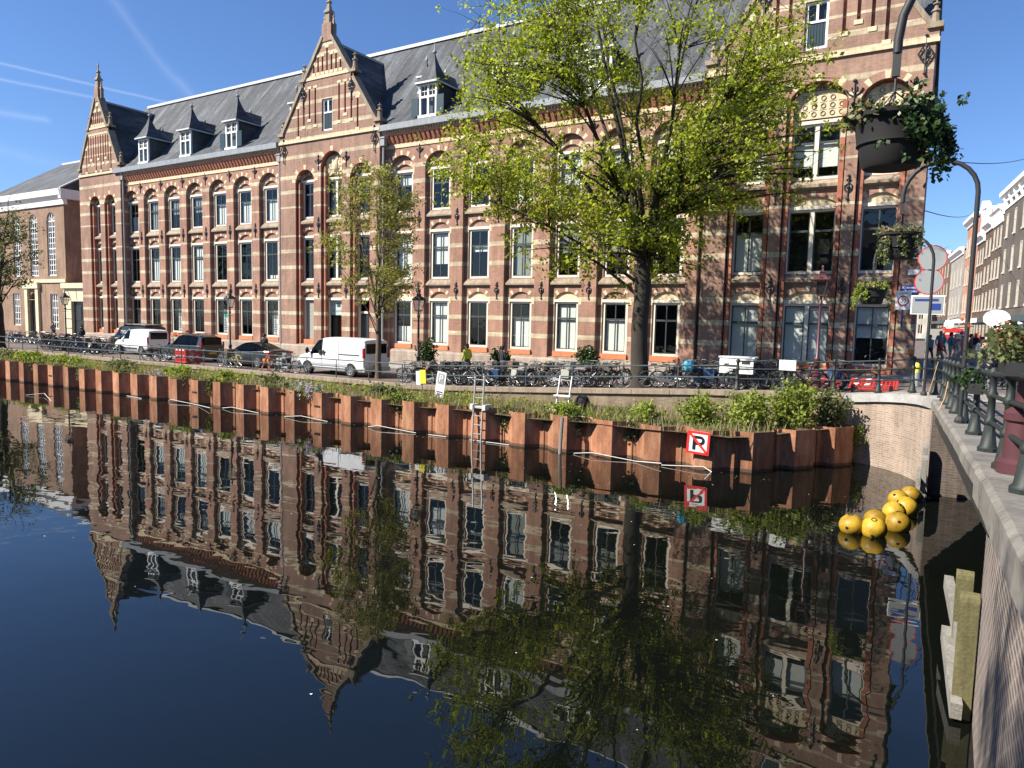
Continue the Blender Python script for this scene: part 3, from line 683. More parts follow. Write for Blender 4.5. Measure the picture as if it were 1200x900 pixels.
# ------------------------------------------------------------------ gables
def gable(xc, sc, y, zb=16.45, tall=True):
    mb = MB(); holes = []; hw_lo, hw_mid = 4.4 * sc, 2.42 * sc
    top = lambda x: (lambda d: 17.05 if d > hw_lo else (17.05 + (hw_lo - d) / (hw_lo - hw_mid) * 3.0 if d > hw_mid else (20.45 + min(1, (2.12 * sc - d) / (2.12 * sc - .42 * sc)) * 2.55 if d < 2.12 * sc else 20.45)))(abs(x - xc))
    e = 4.72 * sc
    sw = .075
    step = .56 * sc
    for k in range(-7, 8):
        x = xc + k * step
        d = abs(x - xc)
        if tall and d < .7: continue
        zt = top(x) - .75 if d > hw_mid else 19.9
        z0 = 16.85 if k % 2 else 17.5
        z0 = z0 if k % 3 else 17.9
        if zt - z0 > .5: holes.append(hole(x - sw, x + sw, z0, zt - .1, .09, y + .2, 1))
    for k in range(-3, 4):
        x = xc + k * .42 * sc
        zt = (22.25, 21.75, 21.75, 21.3)[abs(k)]
        if top(x) - zt > .25: holes.append(hole(x - sw, x + sw, 20.85, zt, .09, y + .2, 1))
    if tall: holes.append(hole(xc - .5, xc + .5, 16.95, 19.05, 0, y + .2, 0))
    plate(mb, xc - e, xc + e, zb, top, holes, y, 0, breaks=[xc + s * d for s in (-1, 1) for d in (hw_lo, hw_mid, 2.12 * sc, .42 * sc, 0)])
    for h in holes:
        if h['b'] - h['a'] < .5: mb.quad((h['a'], y + .2, h['z0']), (h['b'], y + .2, h['z0']), (h['b'], y + .2, h['f']((h['a'] + h['b']) / 2)), (h['a'], y + .2, h['f']((h['a'] + h['b']) / 2)), 0)
    # red brick shaft strips beside the slots, and cream heads over them
    for h in holes:
        if h['b'] - h['a'] < .5:
            zt = h['f']((h['a'] + h['b']) / 2); mb.box(h['a'] - .10, h['b'] + .10, y - .02, y + .02, zt + .005, zt + .16, 2)
            mb.box(h['a'] - .10, h['b'] + .10, y - .035, y + .02, h['z0'] - .2, h['z0'] - .005, 2)
    # back face and sides
    plate(mb, xc - e, xc + e, zb, top, [], y + .45, 0, breaks=[xc + s * d for s in (-1, 1) for d in (hw_lo, hw_mid, 2.12 * sc, .42 * sc, 0)])
    mb.quad((xc - e, y, zb), (xc - e, y + .45, zb), (xc - e, y + .45, 17.05), (xc - e, y, 17.05), 0); mb.quad((xc + e, y, zb), (xc + e, y + .45, zb), (xc + e, y + .45, 17.05), (xc + e, y, 17.05), 0)
    mb.box(xc - e - .04, xc + e + .04, y - .07, y + .05, 16.44, 16.62, 2); mb.box(xc - hw_mid, xc + hw_mid, y - .05, y + .03, 20.50 - .07, 20.62, 2)
    gb = mb.build('gable', [M['brick_gable'], M['brick_red'], M['stone']], BL)
    cp = MB()
    for s in (-1, 1):
        cp.bar((xc + s * (hw_lo + .05), y + .2, 17.1), (xc + s * hw_mid, y + .2, 20.12), .62, .2); cp.bar((xc + s * 2.16 * sc, y + .2, 20.5), (xc + s * .38 * sc, y + .2, 23.1), .62, .2)
        cp.box(xc + s * 4.56 * sc - .3, xc + s * 4.56 * sc + .3, y - .12, y + .55, 17.0, 17.22); cp.box(xc + s * 2.38 * sc - .28, xc + s * 2.38 * sc + .28, y - .1, y + .52, 20.42, 20.6)
    cp.build('coping', M['stone_dirty'], gb)
    def pinn(x, z, h, r=.16):
        c = (x, y + .2, z); MB().lathe(c, [(r * 1.25, 0), (r * 1.25, h * .12), (r, h * .14), (r * .85, h * .5), (r * 1.2, h * .52), (r * 1.2, h * .57), (r * .6, h * .62), (r * .42, h * .76), (r * .9, h * .82), (r * .9, h * .86), (r * .25, h * .9), (.015, h)], 8).build('pinnacle', M['stone_dirty'], gb)
    for s in (-1, 1): pinn(xc + s * 4.55 * sc, 17.2, 1.0); pinn(xc + s * 2.38 * sc, 20.6, 1.15)
    pn = MB()
    pn.box(xc - .42 * sc, xc + .42 * sc, y - .06, y + .46, 22.75, 23.9, 1)
    for s in (-1, 1): pn.lathe((xc + s * .42, y + .2, 23.0), [(.16, 0), (.16, .75), (.2, .78), (.1, .95), (.05, 1.25), (.09, 1.32), (.01, 1.55)], 4, 0, pi / 4)
    pn.lathe((xc, y + .2, 23.85), [(.36, 0), (.36, .1), (.27, .14), (.25, .7), (.36, .74), (.36, .84), (.2, 1.0), (.12, 1.35), (.2, 1.42), (.2, 1.5), (.06, 1.6), (.05, 1.9), (.09, 1.95), (.01, 2.3)], 4, 0, pi / 4)
    pn.build('pinnacle', [M['stone_dirty'], M['brick_plain']], gb)
    if tall:
        wf = MB(); a, b = xc - .48, xc + .48; yy = y + .1
        wf.box(a, a + .1, yy, yy + .1, 16.97, 19.03); wf.box(b - .1, b, yy, yy + .1, 16.97, 19.03); wf.box(a + .1, b - .1, yy, yy + .1, 18.93, 19.03); wf.box(a + .1, b - .1, yy, yy + .1, 16.97, 17.08)
        wf.box(a + .1, b - .1, yy - .01, yy + .09, 18.12, 18.22); wf.box(xc - .05, xc + .05, yy, yy + .09, 18.22, 18.93); wf.box(a + .1, b - .1, yy + .03, yy + .07, 17.08, 18.12, 1)
        for i in range(1, 6): wf.box(a + .1 + i * .127 - .006, a + .1 + i * .127 + .006, yy + .018, yy + .03, 17.08, 18.12, 2)
        wd = wf.build('window', [M['white'], M['greenpaint'], M['dark']], BL)
        MB().quad((a + .1, yy + .05, 18.22), (b - .1, yy + .05, 18.22), (b - .1, yy + .05, 18.93), (a + .1, yy + .05, 18.93)).build('pane', M['glass'], wd, fixn=False)
        dark.quad((a, yy + .2, 16.97), (b, yy + .2, 16.97), (b, yy + .2, 19.03), (a, yy + .2, 19.03))
    # cross roof behind
    r = MB(); zr = 22.85; e2 = 4.5 * sc; y0 = y + .45
    for s in (-1, 1):
        r.quad((xc, y0, zr), (xc, 41.4, zr), (xc + s * e2, 41.4, 16.75), (xc + s * e2, y0, 16.75))
    r.bar((xc, y0, zr + .02), (xc, 41.3, zr + .02), .22, .16, 1)
    r.build('cross_roof', [M['slate_dark'], M['lead']], BL, fixn=False)
gable(-36.85, 1.0, YC - .03); gable(-6.13, 1.02, YR - .03); gable(-65.35, .70, YL - .03, tall=False)

# ------------------------------------------------------------------ main roof
RY, RZ = 41.5, 24.0
r = MB()
prof = [(YP - .48, 16.70), (36.6, 17.75), (37.6, 19.0), (RY, RZ)]
for (a, b) in zip(prof, prof[1:]): r.quad((-68.4, a[0], a[1]), (-1.6, a[0], a[1]), (-1.6, b[0], b[1]), (-68.4, b[0], b[1]))
r.quad((-68.4, RY, RZ), (-1.6, RY, RZ), (-1.6, 47.3, 16.7), (-68.4, 47.3, 16.7))
r.build('roof', M['slate'], BL, fixn=False)
r = MB(); r.bar((-67.6, RY, RZ + .06), (-1.8, RY, RZ + .06), .36, .22); r.bar((-31.95, 35.7, 16.8), (-36.9, 41.3, 22.9), .16, .08) if False else None
r.build('ridge_capping', M['leadlight'], BL)
e = MB(); e.add([(-68.4, 36, 16.7), (-68.4, 47.3, 16.7), (-68.4, 41.5, 23.9)], [(0, 1, 2)]); e.quad((-68.4, 36, 1.2), (-68.4, 47.3, 1.2), (-68.4, 47.3, 16.7), (-68.4, 36, 16.7))
e.quad((-1.44, 35.8, 1.2), (-3.6, 47.3, 1.2), (-3.6, 47.3, 16.7), (-1.44, 35.8, 16.7)); e.add([(-1.6, 36, 16.7), (-3.6, 47.3, 16.7), (-2.5, 41.5, 23.9)], [(0, 1, 2)])
e.quad((-68.4, 47.3, 1.2), (-3.6, 47.3, 1.2), (-3.6, 47.3, 16.7), (-68.4, 47.3, 16.7))
e.build('end_wall', M['brick_plain'], BL, fixn=False)

def roof_y(z): 
    for (a, b) in zip(prof, prof[1:]):
        if a[1] <= z <= b[1]: return a[0] + (b[0] - a[0]) * (z - a[1]) / (b[1] - a[1])
    return RY
def dormer(xc, big=True, shutters=False, z0=None):
    s = .88 if big else .48
    z0 = z0 or (16.95 if big else 19.3); yf = roof_y(z0) + (-.02 if big else .0); wv = .76 * s; h = (2.0 if big else .98); zt = z0 + h
    zr = zt + 1.55 * s; yb = roof_y(min(zt + .2, 23.5)) + .25; yrb = roof_y(min(zr, 23.5)) + .2
    b = MB()
    b.prismx([(yf + .06, z0), (yf + .06, zt), (yb, zt)], xc - wv, xc - wv + .05); b.prismx([(yf + .06, z0), (yf + .06, zt), (yb, zt)], xc + wv - .05, xc + wv)
    b.quad((xc - wv, yf + .3, z0), (xc + wv, yf + .3, z0), (xc + wv, yf + .3, zt), (xc - wv, yf + .3, zt))
    d = b.build('dormer', M['slate_dark'], BL)
    f = MB(); fr = .10 * (s + .2)
    f.box(xc - wv - .02, xc - wv + fr, yf - .04, yf + .1, z0, zt); f.box(xc + wv - fr, xc + wv + .02, yf - .04, yf + .1, z0, zt); f.box(xc - wv + fr, xc + wv - fr, yf - .04, yf + .1, zt - fr * 1.6, zt); f.box(xc - wv - .05, xc + wv + .05, yf - .12, yf + .1, z0 - .1, z0 + .06)
    if big:
        f.box(xc - .06, xc + .06, yf - .03, yf + .09, z0 + .06, zt - fr); f.box(xc - wv + fr, xc + wv - fr, yf - .035, yf + .09, z0 + 1.1, z0 + 1.22)
        for sx in (-1, 1):
            xm = xc + sx * (wv - fr + .06) / 2; f.box(xm - .015, xm + .015, yf + .02, yf + .05, z0 + 1.22, zt - .1); f.box(xc + min(0, sx * (wv - fr)), xc + max(0, sx * (wv - fr)), yf + .022, yf + .048, z0 + 1.5, z0 + 1.53)
    w_ = f.build('window', M['white'], d)
    if not big or not shutters: pass
    p = MB(); p.quad((xc - wv + .05, yf + .05, z0), (xc + wv - .05, yf + .05, z0), (xc + wv - .05, yf + .05, zt - .05), (xc - wv + .05, yf + .05, zt - .05)); p.build('pane', M['glass'], d, fixn=False)
    if big:
        q_ = MB()
        if shutters:
            for sx in (-1, 1): MB().box(xc + sx * (wv + .32) - .28, xc + sx * (wv + .32) + .28, yf - .1, yf - .05, z0 + .05, z0 + 1.15).build('shutter', M['greenpaint'], d)
        else:
            q_.box(xc - wv + .14, xc + wv - .14, yf + .055, yf + .06, z0 + .08, z0 + 1.1)
        if q_.v: q_.build('shutter', M['greenpaint'], d)
    rf = MB(); o = .16 * s + .04; a = wv + o; yf2 = yf - o - .08; zl = zt + .02; fy = lambda t: yf2
    # concave witch's-hat spire over the front, and a lower ridge roof running back
    yc_ = yf2 + a; q4 = pi / 4; r2 = sqrt(2)
    rf.lathe((xc, yc_, zl), [(a * r2, 0), (a * .70 * r2, .42 * s), (a * .46 * r2, .92 * s), (a * .27 * r2, 1.35 * s), (a * .12 * r2, 1.8 * s), (.03, 2.2 * s)], 4, 0, q4)
    rf.lathe((xc, yc_, zl + 2.1 * s), [(.05, 0), (.12 * s + .03, .08), (.12 * s + .03, .17), (.045, .24), (.02, .55 * s + .1), (.01, .8 * s + .1)], 6, 1)
    zr2 = zl + 1.12 * s; yrb = roof_y(min(zr2, 23.5)) + .3
    for sx in (-1, 1): rf.quad((xc + sx * a, yc_ - .1, zl), (xc + sx * a, yb + .15, zl), (xc, yrb, zr2), (xc, yc_ - .1, zr2))
    rf.lathe((xc, min(yrb - .25, yc_ + 1.3 * s), zr2), [(.05, 0), (.09, .1), (.02, .3)], 6, 1)
    rf.quad((xc - a, yf2, zl), (xc + a, yf2, zl), (xc + a, yb, zl - .03), (xc - a, yb, zl - .03))
    rf.box(xc - a, xc + a, fy(0) - .02, fy(0) + .06, zl - .1, zl + .005, 2)
    for sx in (-1, 1): rf.bar((xc + sx * a, yf2, zl - .05), (xc + sx * a, yb, zl - .05), .05, .1, 2)
    rf.build('dormer_roof', [M['slate'], M['lead'], M['leadlight']], d, fixn=False)
for x, sh in ((-58.85, False), (-53.05, False), (-47.35, True), (-28.5, True), (-22.7, True), (-16.9, False)): dormer(x, True, sh)
for x in (-43.1, -30.7, -24.9, -19.1): dormer(x, False)

# ------------------------------------------------------------------ ironwork and pipes
an = MB()
an.tube([(0, 0, -.42), (0, 0, .42)], .028, 5); an.sphere((0, 0, .46), .06, 6, 4); an.sphere((0, 0, -.46), .06, 6, 4); an.sphere((0, 0, 0), .07, 6, 4)
for s in (-1, 1):
    an.tube([(0, 0, -.22), (s * .13, 0, -.1), (s * .14, 0, .08), (0, 0, .2)], .022, 5); an.tube([(0, 0, .2), (s * .09, 0, .3), (s * .02, 0, .38)], .02, 5)
fl = MB(); fl.tube([(0, 0, -.55), (0, 0, .45)], .03, 5); fl.sphere((0, 0, .52), .08, 6, 4)
for s in (-1, 1): fl.tube([(0, 0, -.1), (s * .2, 0, .02), (s * .32, 0, .2)], [.03, .03, .045], 5); fl.tube([(0, 0, .02), (s * .1, 0, .14), (s * .1, 0, .28)], .025, 5)
pr0 = [x for x in [(a + b) / 2 for X in (LX, RX) for a, b in zip(X, X[1:])]]
src = {}
for nm, mbb in (('a', an), ('f', fl)):
    src[nm] = None
ox, oy, oz = ORI[BL.name]
def anchor(k, x, y, z, sc=1.0):
    T = Matrix.Translation((x - ox, y - oy, z - oz)) @ Matrix.Scale(sc, 4)
    if src[k] is None:
        mbb = an if k == 'a' else fl
        o = mbb.build('wall_anchor', M['iron']); o.parent = BL; o.location = (0, 0, 0); o.matrix_local = T; src[k] = o
    else: share('wall_anchor', src[k], BL, T)
for x in pr0:
    anchor('a', x, YP - .03, 6.25); anchor('a', x, YP - .03, 10.75); anchor('f', x, YP - .03, 14.95, .8)
for x in (-37.75, -35.15, -38.0 + .2): pass
for x in (-37.72, -35.1): anchor('a', x, YC - .03, 6.25); anchor('a', x, YC - .03, 10.75); anchor('f', x, YC - .03, 14.9, .9)
for x in (-7.5, -4.4): anchor('a', x, YR - .03, 6.25, 1.1); anchor('a', x, YR - .03, 10.75, 1.1); anchor('f', x, YR - .03, 14.75, 1.1)
# big diamond rosettes on the gable shoulders
for (xc, sc, y) in ((-36.85, 1, YC), (-6.13, 1.02, YR)):
    for s in (-1, 1):
        for (dx, z, k) in ((4.28 * sc, 16.0, 1.0), (2.25 * sc, 19.55, .95)):
            mb = MB(); x = xc + s * dx; yy = y - .08
            mb.tube([(x, yy, z - .75), (x, yy, z + .7)], .03, 5); mb.sphere((x, yy, z + .74), .07, 6, 4); mb.sphere((x, yy, z - .8), .06, 6, 4)
            for t in range(4): 
                mb.tube([(x + .30 * cos(t * pi / 2) * .9, yy, z + .42 * sin(t * pi / 2)), (x + .22 * cos(t * pi / 2 + pi / 4), yy, z + .30 * sin(t * pi / 2 + pi / 4)), (x + .30 * .9 * cos(t * pi / 2 + pi / 2), yy, z + .42 * sin(t * pi / 2 + pi / 2))], .03, 5)
            for ss in (-1, 1):
                mb.tube([(x + ss * .14 + .10 * cos(t), yy, z + .13 * sin(t)) for t in [i * pi / 4 for i in range(8)]], .025, 5, 0, True); mb.tube([(x + .10 * cos(t), yy, z + ss * .24 + .09 * sin(t)) for t in [i * pi / 4 for i in range(8)]], .022, 5, 0, True)
            mb.build('wall_anchor', M['iron'], BL)
def pipe(x, y, z0=1.5, z1=16.3):
    mb = MB(); mb.tube([(x, y, z0), (x, y, z1)], .065, 8); mb.box(x - .17, x + .17, y - .14, y + .14, z1 - .55, z1 - .1); mb.box(x - .22, x + .22, y - .18, y + .16, z1 - .1, z1)
    z = z0 + 1.0
    while z < z1 - 1: mb.lathe((x, y, z), [(.085, 0), (.085, .06)], 8); z += 2.1
    mb.build('downpipe', M['iron'] if x > -30 else M['lead'], BL)
pipe(-41.75, YC + .1, z1=15.9); pipe(-31.95, YC + .15, z1=16.0); pipe(-11.05, YR + .2, z1=14.6); pipe(-61.95, YL + .15)
# entrance plates on the corner
stone.build('stonework', SM, BL); walls.build('wall', WM, BL, fixn=False); dark.build('interior', M['dark'], BL, fixn=False)
# ------------------------------------------------------------------ church-like hall at the left
CH = thing('meeting_hall', 'tan brick hall with tall round-arched white windows and white cornice, left of the gabled building', 'hall', (-82, 38, 1.4))
M['tanbrick'] = brick('tan_brick', (.30, .185, .12), (.235, .14, .095), (.24, .185, .14)); M['creamstone'] = pm('cream_ashlar', (.60, .52, .35), .8, ns=2, amt=.25)
w_ = MB(); hs = []
yc = 38.0; xe = -77.0
for xc in (-87.0, -83.35, -79.7): hs.append(hole(xc - .85, xc + .85, 7.9, 13.5, .85, yc + .2, 0))
for xc in (-88.0, -81.7 + .25): pass
hs2 = [hole(-84.6 - .0, -83.4, 2.3, 5.0, .0, yc + .2, 0)]
gw = [(-87.6, 2.6, 6.1), (-79.5, 2.4, 6.05)]
for (xc, z0, z1) in gw: hs.append(hole(xc - .8, xc + .8, z0, z1, 0, yc + .2, 0))
hs.append(hole(-84.6, -83.0, 1.2, 5.4, .75, yc + .35, 0))
plate(w_, -93, xe, 1.0, 16.0, hs, yc, 0); w_.quad((xe, yc, 1), (xe, yc + 16, 1), (xe, yc + 16, 16), (xe, yc, 16), 1)
w_.build('wall', [M['tanbrick'], M['brick_plain']], CH, fixn=False)
c = MB(); c.prismx([(yc + .2, 15.0), (yc - .15, 15.0), (yc - .2, 15.5), (yc - .55, 15.9), (yc - .6, 16.5), (yc + .2, 16.5)], -93, xe + .3)
c.box(xe + .0, xe + .45, yc - .5, yc + 16, 15.55, 16.5); c.build('cornice', M['white'], CH)
c = MB(); zt = 21.9
c.add([(-93, yc - .5, 16.5), (xe + .3, yc - .5, 16.5), (xe + .3, yc + 8, zt), (-93, yc + 8, zt), (xe + .3, yc + 16, 16.5), (-93, yc + 16, 16.5)], [(0, 1, 2, 3), (3, 2, 4, 5), (1, 4, 2)])
c.bar((-93, yc + 8, zt), (xe + .3, yc + 8, zt), .3, .2, 1); c.bar((xe + .32, yc - .5, 16.55), (xe + .32, yc + 8, zt + .05), .35, .12, 1)
c.build('roof', [M['slate_dark'], M['leadlight']], CH, fixn=False)
def grid_window(xc, hw, z0, z1, arch, y, nx, nz, parent, mat='white'):
    f = MB(); t = .12; fn = arch_fn(xc - hw, xc + hw, z1, arch)
    f.box(xc - hw, xc - hw + t, y, y + .1, z0, z1); f.box(xc + hw - t, xc + hw, y, y + .1, z0, z1); f.box(xc - hw + t, xc + hw - t, y, y + .1, z0, z0 + t)
    if arch:
        f.tube([(xc + (hw - .06) * cos(pi * i / 10), y + .05, z1 + arch * sin(pi * i / 10) * .95) for i in range(11)], .07, 6)
    else: f.box(xc - hw + t, xc + hw - t, y, y + .1, z1 - t, z1)
    for i in range(1, nx):
        x = xc - hw + 2 * hw * i / nx; f.box(x - .03 - .02 * (i * 2 == nx), x + .03 + .02 * (i * 2 == nx), y + .02, y + .08, z0 + t, fn(x) - .05)
    for j in range(1, nz):
        z = z0 + (z1 - z0) * j / nz; f.box(xc - hw + t, xc + hw - t, y + .025, y + .075, z - .03 - .03 * (j * 2 == nz), z + .03 + .03 * (j * 2 == nz))
    if arch: f.box(xc - hw + t, xc + hw - t, y + .02, y + .08, z1 - .06, z1 + .06); [f.bar((xc, y + .05, z1), (xc + .8 * hw * cos(a), y + .05, z1 + .8 * arch * sin(a)), .05, .05) for a in (pi / 4, 3 * pi / 4)]
    wd = f.build('window', M[mat], parent)
    g = MB(); plate(g, xc - hw + .03, xc + hw - .03, z0 + .03, (lambda x: fn(x) - .02), [], y + .06, 0, breaks=[xc - hw + 2 * hw * i / 8 for i in range(9)]); g.build('pane', M['glass'], wd, fixn=False)
    d = MB(); plate(d, xc - hw, xc + hw, z0, fn, [], y + .4, 0, breaks=[xc - hw + 2 * hw * i / 8 for i in range(9)]); d.build('dark_room', M['dark'], wd, fixn=False)
for xc in (-87.0, -83.35, -79.7): grid_window(xc, .84, 7.9, 13.5, .84, yc + .12, 4, 10, CH)
for (xc, z0, z1) in gw: grid_window(xc, .79, z0, z1, 0, yc + .12, 4, 5, CH)
c = MB()
for s in (-1, 1): c.box(-83.8 + s * 1.15 - .3, -83.8 + s * 1.15 + .3, yc - .25, yc, 1.2, 6.6)
c.box(-85.4, -82.2, yc - .35, yc, 6.6, 7.25); arch_blocks(c, -84.62, -82.98, 5.4, .75, .35, yc, 0, 1, proud=.1)
c.box(-85.6, xe, yc - .12, yc, 7.2, 7.55); c.build('portal', M['creamstone'], CH)
c = MB(); c.box(-84.55, -83.05, yc + .2, yc + .28, 1.2, 5.1); c.box(-83.83, -83.77, yc + .17, yc + .2, 1.2, 5.1)
for s in (-1, 1):
    for z in (1.6, 3.5): c.box(-83.8 + s * .38 - .25, -83.8 + s * .38 + .25, yc + .17, yc + .2, z, z + 1.4)
dd = c.build('door', M['door'], CH); MB().box(-84.55, -83.05, yc + .2, yc + .26, 5.1, 6.1).build('fanlight', M['glass'], dd)
# ashlar gate wing between hall and office building
GA = thing('gate_house', 'low cream ashlar gate wing with dark double door, between hall and gabled building', 'gate house', (-73.5, 37.6, 1.4))
c = MB(); plate(c, xe + .02, -69.4, 1.0, 6.6, [hole(-75.6, -72.4, 1.2, 5.3, 0, 38.2, 0)], 37.7, 0)
for j in range(5): c.box(xe + .02, -75.65, 37.64, 37.7, 5.45 - j * .95, 5.45 - j * .95 + .03, 1)
for i in range(7):
    x = -76.6 + i * 1.1; c.bar((x, 37.68, 5.4), (-74 + (x + 74) * 1.5, 37.68, 6.5), .03, .03, 1)
c.box(xe - .05, -69.4, 37.45, 38.3, 6.6, 7.1, 0); c.build('wall', [M['creamstone'], M['stone_dirty']], GA, fixn=False)
c = MB(); c.box(-75.6, -72.4, 38.0, 38.1, 1.2, 5.3); c.box(-74.03, -73.97, 37.96, 38.0, 1.2, 5.0, 1); c.box(-73.2, -72.9, 37.97, 38.0, 2.6, 3.5, 2)
for s in (-1, 1):
    for z in (1.7, 3.4): c.box(-74 + s * .75 - .5, -74 + s * .75 + .5, 37.96, 38.0, z, z + 1.4)
c.build('door', [M['door'], M['dark'], M['signwhite']], GA)
# cream pilastered house at the very edge
EH = thing('cream_house', 'cream plastered house front at the left edge, beside the tan brick hall', 'house', (-96, 37.6, 1.4))
c = MB(); hs = [hole(-95.6, -94.2, 2.4, 5.2, 0, 38, 0), hole(-95.6, -94.2, 7.5, 11, 0, 38, 0), hole(-99, -97.6, 7.5, 11, 0, 38, 0)]
plate(c, -104, -92.6, 1, 14.5, hs, 37.5, 0); c.quad((-92.6, 37.5, 1), (-92.6, 46, 1), (-92.6, 46, 14.5), (-92.6, 37.5, 14.5))
for x in (-93.4, -96.6): c.box(x - .35, x + .35, 37.35, 37.5, 1.2, 14)
c.build('wall', M['creamstone'], EH, fixn=False)
for h in hs: grid_window((h['a'] + h['b']) / 2, .7, h['z0'], h['f'](h['a']), 0, 37.7, 2, 4, EH)
MB().prismx([(37.6, 14.2), (37.0, 14.5), (36.9, 15), (37.6, 15)], -104, -92.4).build('cornice', M['white'], EH)
MB().prismx([(37.0, 15), (42, 18.5), (47, 15)], -104, -92.4).build('roof', M['slate'], EH)

# ------------------------------------------------------------------ street houses beyond the bridge
dirv = Vector((-.0995, .995, 0)); nrm_ = Vector((-.995, -.0995, 0))
def rowpt(y): return Vector((13 - .1 * y, y, 0))
hspec = [  # y0,y1, height, wall colour, cornice, windows per floor, floors, label, gable
    (71, 92, 15.9, (.20, .17, .145), 'cornice', 5, 4, 'near brown-grey street house with heavy white bracketed cornice at the right edge', None),
    (92.2, 98.6, 14.9, (.17, .125, .095), 'cornice', 3, 4, 'grey-brown street house with tall cream windows and carved cornice beside the far neck gable', None),
    (98.8, 104, 14.2, (.19, .125, .09), 'hood', 2, 4, 'brown brick canal house with curved white hood cornice in the far street', 'hood'),
    (104.2, 110.5, 13.4, (.18, .12, .085), 'neck', 3, 4, 'brown brick street house topped by a tall white neck gable', 'neck'),
    (113, 122, 16.8, (.44, .235, .16), 'flat', 4, 4, 'light grey topped street house behind the hoop pole, with a bare orange side wall', None),
    (124, 140, 13.6, (.33, .30, .27), 'flat', 4, 3, 'pale grey narrow street house beyond the orange side wall', None),
    (142, 170, 14.8, (.25, .175, .13), 'flat', 6, 4, 'furthest brown brick house on the right side of the shopping street', None)]
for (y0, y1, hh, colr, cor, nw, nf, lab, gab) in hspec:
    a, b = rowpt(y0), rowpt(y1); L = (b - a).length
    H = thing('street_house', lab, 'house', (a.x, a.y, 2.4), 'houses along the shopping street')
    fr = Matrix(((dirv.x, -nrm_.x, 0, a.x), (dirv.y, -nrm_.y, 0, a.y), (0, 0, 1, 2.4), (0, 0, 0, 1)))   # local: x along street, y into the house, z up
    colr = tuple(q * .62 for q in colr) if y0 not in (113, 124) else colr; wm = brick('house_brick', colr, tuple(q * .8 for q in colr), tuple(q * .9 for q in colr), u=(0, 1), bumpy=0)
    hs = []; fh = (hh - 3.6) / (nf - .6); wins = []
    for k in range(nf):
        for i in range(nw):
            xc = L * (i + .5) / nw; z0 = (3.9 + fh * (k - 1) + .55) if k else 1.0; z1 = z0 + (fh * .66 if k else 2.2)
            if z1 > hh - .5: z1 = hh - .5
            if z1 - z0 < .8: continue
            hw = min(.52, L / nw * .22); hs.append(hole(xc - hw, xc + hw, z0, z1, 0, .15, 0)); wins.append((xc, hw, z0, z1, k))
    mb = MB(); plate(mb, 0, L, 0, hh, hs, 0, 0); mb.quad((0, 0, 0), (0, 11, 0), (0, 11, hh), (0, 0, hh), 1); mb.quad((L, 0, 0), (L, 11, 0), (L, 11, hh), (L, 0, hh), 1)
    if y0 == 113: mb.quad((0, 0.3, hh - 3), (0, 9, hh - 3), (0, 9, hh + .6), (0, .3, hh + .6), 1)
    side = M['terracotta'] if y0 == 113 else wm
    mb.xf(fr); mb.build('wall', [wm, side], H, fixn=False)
    for (xc, hw, z0, z1, k) in wins:
        mb = MB(); t = .085
        mb.box(xc - hw, xc - hw + t, -.03, .12, z0, z1); mb.box(xc + hw - t, xc + hw, -.03, .12, z0, z1); mb.box(xc - hw + t, xc + hw - t, -.03, .12, z1 - t, z1); mb.box(xc - hw - .06, xc + hw + .06, -.1, .12, z0 - .12, z0 + t)
        mb.box(xc - .04, xc + .04, 0, .1, z0 + t, z1 - t); mb.box(xc - hw + t, xc + hw - t, 0, .1, z0 + (z1 - z0) * .55, z0 + (z1 - z0) * .55 + .09)
        mb.box(xc - hw, xc + hw, .35, .36, z0 + (z1 - z0) * .2 * (i % 2), z1, 2 if rnd.random() < .25 and k else 1)
        mb.xf(fr); mb.build('window', [M['cream_dull'], M['dark'], M['blind']], H)
    mb = MB()
    mb.prismx([(0, hh - .5), (-.15, hh - .5), (-.25, hh - .1), (-.6, hh + .15), (-.65, hh + .55), (0, hh + .55)], -.05, L + .05)
    if cor == 'cornice':
        for i in range(8): x = L * (i + .5) / 8; mb.prismx([(0, hh - 1.0), (-.15, hh - 1.0), (-.45, hh - .12), (0, hh - .12)], x - .15, x + .15)
        mb.box(0, L, -.08, 0, hh - 1.25, hh - .98)
    if gab == 'hood':
        mb.prism([(L * .1, hh + .5), (L * .5 - 1.6, hh + .9), (L * .5 - 1.2, hh + 1.7), (L * .5, hh + 2.1), (L * .5 + 1.2, hh + 1.7), (L * .5 + 1.6, hh + .9), (L * .9, hh + .5)], -.5, .3)
    if gab == 'neck':
        mb.box(L * .5 - 1.2, L * .5 + 1.2, -.1, .5, hh + .5, hh + 3.6); mb.prism([(L * .5 - 1.5, hh + 3.6), (L * .5 + 1.5, hh + 3.6), (L * .5 + 1.0, hh + 4.3), (L * .5, hh + 4.7), (L * .5 - 1.0, hh + 4.3)], -.25, .55)
        for s in (-1, 1): mb.prism([(L * .5 + s * 1.2, hh + .5), (L * .5 + s * 2.6, hh + .5), (L * .5 + s * 1.7, hh + 1.3), (L * .5 + s * 1.2, hh + 2.8)], 0, .3)
    mb.xf(fr); mb.build('cornice', M['white'], H)
    mb = MB(); mb.prismx([(0, hh + .3), (5.5, hh + (3.2 if cor != 'flat' else .9)), (11, hh + .3)], 0, L); mb.xf(fr); mb.build('roof', M['slate'], H)
    mb = MB(); mb.box(0, L, -.25, -.02, 3.0, 3.55, 0); mb.box(L * .08, L * .92, .02, .06, .3, 2.8, 1); mb.xf(fr)
    mb.build('shop_front', [rnd.choice([M['white'], M['greenpaint'], M['creamstone']]), M['dark']], H)
    if y0 in (92.2, 104.2): mb = MB(); mb.box(L * .5 - .15, L * .5 + .15, -1.1, .2, hh + (.6 if not gab else 3.2), hh + (.85 if not gab else 3.45)); mb.xf(fr); mb.build('hoist_beam', M['white'], H)
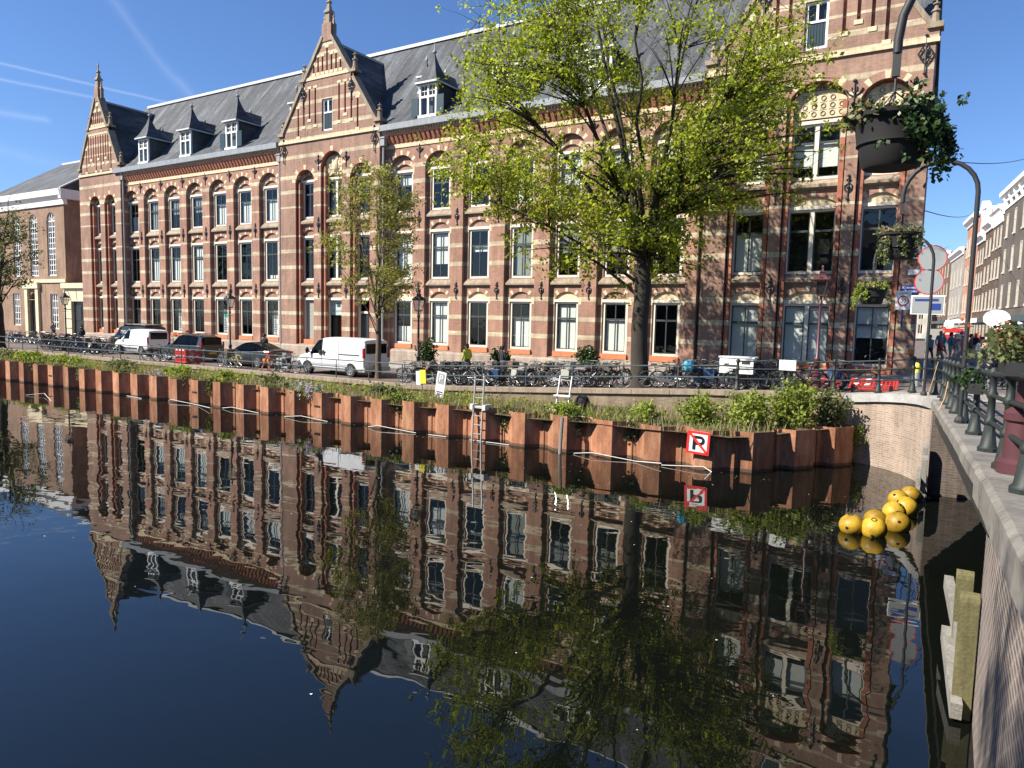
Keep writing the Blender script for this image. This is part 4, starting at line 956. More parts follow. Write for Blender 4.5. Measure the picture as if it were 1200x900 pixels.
# far end of the street
for (xa, xb, y, hh, col, lab) in [(-9.5, -2.6, 176, 13.2, (.50, .47, .42), 'pale stone house closing the far end of the shopping street'), (-16.5, -9.6, 150, 12.0, (.30, .22, .17), 'brown house far down the left side of the shopping street'),
                                  (-2.5, 3, 190, 11.0, (.40, .36, .32), 'light house glimpsed beyond the end of the shopping street')]:
    H = thing('street_house', lab, 'house', (xa, y, 2.4), 'houses along the shopping street'); mb = MB(); hs = []
    n = int((xb - xa) / 1.75)
    for k in range(4):
        for i in range(n):
            xc = xa + (xb - xa) * (i + .5) / n
            if 2.4 + 1 + k * 3.1 + 2 < hh + 2: hs.append(hole(xc - .5, xc + .5, 3.4 + k * 3.1, 5.4 + k * 3.1, 0, y + .2, 0))
    plate(mb, xa, xb, 2.3, 2.4 + hh, hs, y, 0); mb.quad((xb, y, 2.3), (xb, y + 12, 2.3), (xb, y + 12, 2.4 + hh), (xb, y, 2.4 + hh), 0); mb.quad((xa, y, 2.3), (xa, y + 12, 2.3), (xa, y + 12, 2.4 + hh), (xa, y, 2.4 + hh), 0)
    mb.build('wall', brick('far_brick', col, tuple(q * .85 for q in col), col, bumpy=0), H, fixn=False)
    for h in hs:
        m2 = MB(); a, b = h['a'], h['b']; z0, z1 = h['z0'], h['f'](a); m2.box(a, a + .12, y + .05, y + .15, z0, z1); m2.box(b - .12, b, y + .05, y + .15, z0, z1); m2.box(a + .12, b - .12, y + .05, y + .15, z1 - .12, z1); m2.box((a + b) / 2 - .05, (a + b) / 2 + .05, y + .05, y + .15, z0, z1 - .12); m2.box(a, b, y + .2, y + .22, z0, z1, 1); m2.build('window', [M['cream'], M['dark']], H)
    MB().prismx([(y, 2.4 + hh), (y - .5, 2.5 + hh), (y - .5, 2.9 + hh), (y, 2.9 + hh)], xa, xb).build('cornice', M['white'], H)
    MB().prismx([(y, 2.85 + hh), (y + 4, 5.2 + hh), (y + 12, 2.85 + hh)], xa, xb).build('roof', M['slate'], H)

# ------------------------------------------------------------------ bridge
EDGE = [(-3, .62, 3.64), (0, .56, 3.52), (3, .50, 3.38), (6.6, .40, 3.20), (9.2, .34, 3.05), (10.8, .27, 2.96), (14, .12, 2.86), (19.7, -.20, 2.70), (23.9, -.42, 2.60)]
def edge(y):
    for a, b in zip(EDGE, EDGE[1:]):
        if a[0] <= y <= b[0]: t = (y - a[0]) / (b[0] - a[0]); return a[1] + (b[1] - a[1]) * t, a[2] + (b[2] - a[2]) * t
    return (EDGE[0][1:], EDGE[-1][1:])[y > 20]
BR = thing('bridge', 'low canal bridge with grey granite edge stones and brick abutments, at right', 'bridge', (.6, 12, 0))
ys = [-3 + i * .9 for i in range(31)]; ys[-1] = 23.9
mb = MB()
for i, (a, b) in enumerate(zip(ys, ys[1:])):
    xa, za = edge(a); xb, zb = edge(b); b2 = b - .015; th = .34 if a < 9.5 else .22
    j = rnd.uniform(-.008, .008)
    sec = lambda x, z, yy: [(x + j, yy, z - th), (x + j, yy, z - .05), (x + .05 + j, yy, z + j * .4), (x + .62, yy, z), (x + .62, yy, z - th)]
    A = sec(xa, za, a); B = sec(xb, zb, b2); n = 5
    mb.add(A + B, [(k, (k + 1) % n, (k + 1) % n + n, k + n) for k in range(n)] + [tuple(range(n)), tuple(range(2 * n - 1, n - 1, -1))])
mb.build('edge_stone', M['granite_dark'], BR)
mb = MB()
for a, b in zip(ys, ys[1:]):
    xa, za = edge(a); xb, zb = edge(b); mb.quad((xa + .6, a, za - .03), (14, a, za - .03), (14, b, zb - .03), (xb + .6, b, zb - .03))
mb.quad((-.42 + .6, 23.9, 2.57), (14, 23.9, 2.57), (14, 26.7, 2.585), (-.42 + .6, 26.7, 2.585))
mb.build('deck', M['street'], BR)
# steel girder and underside between the abutments
mb = MB(); Y0, Y1 = 10.0, 22.6
for a, b in zip(ys, ys[1:]):
    if b < Y0 - .5 or a > Y1 + .4: continue
    xa, za = edge(a); xb, zb = edge(b)
    mb.add([(xa + .1, a, za - .24), (xb + .1, b, zb - .24), (xb + .1, b, zb - .62), (xa + .1, a, za - .62), (xa + .22, a, za - .62), (xb + .22, b, zb - .62)], [(0, 1, 2, 3), (3, 2, 5, 4)])
    mb.quad((xa + .1, a, za - .42), (14, a, za - .42), (14, b, zb - .42), (xb + .1, b, zb - .42))
mb.build('girder', M['trim'], BR, fixn=False)
mb = MB()
def wallq(p, q_, z0a, z1a, z1b=None, mi=0): mb.quad((p[0], p[1], z0a), (q_[0], q_[1], z0a), (q_[0], q_[1], z1b if z1b is not None else z1a), (p[0], p[1], z1a), mi)
xw = .50
yy = [-3, 0, 3, 5, 7.1, Y0]
for a, b in zip(yy, yy[1:]): wallq((xw + .1 * (a < 3), a), (xw + .1 * (b < 3), b), -1.5, edge(a)[1] - .33, edge(b)[1] - .33)
wallq((xw, Y0), (14, Y0), -1.5, 2.6, mi=1); wallq((-.32, Y1), (14, Y1), -1.5, 2.3, mi=1); wallq((14, Y0 - 1), (14, Y1 + 1), -1.5, 2.6, mi=1)  # last wall is added, closing the far side so the opening stays dark
wallq((-.32, Y1), (-.36, 23.05), -1.5, 2.36)
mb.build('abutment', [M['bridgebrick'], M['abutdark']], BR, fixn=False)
cv = [(-.36, 23.05), (-.50, 23.75), (-.72, 24.45), (-1.08, 25.15), (-1.55, 25.75), (-2.1, 26.2), (-2.75, 26.5), (-3.1, 26.52)]
mb = MB()
def cvz(x): return 2.62 if x > -.45 else max(2.28, 2.62 - (abs(x) - .45) * .135)
for p, q_ in zip(cv, cv[1:]): wallq(p, q_, -1.5, cvz(p[0]) - .24, cvz(q_[0]) - .24)
mb.build('curved_wall', M['curvebrick'], BR, fixn=False, smooth=60)
mb = MB()
cs = [(-.27, 23.0)] + cv[1:]
for k, (p, q_) in enumerate(zip(cs, cs[1:])):
    d = (Vector((*q_, 0)) - Vector((*p, 0))).normalized(); o = Vector((-d.y, d.x, 0)); 
    if o.x > 0 and o.y < 0: o = -o
    o = Vector((-abs(d.y), -abs(d.x), 0)) * 1.0; p, q_ = Vector((*p, 0)), Vector((*q_, 0)); za, zb = cvz(p.x), cvz(q_.x)
    v = [p + o * .10, q_ + o * .10, q_ - o * .5, p - o * .5]
    mb.add([(t.x, t.y, z_ - .27) for t, z_ in zip(v, (za, zb, zb, za))] + [(t.x, t.y, z_) for t, z_ in zip(v, (za, zb, zb, za))], [(0, 3, 2, 1), (4, 5, 6, 7), (0, 1, 5, 4), (1, 2, 6, 5), (2, 3, 7, 6), (3, 0, 4, 7)])
mb.build('edge_stone', M['granite'], BR)
mb = MB(); mb.add([(-.3, 23.6, 2.595), (2, 23.6, 2.595), (2, 26.9, 2.59), (-.5, 26.9, 2.59), (-3.05, 26.95, 2.285), (-2.7, 26.6, 2.31), (-2.0, 26.2, 2.40), (-1.4, 25.7, 2.48), (-.95, 25.1, 2.54), (-.5, 24.2, 2.60)], [(0, 1, 2, 3, 9), (3, 4, 5, 6, 7, 8, 9)]); mb.build('corner_pavement', M['flags'], BR, fixn=False)
# timber fenders at the abutments
fe = MB()
def post(x, y, w, d, z0, z1):
    fe.box(x - w / 2, x + w / 2, y - d / 2, y + d / 2, z0, z1 - d * .5, 0)
    n = 6; fe.add([(x - w / 2, y + d / 2 * cos(pi * i / n), z1 - d * .5 + d * .5 * sin(pi * i / n)) for i in range(n + 1)] + [(x + w / 2, y + d / 2 * cos(pi * i / n), z1 - d * .5 + d * .5 * sin(pi * i / n)) for i in range(n + 1)],
           [(i, i + 1, i + n + 2, i + n + 1) for i in range(n)] + [tuple(range(n + 1)), tuple(range(2 * n + 1, n, -1))], 0)
for (x, y, z1) in ((.36, 11.1, 1.38), (.38, 9.75, 1.52)): post(x, y, .2, .20, -1, z1)
fe.bar((.33, 9.5, .15), (.20, 11.3, .40), .12, .2, 1); fe.bar((.36, 10.6, .55), (.20, 12.6, .72), .12, .2, 1)
fn_ = tag(fe.build('timber_fender', [M['fenderwood'], M['greywood']], origin=(.36, 10.4, 0)), 'greenish timber fender posts and grey beams on the near sunlit abutment', 'fender')
fe = MB()
for (x, y, z1) in ((-.42, 22.35, 1.45), (-.40, 21.6, 1.25), (-.38, 23.0, 1.0)): post(x, y, .12, .24, -1, z1)
fe.bar((-.52, 21.3, .55), (-.55, 23.1, .55), .1, .22, 1); fe.bar((-.52, 21.3, .15), (-.55, 23.1, .15), .1, .2, 1)
tag(fe.build('timber_fender', [M['greywood'], M['greywood']], origin=(-.42, 22.3, 0)), 'weathered grey timber fender at the far abutment behind the buoys', 'fender')

# ornate bridge railing
RA = thing('bridge_railing', 'dark green cast iron bridge railing with stout flared posts along the granite edge', 'railing', (.7, 14, 2.6))
pb = MB(); pb.lathe((0, 0, 0), [(.135, 0), (.135, .05), (.105, .08), (.070, .33), (.062, .36), (.078, .39), (.078, .43), (.052, .47), (.048, .72), (.072, .75), (.072, .80), (.048, .84), (.046, 1.0), (.068, 1.03), (.072, 1.10), (.035, 1.15)], 8, 0, pi / 8)
def place_post(x, y, z, parent, first=[None]):
    T = Matrix.Translation((x - ORI[parent.name][0], y - ORI[parent.name][1], z - ORI[parent.name][2]))
    if first[0] is None: o = pb.build('post', M['railpaint'], smooth=40); o.parent = parent; o.location = (0, 0, 0); o.matrix_local = T; first[0] = o
    else: share('post', first[0], parent, T)
rp = []
for y in (3.8, 5.8, 7.8, 9.7, 11.6, 13.9, 16.2, 18.3, 19.7, 21.1, 22.5, 23.7):
    x, z = edge(y); rp.append((x + .28, y, z)); place_post(x + .28, y, z, RA)
for hz in (.41, .77, 1.06):
    mb = MB(); mb.tube([(p[0], p[1], p[2] + hz) for p in rp], .030 if hz < .9 else .042, 8); mb.build('rail', M['railpaint'], RA, smooth=50)
QR = thing('corner_railing', 'dark green railing with stout posts on the curved corner above the brick wall', 'railing', (-2, 26, 2.36))
cp = [(-.14, 23.7), (-.36, 24.8), (-.98, 25.75), (-2.0, 26.5), (-3.4, 26.75), (-5.0, 26.55), (-6.6, 26.4)]
cz = [2.6, 2.61, 2.55, 2.41, gz(-3.4) + .03, gz(-5) + .03, gz(-6.6) + .03]
for (x, y), z in zip(cp, cz): place_post(x, y, z, QR)
for hz in (.41, .77, 1.06):
    mb = MB(); mb.tube([(x, y, z + hz) for (x, y), z in zip(cp, cz)], .028, 8); mb.build('rail', M['railpaint'], QR, smooth=50)

# thin quay railing
TR = thing('quay_railing', 'thin grey-green two-bar railing along the quay edge in front of the bicycles and cars', 'railing', (-30, 25.45, 1.4))
xs_ = []; x = -6.6
while x > -70: xs_.append(x); x -= 2.15 + rnd.uniform(-.06, .06)
tp = None
for x in xs_:
    T = Matrix.Translation((x + 30, qy(x) - 25.3, gz(x) - 1.4))
    if tp is None:
        m_ = MB(); m_.tube([(0, 0, -.1), (0, 0, .93)], .026, 6); tp = m_.build('post', M['railgrey']); tp.parent = TR; tp.location = (0, 0, 0); tp.matrix_local = T
    else: share('post', tp, TR, T)
for hz in (.50, .93):
    mb = MB(); mb.tube([(x, qy(x) + .15, gz(x) + hz) for x in xs_ + [-70.5]], .028, 6); mb.build('rail', M['railgrey'], TR, smooth=50)

# houses on the bank behind the camera, seen only in the window reflections
for k, (xa, hh, colr, lab) in enumerate([(-58, 13.5, (.2, .13, .1), 'brown house on the near bank, mirrored in the facade windows, leftmost'), (-48, 15, (.24, .17, .13), 'second brown house on the near bank, mirrored in the windows'), (-38, 12.5, (.12, .1, .09), 'dark low house on the near bank, mirrored in the windows'), (-28, 15.5, (.22, .14, .1), 'tall brown house on the near bank, mirrored in the windows'), (-18, 13, (.3, .26, .22), 'pale house on the near bank, mirrored in the windows')]):
    y = -26; H = thing('canal_house', lab, 'house', (xa, y, 1.4), 'houses on the near bank'); mb = MB(); hs = [hole(xa + 1 + i * 2.2, xa + 2.2 + i * 2.2, 3 + k2 * 3.4, 5.2 + k2 * 3.4, 0, y - .2, 0) for i in range(4) for k2 in range(3)]
    plate(mb, xa, xa + 9.6, 1, 1.4 + hh, hs, y, 0); mb.quad((xa, y, 1), (xa, y - 12, 1), (xa, y - 12, 1.4 + hh), (xa, y, 1.4 + hh)); mb.quad((xa + 9.6, y, 1), (xa + 9.6, y - 12, 1), (xa + 9.6, y - 12, 1.4 + hh), (xa + 9.6, y, 1.4 + hh))
    mb.build('wall', brick('near_brick', colr, tuple(q * .8 for q in colr), colr, bumpy=0), H, fixn=False)
    MB().prismx([(y, 1.4 + hh), (y - 6, 5 + hh), (y - 12, 1.4 + hh)], xa, xa + 9.6).build('roof', M['slate'], H)
    for h in hs: m2 = MB(); m2.box(h['a'], h['b'], y - .2, y - .15, h['z0'], h['z0'] + 2.2, 1); m2.box((h['a'] + h['b']) / 2 - .05, (h['a'] + h['b']) / 2 + .05, y - .14, y - .1, h['z0'], h['z0'] + 2.2, 0); m2.build('window', [M['white'], M['dark']], H)
mb = MB(); mb.quad((-900, -200, 1.4), (-.5, -200, 1.4), (-.5, -4.2, 1.4), (-900, -4.2, 1.4)); mb.quad((-900, -4.2, 1.4), (-.5, -4.2, 1.4), (-.5, -4.2, -1.5), (-900, -4.2, -1.5)); tag(mb.build('near_bank_ground', M['street'], fixn=False), kind='structure')
# ------------------------------------------------------------------ vegetation
def leaves(centers, per, rad, size, mat, name, parent, droop=.25, rng=nrg, flat=.3):
    c = np.repeat(np.array(centers, dtype=float), per, axis=0); n = len(c)
    off = rng.normal(size=(n, 3)); off /= np.linalg.norm(off, axis=1)[:, None] + 1e-9; off *= (rng.random((n, 1)) ** .5) * rad; off[:, 2] *= .75
    p = c + off
    d = rng.normal(size=(n, 3)); d[:, 2] -= droop * 2; d /= np.linalg.norm(d, axis=1)[:, None]
    nn = rng.normal(size=(n, 3)); nn[:, 2] += flat * 3; s = np.cross(d, nn); s /= np.linalg.norm(s, axis=1)[:, None] + 1e-9
    nr = np.cross(s, d)
    L = size * rng.uniform(.5, 1.5, (n, 1)); Wd = L * .36
    v = np.stack([p, p + d * L * .5 + s * Wd + nr * L * .06, p + d * L, p + d * L * .5 - s * Wd + nr * L * .06], axis=1).reshape(-1, 3)
    o = np.array(ORI[parent.name]) if parent is not None else np.zeros(3)
    me = bpy.data.meshes.new(name); me.vertices.add(4 * n); me.vertices.foreach_set('co', (v - o).ravel()); me.loops.add(4 * n); me.loops.foreach_set('vertex_index', np.arange(4 * n))
    me.polygons.add(n); me.polygons.foreach_set('loop_start', np.arange(0, 4 * n, 4)); me.polygons.foreach_set('loop_total', np.full(n, 4)); me.materials.append(mat); me.update(calc_edges=True); me.validate()
    ob = bpy.data.objects.new(name, me); COL.objects.link(ob); ob.parent = parent; ORI[ob.name] = tuple(o); return ob
def bez(a, b, c, n):
    return [a * (1 - t) ** 2 + b * 2 * t * (1 - t) + c * t * t for t in [i / n for i in range(n + 1)]]
def tree(label, base, trunk_h, trunk_r, cen, rad, nl, nsec, ntw, per, lsize, crad, leaf, bark, seed, low=0, upright=.0, gap=-.12, name='tree', group=None, extra=()):
    R = random.Random(seed); rg = np.random.default_rng(seed)
    T = thing(name, label, 'tree', base, group); base = Vector(base); cen = Vector(cen)
    mb = MB(); top = base + Vector((R.uniform(-.15, .15), 0, trunk_h))
    tp = [base + Vector((0, 0, -.1)), base + Vector((0, 0, .35))] + [base + (top - base) * t + Vector((R.uniform(-.06, .06), R.uniform(-.06, .06), 0)) * trunk_r * 3 for t in (.3, .5, .7, .85, 1)]
    mb.tube(tp, [trunk_r * 1.55, trunk_r * 1.12, trunk_r, trunk_r * .97, trunk_r * .95, trunk_r * .98, trunk_r * .9], 12)
    skel = []
    def env(dirv, k=1.0): return cen + Vector((dirv.x * rad[0], dirv.y * rad[1], dirv.z * rad[2])) * k
    for i in range(nl):
        az = 2 * pi * (i + R.uniform(-.25, .25)) / nl; el = R.uniform(.25, 1.15) + upright
        end = env(Vector((cos(az) * cos(el), sin(az) * cos(el), sin(el))), R.uniform(.78, .98))
        st = base + (top - base) * R.uniform(.86, 1.0)
        ctl = st + Vector((0, 0, (end.z - st.z) * (.35 + .25 * R.random()))) + Vector((end.x - st.x, end.y - st.y, 0)) * (.28 + .2 * R.random())
        pts = bez(st, ctl, end, 9); r0 = trunk_r * R.uniform(.30, .46)
        for k in range(1, len(pts)): pts[k] = pts[k] + Vector((R.uniform(-1, 1), R.uniform(-1, 1), R.uniform(-1, 1))) * .12
        mb.tube(pts, [r0 * (1 - .88 * k / 9) for k in range(10)], 7); skel += [(p, r0 * (1 - .88 * k / 9)) for k, p in enumerate(pts) if k > 0]
    for i in range(low):
        az = R.uniform(0, 2 * pi) if i >= len(extra) else extra[i]
        st = base + (top - base) * R.uniform(.62, .85); end = env(Vector((cos(az), sin(az), -.42 + .25 * R.random())), .92)
        pts = bez(st, st + (end - st) * .45 + Vector((0, 0, .9)), end, 8); r0 = trunk_r * .22
        mb.tube(pts, [r0 * (1 - .86 * k / 8) for k in range(9)], 6); skel += [(p, r0 * (1 - .86 * k / 8)) for k, p in enumerate(pts) if k > 2]
    cl = []; sec = []; tries = 0
    while len(sec) < nsec and tries < nsec * 12:
        tries += 1
        d = Vector((R.gauss(0, 1), R.gauss(0, 1), R.gauss(0, 1))).normalized(); k = R.uniform(.45, 1.0) ** .6
        t = env(d, k)
        if noise.noise(t * .33 + Vector((seed, 0, 0))) < gap: continue
        best = min(skel, key=lambda s: (s[0] - t).length + max(0, s[0].z - t.z + .6) * 1.5)
        L = (best[0] - t).length
        if L < .5 or L > rad[0] * .75: continue
        ctl = best[0] + (t - best[0]) * .5 + Vector((0, 0, L * R.uniform(.05, .22)))
        pts = bez(best[0], ctl, t, 5); r0 = min(best[1] * .7, .018 * L + .012)
        mb.tube(pts, [r0 * (1 - .8 * q / 5) for q in range(6)], 4); sec.append(pts)
        cl += pts[3:]
    for pts in sec:
        for _ in range(ntw):
            s = R.choice(pts[1:]); dd = Vector((R.gauss(0, 1), R.gauss(0, 1), R.gauss(.1, .7))).normalized() * R.uniform(.5, 1.25) * (rad[0] / 7 + .25)
            e = s + dd; mb.tube([s, s + dd * .5 + Vector((0, 0, .06)), e], [.011, .008, .004], 3); cl += [e, s + dd * .55]
    mb.build('trunk', bark, T, smooth=60, fixn=False)
    cl = [c for c in cl if noise.noise(c * .55 + Vector((0, seed, 0))) > gap - .12]
    leaves([tuple(c) for c in cl], per, crad, lsize, leaf, 'crown', T, rng=rg)
    return T, len(cl)
t1 = tree('big spring-green canal tree with thick forking trunk among bicycles, covering the facade', (-10.75, 27.35, gz(-10.75)), 5.0, .34, (-11.8, 27.0, 12.9), (8.0, 6.0, 7.2), 11, 470, 6, 11, .128, .30, M['leaf_spring'], M['bark_dark'], 4, low=3, extra=(pi * .97, pi * 1.1, pi * .8), gap=-.13, upright=.08)
t2 = tree('slender olive-green young tree behind the white panel van, in front of the entrance', (-24.5, 26.85, 1.42), 3.0, .14, (-24.7, 26.8, 8.2), (2.75, 2.6, 4.3), 8, 140, 5, 8, .10, .22, M['leaf_olive'], M['bark'], 9, low=3, upright=.25, gap=-.2)
t3 = tree('dull green street tree at the left edge, half out of view before the hall', (-62.6, 25.9, 1.42), 4.0, .3, (-63.2, 25.9, 9.6), (3.4, 3.2, 5.2), 6, 110, 5, 6, .15, .3, M['leaf_dull'], M['bark_dark'], 17, low=4, extra=(0, .6))
t4 = tree('unseen tall tree added on the near bank behind the camera to shade the bridge', (-12.6, -11.2, 1.4), 11.0, .4, (-12.4, -11.2, 19.0), (4.2, 4.4, 5.2), 8, 100, 5, 7, .22, .42, M['leaf_spring'], M['bark_dark'], 23, gap=-.2)  # out-of-view tree, added to cast shade on the near bridge wall
print('clusters', t1[1], t2[1], t3[1])

def shrub(label, c, r, n, per, size, mat, seed, name='shrub', group='shrubs on the embankment'):
    R = random.Random(seed); T = thing(name, label, 'shrub', (c[0], c[1], c[2] - r[2] * .8), group); mb = MB(); cl = []
    b = Vector((c[0], c[1], c[2] - r[2]))
    for i in range(n):
        d = Vector((R.gauss(0, 1), R.gauss(0, 1), R.gauss(.3, 1))).normalized() * R.uniform(.5, 1.05)
        t = Vector(c) + Vector((d.x * r[0], d.y * r[1], d.z * r[2]))
        if t.z < b.z: continue
        s = b + Vector((R.uniform(-.5, .5) * r[0], R.uniform(-.5, .5) * r[1], 0))
        mb.tube([s, s.lerp(t, .5) + Vector((0, 0, .1)), t], [.012, .009, .004], 3); cl += [t, s.lerp(t, .75) + Vector((R.uniform(-.1, .1), 0, .05)), s.lerp(t, .5)]
    mb.build('stems', M['bark'], T, fixn=False); leaves([tuple(q) for q in cl], per, .17, size, mat, 'foliage', T, rng=np.random.default_rng(seed)); return T
SH = [('bright green shrub nearest the curved brick wall, tallest of the embankment bushes', (-4.35, 24.95, 1.95), (.85, .6, .95), M['leaf_shrub']),
      ('broad bright green shrub left of the tallest bush behind the piling', (-5.6, 24.0, 1.75), (1.0, .7, .75), M['leaf_shrub']),
      ('round green shrub above the no-mooring sign', (-7.1, 23.7, 1.65), (.8, .6, .6), M['leaf_shrub']),
      ('grey-green sparse shrub at the right end of the sheet piling', (-3.35, 25.85, 1.85), (.62, .5, .7), M['leaf_dull']),
      ('small light green shrub left of the no-mooring sign', (-8.7, 22.9, 1.5), (.65, .5, .42), M['leaf_shrub']),
      ('yellow-green low shrub beside the right aluminium ladder', (-11.6, 22.5, 1.40), (.5, .4, .3), M['leaf_shrub'])]
for i, (lb, c, r, mt) in enumerate(SH): shrub(lb, c, r, int(95 * max(.4, r[0] * r[2] * 1.6)), 9, .105, mt, 30 + i)
for i, (x, y, rx, rz, mt, lb) in enumerate([(-50.6, 22.6, 2.2, .42, 'leaf_shrub', 'bright green low bush on the embankment, far left end'), (-46.2, 22.7, 1.8, .46, 'leaf_shrub', 'bright green low bush right of the far left one'), (-40.5, 22.8, 1.6, .38, 'leaf_dull', 'dull green low bush below the white estate van'),
                                          (-34.6, 22.6, 1.0, .4, 'leaf_shrub', 'yellow-green weed clump below the red barrier'), (-30.6, 22.4, .9, .38, 'leaf_shrub', 'light green weed clump below the dark saloon car'), (-27.5, 22.8, .8, .35, 'leaf_dull', 'grey-green weed clump left of the wisteria'), (-20.6, 23, .9, .4, 'leaf_dull', 'dull green weed clump left of the yellow board'), (-53.8, 22.6, 1.6, .45, 'leaf_dull', 'dull green bush at the very left end of the embankment')]):
    shrub(lb, (x, y, 1.35), (rx, .6, rz), int(42 * rx), 9, .13, M[mt], 60 + i)
# planters of evergreen in front of the facade
for i, (x, y, h, lb) in enumerate([(-25.2, 31.6, .9, 'potted evergreen in a terracotta box behind the young tree'), (-20.6, 32.2, .7, 'dark green bush by the facade left of the cyclist in yellow'), (-15.5, 32.2, .75, 'dark evergreen bush by the facade left of the big trunk')]):
    shrub(lb, (x, y, gz(x) + h + .35), (.62, .5, h * .8), 60, 9, .13, M['leaf_ivy'], 80 + i, group='bushes along the facade')
    MB().lathe((x, y, gz(x)), [(.3, 0), (.38, .5), (.38, .55)], 4, 0, pi / 4).build('planter', M['terracotta'], bpy.data.objects[[o.name for o in bpy.data.objects if o.get('label') == lb][0]])

# weeds and grass on the embankment
def grassmesh(n, hmin, hmax, mat, name, seed, dens):
    rg = np.random.default_rng(seed); x = rg.uniform(-58, -2.9, n * 3); y = rg.uniform(21.75, 25.25, n * 3)
    keep = [i for i in range(n * 3) if (x[i] < -5.5 or y[i] > 22.3 + (x[i] + 5.5) * 1.38) and noise.noise((x[i] * .5, y[i] * .9, seed)) > dens][:n]
    vs, fs = [], []
    for i in keep:
        h = rg.uniform(hmin, hmax) * (1.15 if y[i] < 22.5 else 1); a = rg.uniform(0, 2 * pi); dx, dy = cos(a) * .012, sin(a) * .012; z = ez(x[i], y[i]) - .03; lx, ly = rg.normal(0, .22, 2) * h
        k = len(vs); vs += [(x[i] - dx, y[i] - dy, z), (x[i] + dx, y[i] + dy, z), (x[i] + lx * .4 + dx * .8, y[i] + ly * .4 + dy * .8, z + h * .6), (x[i] + lx * .4 - dx * .8, y[i] + ly * .4 - dy * .8, z + h * .6), (x[i] + lx, y[i] + ly, z + h)]
        fs += [(k, k + 1, k + 2, k + 3), (k + 3, k + 2, k + 4)]
    mb = MB(); mb.add(vs, fs); return tag(mb.build(name, mat, fixn=False), kind='stuff')
grassmesh(13000, .10, .36, M['grass'], 'weeds', 1, -.25); grassmesh(3800, .2, .6, M['drygrass'], 'dry_grass', 2, -.05)
rg = np.random.default_rng(12); cs = []
for _ in range(1500):
    x = rg.uniform(-58, -9); y = rg.uniform(21.8, 25.0)
    if noise.noise((x * .4, y * .8, 5)) > -.08: cs.append((x, y, ez(x, y) + rg.uniform(.05, .3)))
g_ = thing('ground_cover', None, None); g_['kind'] = 'stuff'; leaves(cs, 9, .16, .10, M['leaf_shrub'], 'ground_cover_leaves', g_, rng=rg)
# hanging ivy on the piling
def ivy(x, w, drop, lb, mat='leaf_ivy', seed=0, per=7, y=None, z0=1.25, name='ivy', group='ivy hanging over the piling'):
    R = random.Random(seed); y = (pile_y(x) - .06) if y is None else y; T = thing(name, lb, 'climbing plant', (x, y, z0), group); mb = MB(); cl = []
    for i in range(int(9 * w / .5) + 4):
        xx = x + R.uniform(-w, w); d = drop * R.uniform(.35, 1.0) * (1 - .5 * abs(xx - x) / w); pts = [Vector((xx, y + .25, z0 + .03)), Vector((xx + R.uniform(-.05, .05), y - .02 - .3 * R.random() * 0, z0))]
        n = max(2, int(d / .14))
        for k in range(n): pts.append(Vector((pts[-1].x + R.uniform(-.06, .06), y - R.uniform(.0, .10), z0 - d * (k + 1) / n)))
        mb.tube(pts, .006, 3); cl += [tuple(p) for p in pts]
    mb.build('stems', M['bark_dark'], T, fixn=False); leaves(cl, per, .09, .085, M[mat], 'foliage', T, rng=np.random.default_rng(seed + 5)); return T
for i, (x, w, d, lb, mt) in enumerate([(-18.9, .5, .85, 'dark ivy hanging over the piling left of the left ladder', 'leaf_ivy'), (-13.6, .45, 1.0, 'olive ivy trailing to the water between the two ladders', 'leaf_dull'), (-11.9, .3, .55, 'yellowish ivy tuft hanging just below the right ladder', 'leaf_dull'),
                                     (-10.9, .3, .9, 'dark ivy hanging right of the right ladder', 'leaf_ivy'), (-9.0, .35, .8, 'sparse ivy on the piling left of the no-mooring sign', 'leaf_dull'), (-26.6, .4, 1.0, 'ivy hanging left of the purple wisteria', 'leaf_dull'), (-30.9, .4, 1.05, 'long ivy curtain below the dark saloon car', 'leaf_dull'), (-33.0, .35, 1.0, 'ivy curtain below the red barrier', 'leaf_dull'), (-38.6, .4, .95, 'ivy curtain below the black people carrier', 'leaf_dull'), (-42.4, .45, 1.0, 'ivy curtain below the white estate van', 'leaf_dull'), (-47.5, .5, .8, 'ivy curtain near the left end of the piling', 'leaf_dull'), (-45.0, .3, .9, 'narrow ivy strand near the left end of the piling', 'leaf_dull')]):
    ivy(x, w, d, lb, mt, 100 + i)
ivy(-2.50, .25, 1.15, 'dark green ivy on the brick wall beside the last steel sheet', 'leaf_shrub', 130, 9, 26.2, 1.2)
# wisteria spilling over the piling
T = thing('wisteria', 'pale purple wisteria blossom spilling over the sheet piling below the white panel van', 'climbing plant', (-24.0, 21.95, 1.2)); R = random.Random(3); cl = []; mb = MB()
for i in range(46):
    x = -24.1 + R.gauss(0, .55); y = 21.95 + R.uniform(-.35, .3); z = 1.3 + R.uniform(-.12, .3); mb.tube([(x, y + .2, z - .25), (x, y, z)], .01, 3)
    for k in range(5): cl.append((x + R.uniform(-.03, .03), y - .06, z - .09 * k * R.uniform(.6, 1.3)))
mb.build('stems', M['bark'], T, fixn=False); leaves(cl, 7, .06, .06, M['wisteria'], 'blossom', T); leaves([c for c in cl if R.random() < .25], 5, .18, .1, M['leaf_shrub'], 'foliage', T)
T = thing('wisteria', 'smaller pale lilac wisteria clump further left on the piling, below the red barrier', 'climbing plant', (-35.5, 21.9, 1.2)); cl = []; mb = MB()
for i in range(18):
    x = -35.6 + R.gauss(0, .5); y = 21.9 + R.uniform(-.2, .3); z = 1.3 + R.uniform(-.1, .2); mb.tube([(x, y + .2, z - .25), (x, y, z)], .01, 3); cl += [(x, y, z - .1 * k) for k in range(4)]
mb.build('stems', M['bark'], T, fixn=False); leaves(cl, 6, .06, .06, M['wisteria'], 'blossom', T)

